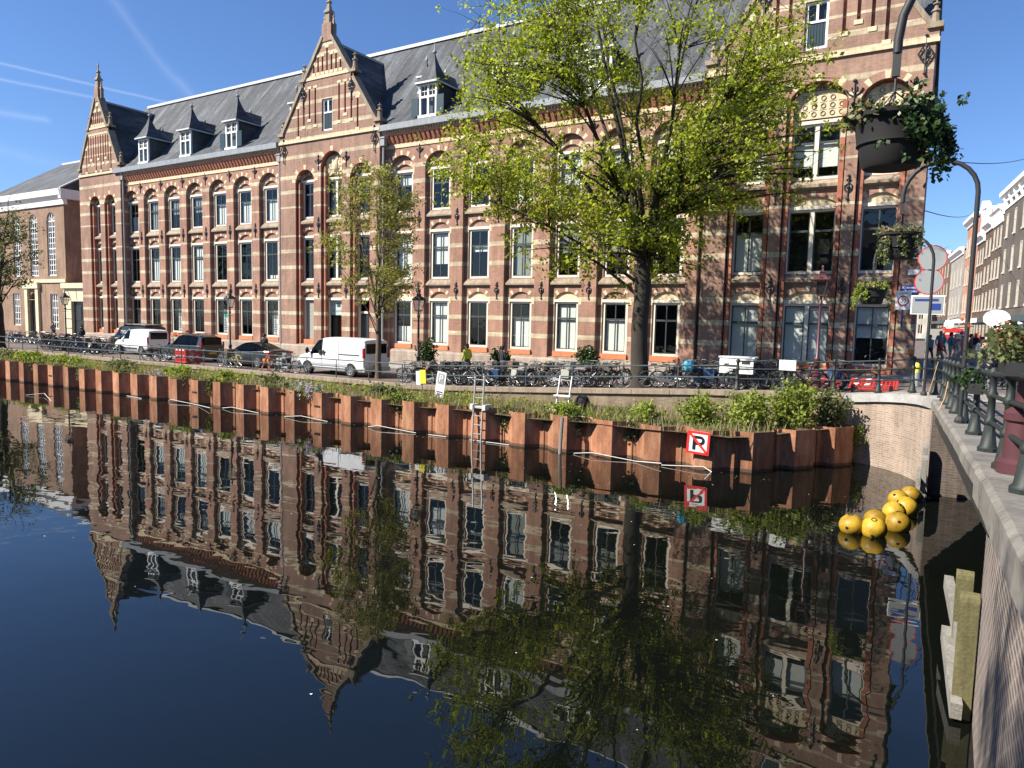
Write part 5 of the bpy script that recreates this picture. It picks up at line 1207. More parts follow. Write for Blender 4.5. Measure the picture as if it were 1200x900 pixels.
# ------------------------------------------------------------------ street furniture
def lantern(x, y, z, paintm, label, h=4.25):
    T = thing('street_lamp', label, 'street lamp', (x, y, z), 'canal street lanterns'); b = MB()
    b.lathe((x, y, z), [(.23, 0), (.23, .12), (.18, .16), (.16, .55), (.19, .58), (.19, .66), (.10, .74), (.085, 1.1), (.11, 1.14), (.11, 1.2), (.06, 1.26), (.048, h - 1.15), (.075, h - 1.12), (.075, h - 1.05), (.04, h - 1.0), (.04, h - .82)], 10)
    b.tube([(x - .32, y, z + h - 1.3), (x + .32, y, z + h - 1.3)], .018, 6)
    for s in (-1, 1): b.tube([(x, y, z + h - 1.05), (x + s * .1, y, z + h - .95), (x + s * .12, y, z + h - .8)], .014, 5)
    b.build('post', paintm, T, smooth=40)
    c = MB(); zb, zt = z + h - .80, z + h - .28
    for i in range(4):
        a = pi / 4 + i * pi / 2; c.bar((x + .17 * cos(a), y + .17 * sin(a), zb), (x + .30 * cos(a), y + .30 * sin(a), zt), .025, .025)
    c.lathe((x, y, zb), [(.19, -.03), (.19, .02)], 4, 0, pi / 4); c.lathe((x, y, zt), [(.33, -.02), (.36, .02), (.33, .05), (.20, .16), (.11, .2), (.11, .25), (.14, .27), (.05, .33), (.03, .42), (.055, .45), (.01, .52)], 4, 0, pi / 4)
    for i in range(4):
        a = i * pi / 2; c.bar((x + .235 * cos(a), y + .235 * sin(a), zt + .03), (x + .24 * cos(a), y + .24 * sin(a), zt + .13), .07, .02)
    ln = c.build('lantern_frame', paintm, T)
    g = MB(); g.lathe((x, y, zb), [(.165, 0), (.285, zt - zb)], 4, 0, pi / 4); g.build('lantern_glass', M['lampglass'], ln, fixn=False)
    return T
M['lampglass'] = glass('lamp_glass', (.75, .75, .72), .12, 0)
lantern(-22.35, 27.35, 1.42, M['trim'], 'black canal lantern in front of the facade, right of the white panel van')
lantern(-36.6, 27.2, 1.42, M['trim'], 'black canal lantern between the black people carrier and the dark saloon')
lantern(-56.2, 27.6, 1.42, M['trim'], 'black canal lantern furthest left, before the tan brick hall')
lantern(-4.0, 26.9, gz(-4), M['maroon'], 'maroon canal lantern before the right gabled block, behind the shrubs', 4.2)
lantern(.72, 9.4, 3.05, M['maroon'], 'near maroon lantern on the bridge at the right picture edge', 6.4)

def hoop(x, y, z, label, flip=1, hgt=5.2, R_=.68):
    """tall hooked pole standing on the bridge edge"""
    T = thing('hoop_pole', label, 'pole', (x, y, z), 'hooped flower basket poles'); b = MB(); zc = z + hgt - R_
    pts = [(x, y, z - .05), (x, y, zc)] + [(x - R_ + R_ * cos(a), y, zc + R_ * sin(a)) for a in [pi * i / 12 for i in range(1, 13)]] + [(x - 2 * R_, y, zc - .12)]
    b.tube(pts, .042, 10); b.build('pole', M['trim'], T, smooth=50)
    c = MB(); c.box(x - 2 * R_ - .035, x - 2 * R_ + .035, y - .025, y + .025, zc - .34, zc - .1); c.tube([(x - 2 * R_, y, zc - .3), (x - 2 * R_, y, zc - .55)], .012, 5); c.lathe((x, y, z), [(.09, 0), (.09, .05), (.055, .12)], 10); c.build('hook', M['trim'], T)
    return (x - 2 * R_, y, zc - .5)
def basket(c, label, seed, trail=1, leaf='leaf_ivy', sc=1.0, dens=1.0):
    x, y, z = c; R = random.Random(seed); T = thing('hanging_basket', label, 'flower basket', (x, y, z - .6), 'hanging baskets on the hooped poles'); b = MB(); rr = .40 * sc
    b.lathe((x, y, z - .58 * sc - .2), [(.27 * sc, 0), (.30 * sc, .04), (.33 * sc, .2), (.36 * sc, .22), (.355 * sc, .25), (.38 * sc, .42), (.43 * sc, .46), (.43 * sc, .50), (.39 * sc, .49)], 20); b.build('pot', M['pot'], T, smooth=35)
    w2 = MB()
    for i in range(3): a = 2 * pi * i / 3 + .4; w2.tube([(x, y, z + .02), (x + .42 * sc * cos(a), y + .42 * sc * sin(a), z - .3 * sc)], .007, 4)
    w2.build('hanger', M['iron'], T)
    cl = []; zt = z - .28 * sc
    for _ in range(int(85 * dens)):
        a = R.uniform(0, 2 * pi); r = rr * sqrt(R.random()) * 1.15; cl.append((x + r * cos(a), y + r * sin(a), zt + R.uniform(-.05, .16) * sc))
    for _ in range(int(14 * dens)):
        a = R.gauss(-.2, .75) if trail else R.uniform(0, 2 * pi); L = R.uniform(.2, .75) * sc; p = Vector((x + rr * cos(a), y + rr * sin(a), zt))
        for k in range(int(L / .055)): p = p + Vector((cos(a) * .03 * max(0, 1 - k * .12) + R.uniform(-.015, .02), R.uniform(-.02, .02), -.05)); cl.append(tuple(p))
    if trail:
        for _ in range(int(70 * dens)): cl.append((x + .24 * sc + R.gauss(.05, .12), y - .05 + R.gauss(0, .2), zt - .1 + R.gauss(0, .17)))
    leaves(cl, 8, .07 * sc, .058 * sc, M[leaf], 'foliage', T, rng=np.random.default_rng(seed))
    dry = [(x + rr * .8 * R.uniform(-1, .3), y + R.uniform(-.3, .3), zt + R.uniform(0, .13)) for _ in range(30)]
    leaves(dry, 10, .08, .07, M['drygrass'], 'dry_stems', T, rng=np.random.default_rng(seed + 1)); return T
h1 = hoop(1.08, 8.0, 3.1, 'near hooped pole carrying the largest dark flower basket, top right', hgt=5.12, R_=.86)
h2 = hoop(.22, 15.9, 2.82, 'tall black hooped pole rising from the bridge edge, arch against the sky', hgt=4.92, R_=.61)
h3 = hoop(-.62, 24.4, 2.6, 'grey hooped pole at the corner, in front of the round signs', hgt=4.75, R_=.78)
basket(h1, 'largest dark hanging flower basket with trailing ivy, top right of the facade', 1, 1, 'leaf_ivy', .88, 1.5)
basket(h2, 'middle hanging basket with dry grassy plants, before the right window', 2, 0, 'leaf_dull', .88)
basket(h3, 'lowest and furthest hanging basket with pale green plants, by the speed sign', 3, 0, 'leaf_shrub', 1.0)

def text(name, body, size, mat, parent, M4, ext=.004, align='CENTER'):
    cu = bpy.data.curves.new(name, 'FONT'); cu.body = body; cu.size = size; cu.extrude = ext; cu.align_x = align; cu.align_y = 'CENTER'
    o = bpy.data.objects.new(name, cu); COL.objects.link(o); dg = bpy.context.evaluated_depsgraph_get(); me = bpy.data.meshes.new_from_object(o.evaluated_get(dg))
    bpy.data.objects.remove(o); me.materials.clear(); me.materials.append(mat); ob = bpy.data.objects.new(name, me); COL.objects.link(ob); ob.parent = parent; ob.matrix_local = M4; return ob
RX90 = Matrix.Rotation(pi / 2, 4, 'X')
def disc(mb, c, r, y0, y1, mi, n=28): mb.prism([(c[0] + r * cos(2 * pi * i / n), c[1] + r * sin(2 * pi * i / n)) for i in range(n)], y0, y1, mi)

# no-mooring sign on the piling
c0 = onY(818, 519, 21.70); T = thing('no_mooring_sign', 'square white no-mooring sign, red border and slash over black P, on the rusty piling', 'sign', tuple(c0)); T.rotation_euler = (0, radians(2.5), 0)
b = MB(); s = .36; b.box(-s, s, .005, .03, -s, s, 0); b.box(-s, s, -.004, .005, s - .075, s, 1); b.box(-s, s, -.004, .005, -s, -s + .075, 1); b.box(-s, -s + .075, -.004, .005, -s + .075, s - .075, 1); b.box(s - .075, s, -.004, .005, -s + .075, s - .075, 1)
b.bar((-s + .06, -.016, s - .06), (s - .06, -.016, -s + .06), .075, .006, 1, up=(0, 1, 0)); 
o = b.build('panel', [M['signwhite'], M['signred']]); o.parent = T
b = MB(); b.box(-.17, -.08, -.012, .004, -.22, .22); b.box(-.08, .06, -.012, .004, .14, .22); b.box(-.08, .06, -.012, .004, -.06, .02)
b.prism([(.06 + .14 * sin(a), .08 + .14 * cos(a)) for a in [pi * i / 8 for i in range(9)]] + [(.06 + .06 * sin(a), .08 + .06 * cos(a)) for a in [pi - pi * i / 8 for i in range(9)]], -.012, .004)
o = b.build('letter', M['signblack'], fixn=False); o.parent = T
b = MB(); b.box(-.05, .05, .03, .3, -.1, .1); o = b.build('bracket', M['steel']); o.parent = T
# boards on the embankment
c0 = onY(494, 454, 24.4); T = thing('board', 'small yellow notice board with a pale back leaf on a stake in the weeds', 'sign', (c0.x, c0.y, 1.1)); T.rotation_euler = (0, radians(-4), 0)
for (nm, a, m_, dz) in (('panel', (-.05, .28, 0, .02, .55, 1.15), M['signyellow'], 0), ('back_leaf', (-.28, -.06, .03, .05, .5, 1.1), M['signwhite'], 0), ('stake', (-.03, .02, .055, .09, -.3, .6), M['greywood'], 0)):
    o = MB().box(*a).build(nm, m_); o.parent = T
c0 = onY(514, 456, 24.3); T = thing('parking_board', 'tilted white board with a blue P panel standing in the weeds', 'sign', (c0.x, c0.y, 1.1)); T.rotation_euler = (0, radians(9), 0)
o = MB().box(-.24, .24, 0, .03, .0, 1.15).build('panel', M['signwhite']); o.parent = T
o = MB().box(-.17, .17, -.008, -.001, .62, 1.08).build('blue_panel', M['signgrey']); o.parent = T; text('letter', 'P', .42, M['signwhite'], T, Matrix.Translation((0, -.014, .85)) @ RX90)
o = MB().box(-.17, .17, -.008, -.001, .25, .30).box(-.12, .12, -.008, -.001, .16, .2).build('printed_lines', M['signblue']); o.parent = T
tag(MB().bar((c0.x - 2.2, 24.5, 1.45), (c0.x - .35, 24.45, 1.95), .08, .08).build('timber_beam', M['greywood'], origin=(c0.x - 1, 24.5, 1.5)), 'weathered timber beam lying in the weeds beside the yellow board', 'beam')

# ladders
def ladder(label, px, y, z0, z1, w=.4, lean=.22):
    x = onY(px, 470, y).x; T = thing('ladder', label, 'ladder', (x, y, z0)); a = MB()
    for s in (-1, 1): a.bar((x + s * w / 2, y, z0), (x + s * w / 2, y + lean, z1), .035, .07, up=(0, 1, 0)); 
    a.build('side_rails', M['alu'], T); r = MB(); n = int((z1 - z0 - .2) / .29)
    for i in range(n): t = (i + .6) / n; r.tube([(x - w / 2, y + lean * t, z0 + (z1 - z0) * t), (x + w / 2, y + lean * t, z0 + (z1 - z0) * t)], .018, 6)
    r.build('rungs', M['alu'], T); return x
xl = ladder('aluminium ladder standing in the water against the piling, left of the other', 558, 21.42, -.9, 2.45, .40)
tag(MB().box(xl - .36, xl + .36, 21.56, 21.66, 1.26, 1.34).box(xl - .34, xl - .22, 21.5, 21.9, 1.2, 1.4).box(xl + .22, xl + .34, 21.5, 21.9, 1.2, 1.4).build('ladder_clamp', M['whiteplastic'], origin=(xl, 21.8, 1.2)), 'white clamp bar holding the left ladder to the piling top', 'clamp')
xl = ladder('short aluminium ladder with white treads standing on the embankment, right of the other', 657, 23.2, .9, 2.5, .5, .4)
b = MB(); b.box(xl - .34, xl + .34, 23.25, 23.5, 1.75, 1.80); b.box(xl - .36, xl + .36, 23.0, 23.3, 1.02, 1.3); tag(b.build('step_platform', M['whiteplastic'], origin=(xl, 23.3, 1.5)), 'white step boards on the right aluminium ladder', 'steps')
b = MB(); b.lathe((xl + .35, 24.3, 1.1), [(.18, 0), (.28, .12), (.30, .4), (.22, .58), (.08, .66)], 9); tag(b.build('black_bag', M['pot'], origin=(xl + .35, 24.3, 1.1), smooth=50), 'black plastic sack leaning behind the right ladder', 'bag')
# white floating lines at the waterline
for i, (pl, lb) in enumerate([([(30, 463), (52, 461), (60, 470)], 'white float line at the far left of the piling'), ([(197, 470), (211, 467), (234, 474), (246, 478)], 'white float line below the black people carrier'), ([(262, 478), (282, 476), (303, 484)], 'white float line below the dark saloon'), ([(333, 488), (363, 486), (384, 494)], 'white float line below the white panel van'),
                             ([(432, 500), (453, 497), (489, 507)], 'white float line left of the yellow board'), ([(503, 509), (541, 508)], 'short white float line left of the left ladder'), ([(565, 512), (598, 521)], 'white float line just right of the left ladder'), ([(676, 530), (701, 528), (748, 539), (775, 543)], 'long white float line right of the right ladder'), ([(775, 545), (830, 544), (834, 553), (826, 561)], 'white float line below the no-mooring sign, hooked at its end'), ([(158, 463), (166, 467)], 'tiny white float line near the left end of the piling')]):
    pts = [onZ(px, py, .03 + .10 * (k % 2 == 1 and len(pl) > 2)) for k, (px, py) in enumerate(pl)]
    for p in pts: p.y = min(p.y, pile_y(p.x) - .50)
    tag(MB().tube(pts, .012, 6).build('float_line', M['whiteplastic'], origin=tuple(pts[0])), lb, 'rope', 'white float lines along the piling')
# buoys
for i, (px, py, r, lb) in enumerate([(998, 615, .285, 'yellow buoy floating alone left of the buoy cluster'), (1026, 609, .275, 'yellow buoy second from the left in the cluster, behind a darker one'), (1024, 619, .295, 'dirty yellow buoy with black underside, second lowest of the cluster'), (1052, 613, .30, 'bright yellow buoy lowest right in the cluster with a dark eye'), (1048, 600, .29, 'yellow buoy in the middle of the cluster'),
                                   (1062, 594, .295, 'olive-yellow buoy beside the fender, right of the middle'), (1053, 585, .275, 'bright yellow buoy second furthest, left of the furthest one'), (1067, 580, .275, 'ochre buoy furthest away against the brick wall')]):
    p = onZ(px, py, .16); b = MB(); r *= .93; b.sphere((0, 0, 0), (r, r, r * .95), 20, 14); b.tube([(r * .2 * cos(a), r * .2 * sin(a), r * .95) for a in [i * pi / 3 for i in range(6)]], .012, 4, 1, True); b.lathe((r * .72, -r * .55, .02), [(.03, -.03), (.045, 0), (.03, .03)], 8, 1)
    o = b.build('buoy', [M['yellow'], M['pot']], smooth=50); o.location = (p.x, p.y, .15); o.rotation_euler = (rnd.uniform(-.6, .6), rnd.uniform(-.6, .6), rnd.uniform(0, 6)); tag(o, lb, 'buoy', 'yellow buoys by the bridge')

# signs by the corner
c = onY(1078, 460, 28.4); T = thing('sign_pole', 'grey pole with two round red-rimmed signs and a white plate at the street corner', 'traffic sign', (c.x + .1, c.y, gz(0))); x, y = c.x + .1, c.y; GZ = gz(0)
MB().tube([(x, y, gz(0)), (x + .02, y, 7.3)], .05, 8).build('pole', M['steel'], T)
for (px, py) in ((1098, 303), (1094, 330)):
    q_ = onY(px - 5, py, 28.3); b = MB(); disc(b, (q_.x, q_.z), .45, 28.27, 28.29, 1); disc(b, (q_.x, q_.z), .415, 28.262, 28.268, 0); b.build('round_sign', [M['signgrey'], M['signred']], T)
q_ = onY(1088, 353, 28.3); b = MB(); b.box(q_.x - .52, q_.x + .48, 28.24, 28.26, q_.z - .45, q_.z + .2, 1); b.box(q_.x - .48, q_.x + .44, 28.228, 28.238, q_.z - .41, q_.z + .16, 0); b.box(q_.x + .05, q_.x + .38, 28.22, 28.227, q_.z - .3, q_.z - .08, 2); b.box(q_.x - .4, q_.x + .3, 28.22, 28.227, q_.z, q_.z + .08, 2); b.build('white_plate', [M['signgrey'], M['signwhite'], M['signblue']], T)
c = onY(1058.5, 352, 34.55); T = thing('speed_sign', 'white zone sign with red ring and 30, fixed beside the corner of the brick building', 'traffic sign', tuple(c))
b = MB(); b.box(-.30, .30, 0, .03, -.40, .40, 0); b.prism([(.22 * cos(a), -.02 + .22 * sin(a)) for a in [2 * pi * i / 28 for i in range(28)]], -.006, 0, 1); b.prism([(.165 * cos(a), -.02 + .165 * sin(a)) for a in [2 * pi * i / 28 for i in range(28)]], -.012, -.006, 0); o = b.build('panel', [M['signwhite'], M['signred']]); o.parent = T
text('digits', '30', .22, M['signblack'], T, Matrix.Translation((0, -.016, -.02)) @ RX90); text('zone_word', 'ZONE', .10, M['signblack'], T, Matrix.Translation((0, -.005, .30)) @ RX90)
o = MB().box(-.03, .03, .03, .09, -1.15, .35).build('post', M['signblue']); o.parent = T; o = MB().box(-.04, .04, .03, .68, -.05, .05).box(-.04, .04, .03, .68, -1.1, -1.0).build('bracket', M['steel']); o.parent = T
c = onY(1068, 339, 35.12); T = thing('street_name_sign', 'small dark blue street name plate with white letters on the brick corner', 'sign', tuple(c)); o = MB().box(-.42, .42, 0, .03, -.17, .17).build('panel', M['signblue']); o.parent = T
text('letters', 'Kloveniers-', .15, M['signwhite'], T, Matrix.Translation((0, -.005, .07)) @ RX90); text('letters', 'burgwal', .15, M['signwhite'], T, Matrix.Translation((0, -.005, -.08)) @ RX90)
for (px, py, lb) in ((1072, 300, 'upper blank white wall plate on the brick corner'), (1071, 319, 'lower blank white wall plate on the brick corner')):
    c = onY(px, py, 35.15); tag(MB().box(c.x - .22, c.x + .22, 35.12, 35.18, c.z - .11, c.z + .11).build('wall_plate', M['signwhite'], origin=tuple(c)), lb, 'plate', 'white plates on the corner')
c = onY(1068, 412, 35.1); tag(MB().box(c.x - .12, c.x + .12, 34.95, 35.18, c.z - .1, c.z + .1).build('lock_box', M['orange'], origin=tuple(c)), 'small orange box on the brick corner below the speed sign', 'box')
# bollard, red fence panels lying down, ropes
T = thing('bollard', 'grey bollard with yellow reflective top behind the corner railing', 'bollard', (-1.02, 29.2, 2.5)); MB().lathe((-1.02, 29.2, 2.5), [(.13, 0), (.12, .5)], 12).build('post', M['steel'], T, smooth=40); MB().lathe((-1.02, 29.2, 3.0), [(.125, 0), (.125, .22), (.09, .32), (.03, .36)], 12).build('reflective_top', M['signyellow'], T, smooth=40)
def meshpanel(label, M4, w=1.15, h=1.0, cat='barrier'):
    T = thing('plastic_barrier', label, cat, (0, 0, 0), 'red plastic barriers'); f = MB(); f.box(0, w, -.02, .02, 0, .09); f.box(0, w, -.02, .02, h - .14, h); f.box(0, .06, -.02, .02, .09, h - .14); f.box(w - .06, w, -.02, .02, .09, h - .14)
    for i in range(1, 12): f.box(w * i / 12 - .022, w * i / 12 + .022, -.012, .012, .09, h - .14)
    for k in (.28, .42, .55, .68): f.box(.06, w - .06, -.011, .011, k * h, k * h + .022)
    o = f.build('panel', M['red']); o.parent = T; g = MB()
    for i in range(3): g.prism([(.1 + i * .36, h - .12), (.24 + i * .36, h - .12), (.31 + i * .36, h - .02), (.17 + i * .36, h - .02)], -.026, -.019); g.prism([(.1 + i * .36, .38 * h), (.24 + i * .36, .38 * h), (.31 + i * .36, .52 * h), (.17 + i * .36, .52 * h)], -.026, -.014)
    o = g.build('white_stripes', M['signwhite']); o.parent = T; o = MB().box(.1, .22, -.2, .2, -.06, .0).box(w - .22, w - .1, -.2, .2, -.06, 0).build('feet', M['trim']); o.parent = T; T.matrix_world = M4; return T
p = onZ(214, 424, 1.45)
meshpanel('red and white plastic barrier standing in front of the black people carrier', Matrix.Translation((p.x + .35, 25.95, 1.48)) @ Matrix.Rotation(radians(-4), 4, 'Z'), 1.15, .85)
meshpanel('short red barrier set at an angle to the striped one, before the black people carrier', Matrix.Translation((p.x + 1.55, 25.9, 1.48)) @ Matrix.Rotation(radians(60), 4, 'Z'), .8, .85)
meshpanel('red plastic barrier lying flat behind the corner railing, right one', Matrix.Translation((-3.0, 27.3, 2.42)) @ Matrix.Rotation(radians(-72), 4, 'X'), 1.5)
meshpanel('red plastic barrier lying flat behind the shrubs, left one', Matrix.Translation((-4.6, 27.1, 2.42)) @ Matrix.Rotation(radians(-76), 4, 'X'), 1.3)
T = thing('trestle', 'orange wooden trestle between the dark saloon and the white panel van', 'trestle', (-31.9, 26.1, 1.42)); b = MB()
for s in (-1, 1): b.bar((-31.9 + s * .35, 25.9, 1.42), (-31.9 + s * .05, 26.1, 2.3), .1, .06); b.bar((-31.9 + s * .35, 26.4, 1.42), (-31.9 + s * .05, 26.1, 2.3), .1, .06)
b.build('legs', M['terracotta'], T); MB().bar((-32.3, 26.1, 2.0), (-31.5, 26.1, 2.0), .08, .16).build('cross_bar', M['orange'], T)
for i, (pts, lb) in enumerate([([(-.02, 19.6, 3.35), (-.06, 19.2, 3.0), (-.16, 18.9, 2.72)], 'orange rope tied to the bridge railing, hanging to the edge stone'), ([(-.3, 23.6, 3.65), (-.4, 23.4, 3.1), (-.5, 23.3, 2.62)], 'tan rope hanging from the railing by the corner')]):
    tag(MB().tube(pts, .009, 5).build('rope', M['rope'], origin=pts[0]), lb, 'rope')
T = thing('mooring_pole', 'grey weathered pole standing in the water before the piling, right of the right ladder', 'pole', (-11.25, 21.3, 0)); MB().tube([(-11.25, 21.35, -1.5), (-11.2, 21.5, 1.25)], .06, 7).build('pole', M['greywood'], T)
# overhead wires
for i, (a, b_, lb) in enumerate([((1086, 184, 35), (1205, 185, 70), 'upper thin cable spanning the street before the sky'), ((1084, 247, 35), (1140, 250, 100), 'middle thin cable spanning the street below the upper one'), ((1082, 282, 35), (1112, 288, 120), 'lowest thin cable over the street, by the round signs')]):
    A, B = onY(*a), onY(*b_); tag(MB().tube([A.lerp(B, t) - Vector((0, 0, .35 * 4 * t * (1 - t))) for t in [k / 8 for k in range(9)]], .022, 4).build('overhead_cable', M['trim'], origin=tuple(A)), lb, 'cable')
# flower box on the bridge railing and shop signs in the street
T = thing('flower_box', 'wide flower box with orange-brown blooms on the bridge railing at right', 'planter', (.6, 9.3, 4.05)); MB().box(.47, .70, 8.6, 10.0, 4.14, 4.27).build('box', M['trim'], T); R = random.Random(6)
leaves([(.58 + R.gauss(0, .13), R.uniform(8.6, 10.0), 4.32 + R.uniform(-.05, .30)) for _ in range(150)], 8, .08, .06, M['leaf_dull'], 'foliage', T); leaves([(.58 + R.gauss(0, .13), R.uniform(8.6, 10.0), 4.5 + R.uniform(-.05, .18)) for _ in range(60)], 6, .05, .05, leafmat('bloom_orange', (.22, .07, .03), (.42, .2, .1)), 'blooms', T)['kind'] = 'stuff'
T = thing('flower_box', 'dark flower box with sparse plants further along the bridge railing', 'planter', (.36, 13.4, 3.5)); MB().box(.26, .46, 13.0, 13.8, 3.6, 3.75).build('box', M['trim'], T); leaves([(.36 + R.gauss(0, .14), R.uniform(13.0, 13.8), 3.8 + R.uniform(-.1, .15)) for _ in range(50)], 7, .08, .06, M['leaf_ivy'], 'foliage', T)
for (px, py, w, h, y, m_, bx, tx, lb) in ((1184, 394, 1.15, .62, 60, 'signred', 'signwhite', None, 'red shop board with white lettering above the bridge crowd'), (1115, 391, 1.5, .75, 62, 'signred', 'signwhite', None, 'red hanging shop board further left in the street'), (1097, 392, .8, .8, 60, 'blind_grey', None, None, 'pale turquoise hanging shop board beside the signs'), (1168, 373, 1.6, 1.2, 60, 'white', None, None, 'white oval shop sign over the street'), (1112, 380, .7, .7, 66, 'white', None, None, 'small round white shop sign in the street')):
    c = onY(px, py, y); T = thing('shop_sign', lb, 'shop sign', tuple(c), 'shop signs in the street'); b = MB()
    if 'oval' in lb or 'round' in lb: b.prism([(w / 2 * cos(2 * pi * i / 24), h / 2 * sin(2 * pi * i / 24)) for i in range(24)], 0, .12)
    else: b.box(-w / 2, w / 2, 0, .12, -h / 2, h / 2)
    o = b.build('board', M[m_]); o.parent = T; o = MB().tube([(0, .06, h / 2), (w * .9, .06, h / 2 + .2)], .03, 5).build('bracket', M['iron']); o.parent = T
    if bx: o = MB().box(-w * .38, w * .38, -.012, 0, -.06, .06).build('lettering_band', M[bx]); o.parent = T

# petals and flecks drifting on the water
rg = np.random.default_rng(77); mb = MB()
for _ in range(420):
    x = rg.uniform(-40, -.6); y = rg.uniform(4, 21.2)
    if rg.random() < .5: y = pile_y(x) - .3 - rg.exponential(.7)
    if x > -4 and y > 21.3: continue
    r = rg.uniform(.010, .028); a = rg.uniform(0, 6.28); mb.add([(x + r * cos(a + k * 2.09), y + r * sin(a + k * 2.09), .006) for k in range(3)], [(0, 1, 2)], int(rg.random() < .4))
tag(mb.build('floating_petals', [M['whiteplastic'], M['leaf_olive']], fixn=False), kind='stuff')
# ------------------------------------------------------------------ vehicles (front towards -x)
def vehicle(name, label, cat, loc, st, mat, wheels, wr_, plate_m='plate', rot=0., group='vehicles parked on the quay', extra=None, scl=1.0):
    T = thing(name, label, cat, (0, 0, 0), group); body, gl = MB(), MB(); secs = []
    for (x, zs, zb, zr, w, wr, *_f) in st:
        half = [(w * .88, zs), (w * .985, zs + .16), (w, (zs + zb) / 2 + .05), (w * .985, zb - .05), (w * .95, zb), (wr, zr - .06), (wr * .80, zr - .012), (wr * .4, zr + .012), (0, zr + .02)]
        secs.append([(x, y, z) for y, z in half])
    for i in range(len(st) - 1):
        sf, tf = st[i][6], st[i][7]
        for sgn in (1, -1):
            A = [(p[0], p[1] * sgn, p[2]) for p in secs[i]]; B = [(p[0], p[1] * sgn, p[2]) for p in secs[i + 1]]
            for k in range(len(A) - 1):
                g = (k == 4 and sf == 'g') or (k >= 5 and tf == 'g')
                (gl if g else body).quad(A[k], B[k], B[k + 1], A[k + 1])
            body.quad(A[0], B[0], (B[0][0], 0, B[0][2]), (A[0][0], 0, A[0][2]), 1)
    for s in (secs[0], secs[-1]):
        pts = s + [(p[0], -p[1], p[2]) for p in s[::-1][1:]]; body.add(pts, [tuple(range(len(pts)))])
    o = body.build('body', [mat, M['trim']], T, smooth=32)
    gl.build('windows', M['carglass'], T, smooth=32)
    seat = MB(); x0 = st[0][0]; L = st[-1][0]; W_ = max(s[4] for s in st)
    for (x, w, *_r) in wheels:
        for s in (-1, 1):
            wl = MB(); y = s * (w - .085)
            ring = lambda r, yy: [(x + r * cos(2 * pi * i / 22), yy, wr_ + r * sin(2 * pi * i / 22)) for i in range(22)]
            R_ = [ring(wr_ * .62, y + s * .10), ring(wr_ * .95, y + s * .105), ring(wr_, y + s * .07), ring(wr_, y - s * .1), ring(wr_ * .6, y - s * .1)]; n = 22
            for a, b in zip(R_, R_[1:]):
                wl.add(a + b, [(i, (i + 1) % n, (i + 1) % n + n, i + n) for i in range(n)], 0)
            wh = wl.build('wheel', M['rubber'], T, smooth=40)
            rm = MB(); rm.add(ring(wr_ * .62, y + s * .07), [tuple(range(n))], 1)
            for k in range(7):
                a = 2 * pi * k / 7; rm.bar((x + .06 * cos(a), y + s * .085, wr_ + .06 * sin(a)), (x + wr_ * .6 * cos(a), y + s * .09, wr_ + wr_ * .6 * sin(a)), .05, .03, 0, up=(0, 1, 0))
            rm.add(ring(.075, y + s * .10), [tuple(range(n))], 0); rm.tube(ring(wr_ * .61, y + s * .095), .02, 5, 0, True); rm.build('rim', [M['rim'], M['trim']], wh)
            ac = MB(); rr = wr_ * 1.17; ac.add([(x + rr * cos(pi * i / 14 - .12), s * (w + .004), wr_ + rr * sin(pi * i / 14 - .12)) for i in range(15)] + [(x + rr * cos(-.12 - pi + .24 if False else 0), s * (w + .004), st[0][1] + .02)], [tuple(range(16))]); 
            ac2 = MB(); ac2.add([(x + rr * cos(a), s * (w + .004), max(st[1][1] + .01, wr_ + rr * sin(a))) for a in [2 * pi * i / 24 for i in range(24)]], [tuple(range(24))]); ac2.build('wheel_arch', M['trim'], T)
    for sy in (-1, 1):
        zb = st[1][2]
        w0 = st[1][4]
        MB().sphere((st[1][0] - .02, sy * w0 * .76, st[1][2] - .10), (.16, w0 * .2, .10), 10, 6).build('headlight', M['lampclear'], T, smooth=60)
    if extra: extra(T)
    mb = MB(); mb.box(L - .0, L + .018, -.26, .26, .52, .63); mb.build('number_plate', M[plate_m], T)
    mb = MB(); mb.box(st[0][0] - .02, st[0][0], -.26, .26, .42, .53); mb.build('number_plate', M[plate_m], T)
    T.location = loc; T.rotation_euler = (0, 0, rot); T.scale = (scl, 1, 1); return T
def boxpart(T, nm, mat, *bs):
    mb = MB()
    for b in bs: mb.box(*b)
    return mb.build(nm, mat, T)
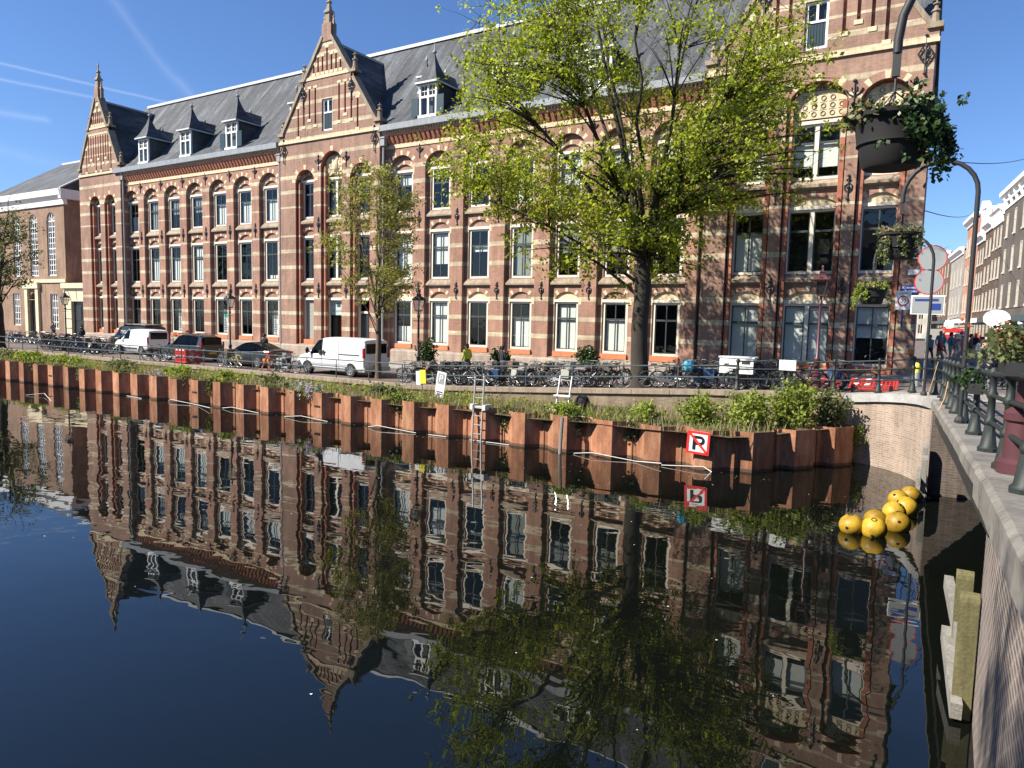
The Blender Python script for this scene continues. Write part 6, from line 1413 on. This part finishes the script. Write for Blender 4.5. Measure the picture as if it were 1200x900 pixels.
# white panel van
def ex_van(T):
    boxpart(T, 'tail_light', M['lampred'], (4.72, 4.81, -.935, -.82, 1.0, 1.5)); boxpart(T, 'tail_light', M['lampred'], (4.60, 4.81, .80, .945, 1.0, 1.55))
    boxpart(T, 'rear_window', M['carglass'], (4.785, 4.81, -.72, -.03, 1.22, 1.72), (4.785, 4.81, .03, .72, 1.22, 1.72))
    boxpart(T, 'rear_bumper', M['steel'], (4.72, 4.88, -.93, .93, .30, .52)); boxpart(T, 'sliding_door_rail', M['trim'], (3.15, 4.55, -.972, -.95, 1.12, 1.16))
    boxpart(T, 'side_moulding', M['steel'], (1.25, 3.75, -.975, -.945, .50, .62)); boxpart(T, 'door_seam', M['trim'], (1.92, 1.935, -.964, -.94, .45, 1.7), (3.12, 3.13, -.964, -.94, .45, 1.85))
    boxpart(T, 'door_handle', M['trim'], (1.76, 1.88, -.99, -.95, 1.05, 1.3), (2.02, 2.12, -.99, -.95, 1.05, 1.3))
    m = MB(); m.sphere((1.02, -1.1, 1.25), (.07, .12, .17), 8, 6); m.bar((1.05, -1.05, 1.2), (1.1, -.9, 1.15), .05, .05); m.build('mirror', M['trim'], T, smooth=50)
    m = MB(); m.sphere((1.55, -.45, 1.30), (.17, .25, .32), 10, 8, 0); m.sphere((1.5, -.45, 1.64), (.10, .10, .13), 10, 8, 1); T2 = m.build('person', [M['hivis'], M['skin']], smooth=60); T2.parent = None; T2.location = (-30.25, 27.42, 1.42)
    tag(T2, 'driver in yellow high-visibility jacket sitting in the white panel van', 'person', 'people on the quay')
M['hivis'] = pm('hi_vis_yellow', (.62, .66, .04), .7, ns=3, amt=.15); M['skin'] = pm('skin', (.42, .25, .18), .6, ns=4, amt=.1)
van = [(0, .32, .55, .57, .80, .74, 'b', 'b'), (.08, .28, .82, .86, .90, .82, 'b', 'b'), (.35, .26, .98, 1.03, .945, .84, 'b', 'b'), (.80, .26, 1.04, 1.14, .955, .80, 'b', 'g'), (1.02, .26, 1.06, 1.36, .955, .78, 'g', 'g'),
       (1.55, .26, 1.10, 1.86, .955, .80, 'g', 'b'), (1.90, .26, 1.12, 1.95, .955, .82, 'b', 'b'), (2.0, .26, 1.15, 1.96, .955, .83, 'b', 'b'), (3.1, .26, 1.15, 1.97, .955, .83, 'b', 'b'), (4.55, .27, 1.15, 1.95, .955, .83, 'b', 'b'), (4.74, .30, 1.15, 1.90, .945, .82, 'b', 'b'), (4.79, .34, 1.1, 1.80, .93, .80, 'b', 'b')]
vehicle('panel_van', 'white panel van with a yellow-clad driver, parked behind the young tree trunk', 'van', (-30.15, 27.5, 1.42), van, M['car_white'], [(.88, .955), (3.95, .955)], .33, 'plate', extra=ex_van, scl=1.06, rot=radians(-2))
def ex_sedan(T):
    boxpart(T, 'tail_light', M['lampred'], (4.38, 4.66, -.90, -.5, .86, .96)); boxpart(T, 'tail_light', M['lampred'], (4.38, 4.66, .5, .90, .86, .96)); boxpart(T, 'door_seam', M['trim'], (2.22, 2.232, -.935, -.9, .35, .9), (1.28, 1.292, -.935, -.9, .35, .9), (3.12, 3.13, -.935, -.9, .45, .9))
    m = MB(); m.sphere((1.45, -1.02, .98), (.10, .09, .07), 8, 6); m.build('mirror', M['car_grey'], T, smooth=50); boxpart(T, 'door_handle', M['trim'], (2.0, 2.15, -.945, -.92, .80, .83), (3.0, 3.12, -.945, -.92, .80, .83))
sedan = [(0, .28, .50, .52, .62, .58, 'b', 'b'), (.06, .22, .64, .67, .80, .72, 'b', 'b'), (.45, .18, .76, .80, .90, .80, 'b', 'b'), (1.15, .17, .86, .93, .925, .80, 'b', 'g'), (1.5, .17, .88, 1.10, .925, .72, 'g', 'g'), (2.05, .17, .90, 1.38, .925, .64, 'g', 'g'), (2.2, .17, .90, 1.41, .925, .63, 'g', 'g'),
         (2.75, .17, .91, 1.44, .925, .63, 'g', 'g'), (3.2, .18, .93, 1.38, .925, .63, 'g', 'g'), (3.75, .2, .97, 1.20, .915, .66, 'g', 'g'), (4.25, .24, 1.0, 1.06, .89, .72, 'b', 'b'), (4.58, .28, .98, 1.01, .84, .70, 'b', 'b'), (4.66, .34, .80, .84, .78, .68, 'b', 'b')]
vehicle('saloon_car', 'dark grey saloon car with curved glass roof, parked left of the white panel van', 'car', (-37.55, 27.83, 1.42), sedan, M['car_grey'], [(.88, .925), (3.75, .925)], .345, 'plate', extra=ex_sedan)
def ex_mpv(T):
    boxpart(T, 'tail_light', M['lampred'], (4.17, 4.225, -.83, -.74, .95, 1.3)); boxpart(T, 'tail_light', M['lampred'], (4.17, 4.225, .74, .83, .95, 1.3)); boxpart(T, 'rear_window', M['carglass'], (4.10, 4.225, -.62, .62, 1.1, 1.55)); boxpart(T, 'roof_rail', M['trim'], (1.7, 3.9, -.66, -.62, 1.72, 1.77), (1.7, 3.9, .62, .66, 1.72, 1.77))
    m = MB(); m.sphere((1.15, -1.0, 1.08), (.09, .1, .09), 8, 6); m.build('mirror', M['car_black'], T, smooth=50); boxpart(T, 'door_seam', M['trim'], (2.1, 2.112, -.905, -.88, .4, 1.0), (3.05, 3.06, -.905, -.88, .4, 1.0))
mpv = [(0, .3, .55, .57, .66, .6, 'b', 'b'), (.08, .24, .74, .78, .82, .74, 'b', 'b'), (.4, .22, .90, .95, .88, .78, 'b', 'b'), (.95, .2, .98, 1.06, .895, .74, 'b', 'g'), (1.25, .2, 1.0, 1.28, .895, .68, 'g', 'g'), (1.75, .2, 1.02, 1.64, .895, .66, 'g', 'b'), (2.1, .2, 1.03, 1.70, .895, .67, 'g', 'b'), (2.16, .2, 1.03, 1.705, .895, .67, 'g', 'b'),
       (3.0, .2, 1.04, 1.71, .895, .67, 'g', 'b'), (3.1, .2, 1.04, 1.70, .895, .67, 'g', 'b'), (3.8, .22, 1.05, 1.66, .885, .66, 'b', 'b'), (4.08, .26, 1.04, 1.58, .87, .66, 'b', 'b'), (4.2, .3, .98, 1.1, .84, .66, 'b', 'b')]
vehicle('people_carrier', 'black people carrier parked behind the red barrier, left of the dark saloon', 'car', (-43.6, 28.0, 1.42), mpv, M['car_black'], [(.8, .895), (3.4, .895)], .325, 'plate', extra=ex_mpv)
def ex_est(T):
    boxpart(T, 'tail_light', M['lampred'], (4.09, 4.16, -.865, -.76, .8, 1.3)); boxpart(T, 'tail_light', M['lampred'], (4.06, 4.16, .74, .86, .8, 1.4)); boxpart(T, 'rear_window', M['carglass'], (4.03, 4.165, -.62, .62, 1.15, 1.62)); boxpart(T, 'rear_bumper', M['trim'], (4.05, 4.24, -.86, .86, .28, .5)); boxpart(T, 'side_moulding', M['trim'], (1.1, 2.95, -.925, -.895, .45, .53))
    m = MB(); m.sphere((1.1, -1.02, 1.15), (.08, .1, .12), 8, 6); m.build('mirror', M['trim'], T, smooth=50); boxpart(T, 'door_seam', M['trim'], (2.0, 2.012, -.915, -.89, .4, 1.1))
est = [(0, .3, .6, .62, .66, .6, 'b', 'b'), (.08, .26, .80, .84, .84, .76, 'b', 'b'), (.45, .25, .98, 1.03, .895, .8, 'b', 'b'), (.85, .25, 1.04, 1.14, .905, .76, 'b', 'g'), (1.15, .25, 1.07, 1.40, .905, .70, 'g', 'g'), (1.55, .25, 1.1, 1.74, .905, .70, 'g', 'b'), (1.95, .25, 1.12, 1.80, .905, .72, 'b', 'b'), (2.9, .25, 1.12, 1.82, .905, .73, 'b', 'b'), (3.9, .26, 1.12, 1.80, .90, .73, 'b', 'b'), (4.08, .3, 1.1, 1.74, .885, .72, 'b', 'b'), (4.14, .34, 1.05, 1.6, .87, .72, 'b', 'b')]
vehicle('delivery_van', 'small white delivery van with grey rear doors, parked by the bicycle rows at left', 'van', (-51.5, 29.4, 1.42), est, M['car_white'], [(.8, .905), (3.45, .905)], .32, 'plate', extra=ex_est)
def ex_bus(T):
    boxpart(T, 'roof_rack', M['greywood'], (1.9, 4.9, -.7, .7, 2.02, 2.08), (1.9, 1.96, -.7, .7, 1.95, 2.02), (4.8, 4.86, -.7, .7, 1.95, 2.02)); boxpart(T, 'tail_light', M['lampred'], (5.0, 5.12, -.94, -.8, .9, 1.4))
    text('side_lettering', 'mooi!', .56, M['signwhite'], T, Matrix.Translation((2.6, -.93, 1.50)) @ RX90); text('side_lettering', 'mooi!', .5, M['signgrey'], T, Matrix.Translation((4.15, -.93, 1.50)) @ RX90)
bus = [(0, .3, .6, .62, .7, .64, 'b', 'b'), (.08, .28, .85, .9, .88, .8, 'b', 'b'), (.5, .26, 1.05, 1.1, .95, .84, 'b', 'b'), (.95, .26, 1.1, 1.2, .96, .82, 'b', 'g'), (1.25, .26, 1.13, 1.5, .96, .80, 'g', 'g'), (1.75, .26, 1.16, 1.88, .96, .84, 'g', 'b'), (2.0, .26, 1.17, 1.95, .96, .85, 'b', 'b'), (4.7, .26, 1.17, 1.96, .96, .85, 'b', 'b'), (5.0, .3, 1.15, 1.88, .94, .84, 'b', 'b'), (5.08, .34, 1.1, 1.7, .93, .82, 'b', 'b')]
vehicle('minibus', 'tall black van with white lettering and roof rack, behind the small white van', 'van', (-57.0, 32.0, 1.42), bus, M['car_black'], [(.95, .96), (4.1, .96)], .34, 'plate', extra=ex_bus)

# ------------------------------------------------------------------ bicycles
def bike_proto(kind):
    T = bpy.data.objects.new('bicycle', None); COL.objects.link(T); ORI[T.name] = (0, 0, 0); f = MB(); wr = .345; ax, bx = -.54, .54; bb = (-.08, 0, .29)
    seat_t = (-.22, 0, .80); head_t, head_b = (.34, 0, .90), (.38, 0, .66)
    if kind == 0: f.tube([seat_t, head_t], .016, 5)
    else: f.tube([(-.15, 0, .52), (.12, 0, .46), head_b], .018, 5)
    f.tube([bb, head_b], .019, 5); f.tube([bb, (-.235, 0, .86)], .016, 5)
    for s in (-1, 1):
        f.tube([bb, (ax, s * .05, wr)], .011, 4); f.tube([(-.2, 0, .72), (ax, s * .05, wr)], .010, 4); f.tube([head_b, (.45, s * .045, .5), (bx, s * .05, wr)], .013, 4)
    f.tube([head_t, head_b], .022, 6)
    for cx in (ax, bx):   # mudguards
        a0, a1 = (.25, 3.0) if cx == ax else (.35, 2.6)
        pts = [(cx + .385 * cos(a), 0, wr + .385 * sin(a)) for a in [a0 + (a1 - a0) * i / 8 for i in range(9)]]; 
        for p, q_ in zip(pts, pts[1:]): f.bar(p, q_, .055, .008)
    f.bar((ax - .18, 0, .77), (ax + .30, 0, .77), .13, .02); f.tube([(ax - .1, .06, .77), (ax, .06, wr)], .008, 4); f.tube([(ax - .1, -.06, .77), (ax, -.06, wr)], .008, 4)
    f.bar((ax + .02, -.06, wr), (-.05, -.06, .29), .03, .11)  # chain case
    f.tube([(-.08, .0, .29), (-.02, -.10, .14)], .009, 4); f.tube([(-.08, 0, .29), (-.14, .1, .44)], .009, 4); f.box(-.07, .03, -.17, -.09, .13, .15); f.box(-.19, -.09, .09, .17, .43, .45)
    f.build('frame', M['bike0'], T)
    for cx in (ax, bx):
        w_ = MB(); w_.tube([(cx + wr * .965 * cos(a), 0, wr + wr * .965 * sin(a)) for a in [2 * pi * i / 24 for i in range(24)]], .021, 5, 0, True); w_.tube([(cx + wr * .89 * cos(a), 0, wr + wr * .89 * sin(a)) for a in [2 * pi * i / 24 for i in range(24)]], .012, 4, 1, True)
        w_.tube([(cx, -.05, wr), (cx, .05, wr)], .025, 6, 1)
        for i in range(14): a = 2 * pi * i / 14; w_.tube([(cx, .03 * (-1) ** i, wr), (cx + wr * .88 * cos(a), 0, wr + wr * .88 * sin(a))], .0028, 3, 1)
        w_.build('wheel', [M['rubber'], M['rim']], T)
    s_ = MB(); s_.sphere((-.26, 0, .93), (.14, .09, .04), 8, 6); s_.tube([(-.235, 0, .85), (-.25, 0, .92)], .014, 5); s_.build('saddle', M['trim'], T, smooth=60)
    h = MB(); h.tube([(.34, 0, .9), (.325, 0, 1.02)], .014, 5); h.tube([(.10, -.28, 1.0), (.24, -.29, 1.03), (.36, -.14, 1.06), (.36, .14, 1.06), (.24, .29, 1.03), (.10, .28, 1.0)], .013, 5, 0)
    for s in (-1, 1): h.tube([(.08, s * .28, 1.0), (.19, s * .285, 1.02)], .02, 5, 1)
    h.build('handlebar', [M['rim'], M['trim']], T); return T
for i, c in enumerate([(.012, .012, .013), (.022, .022, .024), (.30, .31, .32), (.05, .055, .06), (.62, .62, .6), (.03, .07, .16), (.30, .03, .025), (.45, .36, .08), (.10, .28, .34)]): M['bike%d' % i] = pm('bike_paint_%d' % i, c, .35, ns=3, amt=.15)
CN = ['black', 'matt black', 'silver', 'dark grey', 'white', 'dark blue', 'red', 'yellow', 'turquoise']
P0, P1 = bike_proto(0), bike_proto(1)
for P in (P0, P1):
    for ch in P.children:
        if ch.name.startswith('frame'): ch.material_slots[0].link = 'OBJECT'
def addbasket(T, kind):
    b = MB()
    if kind == 0:
        b.box(.40, .70, -.2, .2, .78, .80); b.box(.40, .41, -.2, .2, .8, 1.05); b.box(.69, .70, -.2, .2, .8, 1.05); b.box(.41, .69, -.2, -.19, .8, 1.05); b.box(.41, .69, .19, .2, .8, 1.05); nm, m_ = 'crate', rnd.choice([M['trim'], M['wood'], M['greywood']])
    else:
        for s in (-1, 1): b.box(-.78, -.36, s * .08 - .07, s * .08 + .07, .42, .78)
        nm, m_ = 'pannier', rnd.choice([M['trim'], M['bike5'], M['blind_grey'], M['trim']])
    o = b.build(nm, m_); o.parent = T; o.location = (0, 0, 0)
used = []
ORD = ['first', 'second', 'third', 'fourth', 'fifth', 'sixth', 'seventh', 'eighth', 'ninth', 'tenth', 'eleventh', 'twelfth', '13th', '14th', '15th', '16th', '17th', '18th', '19th', '20th', '21st', '22nd', '23rd', '24th', '25th', '26th', '27th', '28th', '29th', '30th', '31st', '32nd', '33rd', '34th', '35th', '36th', '37th', '38th', '39th', '40th']
def bikes_row(xs, y, yaw_choices, where, group, R, z=None, jit=.12):
    for k, x in enumerate(xs):
        kind = R.random() < .45; P = P1 if kind else P0
        T = P if P.name not in used else copy_tree(P)
        used.append(P.name) if T is P else None
        ci = R.choices(range(9), [10, 7, 4, 6, 1.6, 1.5, .9, .6, .5])[0]
        for ch in T.children:
            if ch.name.startswith('frame'): ch.material_slots[0].link = 'OBJECT'; ch.material_slots[0].material = M['bike%d' % ci]
        T.location = (x + R.uniform(-jit, jit), y + qy(x) - 25.3 + R.uniform(-.12, .12), (gz(x) if z is None else z) + .0)
        T.rotation_euler = (radians(R.uniform(-7, 7)), 0, radians(R.choice(yaw_choices) + R.uniform(-14, 14)))
        r = R.random()
        if r < .22: addbasket(T, 0)
        elif r < .42: addbasket(T, 1)
        tag(T, '%s bicycle, %s from left %s' % (CN[ci], ORD[k], where), 'bicycle', group)
R = random.Random(21)
bikes_row(np.arange(-21.9, -11.7, .42), 26.25, [0, 180, 8, 172, 25, 160], 'in the railing-side row left of big tree', 'bicycles along the quay railing', R)
bikes_row(np.arange(-9.9, -4.2, .5), 26.3, [0, 180, 10, 170, 30], 'in the railing-side row right of big tree', 'bicycles along the quay railing', R)
bikes_row(np.arange(-21.6, -11.8, .46), 27.5, [70, 110, 90, 250, 60], 'in the rear row left of big tree', 'bicycles along the quay railing', R)
bikes_row(np.arange(-9.6, -3.0, .5), 27.5, [75, 100, 60, 0, 180], 'in the rear row right of big tree', 'bicycles along the quay railing', R)
bikes_row(np.arange(-57.5, -50.6, .45), 27.5, [60, 80, 100, 30, 0, 150], 'in the crowded front row before the meeting hall', 'bicycles before the hall', R)
bikes_row(np.arange(-63, -53.0, .55), 29.4, [60, 90, 120, 30], 'in the middle row before the meeting hall', 'bicycles before the hall', R)
bikes_row(np.arange(-74, -62.0, .75), 31.0, [60, 90, 120, 0], 'in the far row before the meeting hall', 'bicycles before the hall', R)
bikes_row([-31.0, -30.0], 25.95, [0, 170], 'leaning on the railing beside the white panel van', 'bicycles by the parked cars', R)
bikes_row([-42.5, -41.4], 26.1, [10, 175], 'on the railing left of the red barrier', 'bicycles by the parked cars', R)
bikes_row([-35.4, -34.6], 25.95, [0, 180], 'against the railing before the dark saloon', 'bicycles by the parked cars', R)
c = onY(1098 - 6, 408, 26)
# cargo box of the transport bicycle and a blue bag
p = onY(865, 428, 27.2); b = MB(); b.box(-.62, .62, -.3, .3, -.02, .28, 0); b.box(-.66, .66, -.33, .33, .28, .33, 0); b.box(-.62, .62, -.3, .3, -.3, -.06, 0); b.box(.2, .5, -.306, -.3, .06, .2, 1)
o = b.build('cargo_box', [M['blind'], M['sash']]); o.location = tuple(p); tag(o, 'white lidded cargo box above the bicycles right of the big tree', 'box')
p = onY(807, 428, 26.6); b = MB(); b.lathe((0, 0, -.2), [(.16, 0), (.2, .1), (.19, .3), (.15, .38)], 8); o = b.build('bag', pm('blue_bag', (.05, .33, .50), .6)); o.location = tuple(p); tag(o, 'bright blue bag on a bicycle right of the big tree trunk', 'bag')
p = onY(923, 428, 26.35); o = MB().box(-.28, .28, -.02, .02, -.18, .18).build('panel', M['signwhite']); o.location = tuple(p); tag(o, 'small blank white panel fixed to the railing above the shrubs', 'panel')

# ------------------------------------------------------------------ people
def person(label, loc, yaw, top, legs, hair, h=1.75, pose='stand', group='people on the quay'):
    k = h / 1.75; R = random.Random(label)
    V = {'pel': (0, 0, .95), 'wa': (0, .01, 1.10), 'ch': (0, .0, 1.33), 'nk': (0, .0, 1.49), 'hd': (0, -.03, 1.60), 'hd2': (0, -.02, 1.70)}
    step = {'stand': .04, 'walk': .22}.get(pose, .04)
    for s, n in ((-1, 'L'), (1, 'R')):
        f = step * s
        V['hp' + n] = (s * .09, 0, .90); V['kn' + n] = (s * .10, -f * .8 - .02, .50); V['an' + n] = (s * .10, f * -1.2 + .03, .09); V['to' + n] = (s * .11, f * -1.2 - .13, .04)
        V['sh' + n] = (s * .18, 0, 1.42); V['el' + n] = (s * .25, .04 + f * .5, 1.14); V['wr' + n] = (s * .23, -.10 + f * .8, .93 if pose != 'bag' else .98); V['ha' + n] = (s * .22, -.15 + f * .9, .84)
    E_ = [('pel', 'wa'), ('wa', 'ch'), ('ch', 'nk'), ('nk', 'hd'), ('hd', 'hd2')]
    for n in 'LR': E_ += [('pel', 'hp' + n), ('hp' + n, 'kn' + n), ('kn' + n, 'an' + n), ('an' + n, 'to' + n), ('ch', 'sh' + n), ('sh' + n, 'el' + n), ('el' + n, 'wr' + n), ('wr' + n, 'ha' + n)]
    rad = {'pel': .135, 'wa': .13, 'ch': .145, 'nk': .06, 'hd': .092, 'hd2': .085, 'hp': .095, 'kn': .062, 'an': .045, 'to': .04, 'sh': .07, 'el': .05, 'wr': .036, 'ha': .04}
    ids = {n: i for i, n in enumerate(V)}; me = bpy.data.meshes.new('body'); me.from_pydata([tuple(Vector(p) * k) for p in V.values()], [(ids[a], ids[b]) for a, b in E_], [])
    ob = bpy.data.objects.new('tmp', me); COL.objects.link(ob); sk = ob.modifiers.new('s', 'SKIN'); sub = ob.modifiers.new('d', 'SUBSURF'); sub.levels = 1
    for n, i in ids.items():
        r = rad.get(n, rad.get(n[:-1], .06)) * k; me.skin_vertices[0].data[i].radius = (r * (1.25 if n in ('pel', 'wa', 'ch') else 1), r)
    me.skin_vertices[0].data[0].use_root = True
    dg = bpy.context.evaluated_depsgraph_get(); m2 = bpy.data.meshes.new_from_object(ob.evaluated_get(dg)); bpy.data.objects.remove(ob)
    m2.materials.clear()
    for m_ in (M['skin'], top, legs, M['trim']): m2.materials.append(m_)
    for p in m2.polygons:
        z = p.center.z / k; ax = abs(p.center.x) / k
        p.material_index = 0 if (z > 1.47 or (ax > .16 and z < .93)) else (3 if z < .10 else (2 if z < .97 and ax < .19 else 1)); p.use_smooth = True
    T = thing('person', label, 'person', loc, group); T.rotation_euler = (0, 0, yaw)
    b = bpy.data.objects.new('body', m2); COL.objects.link(b); b.parent = T
    hm = MB(); hm.sphere((0, 0, 1.685 * k), (.098 * k, .11 * k, .085 * k), 10, 7); hm.sphere((0, .045 * k, 1.62 * k), (.09 * k, .07 * k, .10 * k), 8, 6); o = hm.build('hair', hair, smooth=60); o.parent = T
    fm = MB(); fm.sphere((0, -.13 * k, 1.60 * k), (.015, .022, .025), 6, 4, 0); [fm.sphere((s * .035 * k, -.115 * k, 1.635 * k), .011, 6, 4, 1) for s in (-1, 1)]; fm.box(-.028 * k, .028 * k, -.122 * k, -.11 * k, 1.55 * k, 1.558 * k, 2); [fm.sphere((s * .095 * k, -.02, 1.61 * k), (.012, .02, .03), 6, 4, 0) for s in (-1, 1)]
    o = fm.build('face', [M['skin'], M['dark'], M['lampred']]); o.parent = T
    return T
cl = {n: pm('cloth_' + n, c, .85, ns=5, amt=.2) for n, c in dict(black=(.015, .015, .017), navy=(.03, .04, .08), grey=(.16, .16, .165), beige=(.42, .34, .25), white=(.66, .65, .62), pink=(.55, .28, .28), red=(.45, .06, .05), denim=(.08, .11, .17), olive=(.09, .10, .05), brown=(.16, .09, .05), teal=(.08, .25, .27)).items()}
hr = {n: pm('hair_' + n, c, .7, ns=8, amt=.2) for n, c in dict(dark=(.015, .011, .009), brown=(.06, .035, .02), blond=(.30, .2, .09), grey=(.3, .29, .28)).items()}
person('person in black jacket and grey trousers standing by the lantern behind the saloon', (-38.6, 31.3, 1.42), radians(200), cl['black'], cl['grey'], hr['dark'], 1.8)
person('person in beige coat walking behind the black people carrier', (-48.0, 32.0, 1.42), radians(100), cl['beige'], cl['denim'], hr['brown'], 1.75, 'walk')
person('person in dark clothes standing before the left gabled block', (-61.4, 31.4, 1.42), radians(20), cl['black'], cl['black'], hr['dark'], 1.75)
person('person in white top and dark coat before the hall doorway', (-72.6, 34.5, 1.42), radians(90), cl['grey'], cl['black'], hr['dark'], 1.85, 'walk')
person('cyclist in yellow high-visibility vest among the parked bicycles', (-21.0, 29.6, 1.46), radians(250), M['hivis'], cl['black'], hr['dark'], 1.8)
person('person in black standing right of the cyclist in the yellow vest', (-18.9, 29.7, 1.55), radians(160), cl['black'], cl['navy'], hr['dark'], 1.7)
R = random.Random(44); tops = list(cl); i = 0
spots = [(.9, 28.5), (1.5, 30.5), (.2, 33), (2.2, 34), (1.1, 37), (2.8, 39), (.4, 41), (1.9, 43), (3.0, 46), (.9, 48), (2.4, 52), (1.3, 56), (3.4, 58), (.3, 60), (2.2, 63), (3.2, 30), (2.9, 26), (1.6, 66)]
for (x, y) in spots:
    t = tops[i % len(tops)]; lg = R.choice(['denim', 'black', 'navy', 'grey', 'beige']); hc = R.choice(list(hr))
    person('pedestrian with %s hair, %s top, %s trousers, %s nearest in the street' % (hc, t, lg, ORD[i]), (x, y, 2.585), R.uniform(0, 6.28), cl[t], cl[lg], hr[hc], R.uniform(1.6, 1.88), R.choice(['walk', 'stand']), 'pedestrians in the shopping street'); i += 1

spots2 = [(R.uniform(-2.4, 3.4), y) for y in np.linspace(34, 104, 30)]
for k, (x, y) in enumerate(spots2):
    x = max(x, -.036 * y + .6); t = R.choice(tops); lg = R.choice(['denim', 'black', 'navy', 'grey', 'beige']); hc = R.choice(list(hr))
    person('pedestrian with %s hair, %s top, %s trousers, %s of the far street crowd' % (hc, t, lg, ORD[k]), (x, y, 2.585), R.uniform(0, 6.28), cl[t], cl[lg], hr[hc], R.uniform(1.6, 1.9), R.choice(['walk', 'stand']), 'pedestrians in the shopping street')
for k, (x, y, lb) in enumerate([(4.6, 50, 'white cafe parasol nearest in the shopping street'), (4.3, 56, 'white cafe parasol in the middle of the street row'), (3.9, 63, 'white cafe parasol furthest down the street')]):
    T = thing('parasol', lb, 'parasol', (x, y, 2.58), 'white parasols in the street'); MB().tube([(x, y, 2.58), (x, y, 5.2)], .04, 6).build('pole', M['steel'], T); MB().lathe((x, y, 4.6), [(1.5, 0), (1.5, .04), (.8, .35), (.05, .62)], 8).build('canopy', M['white'], T)
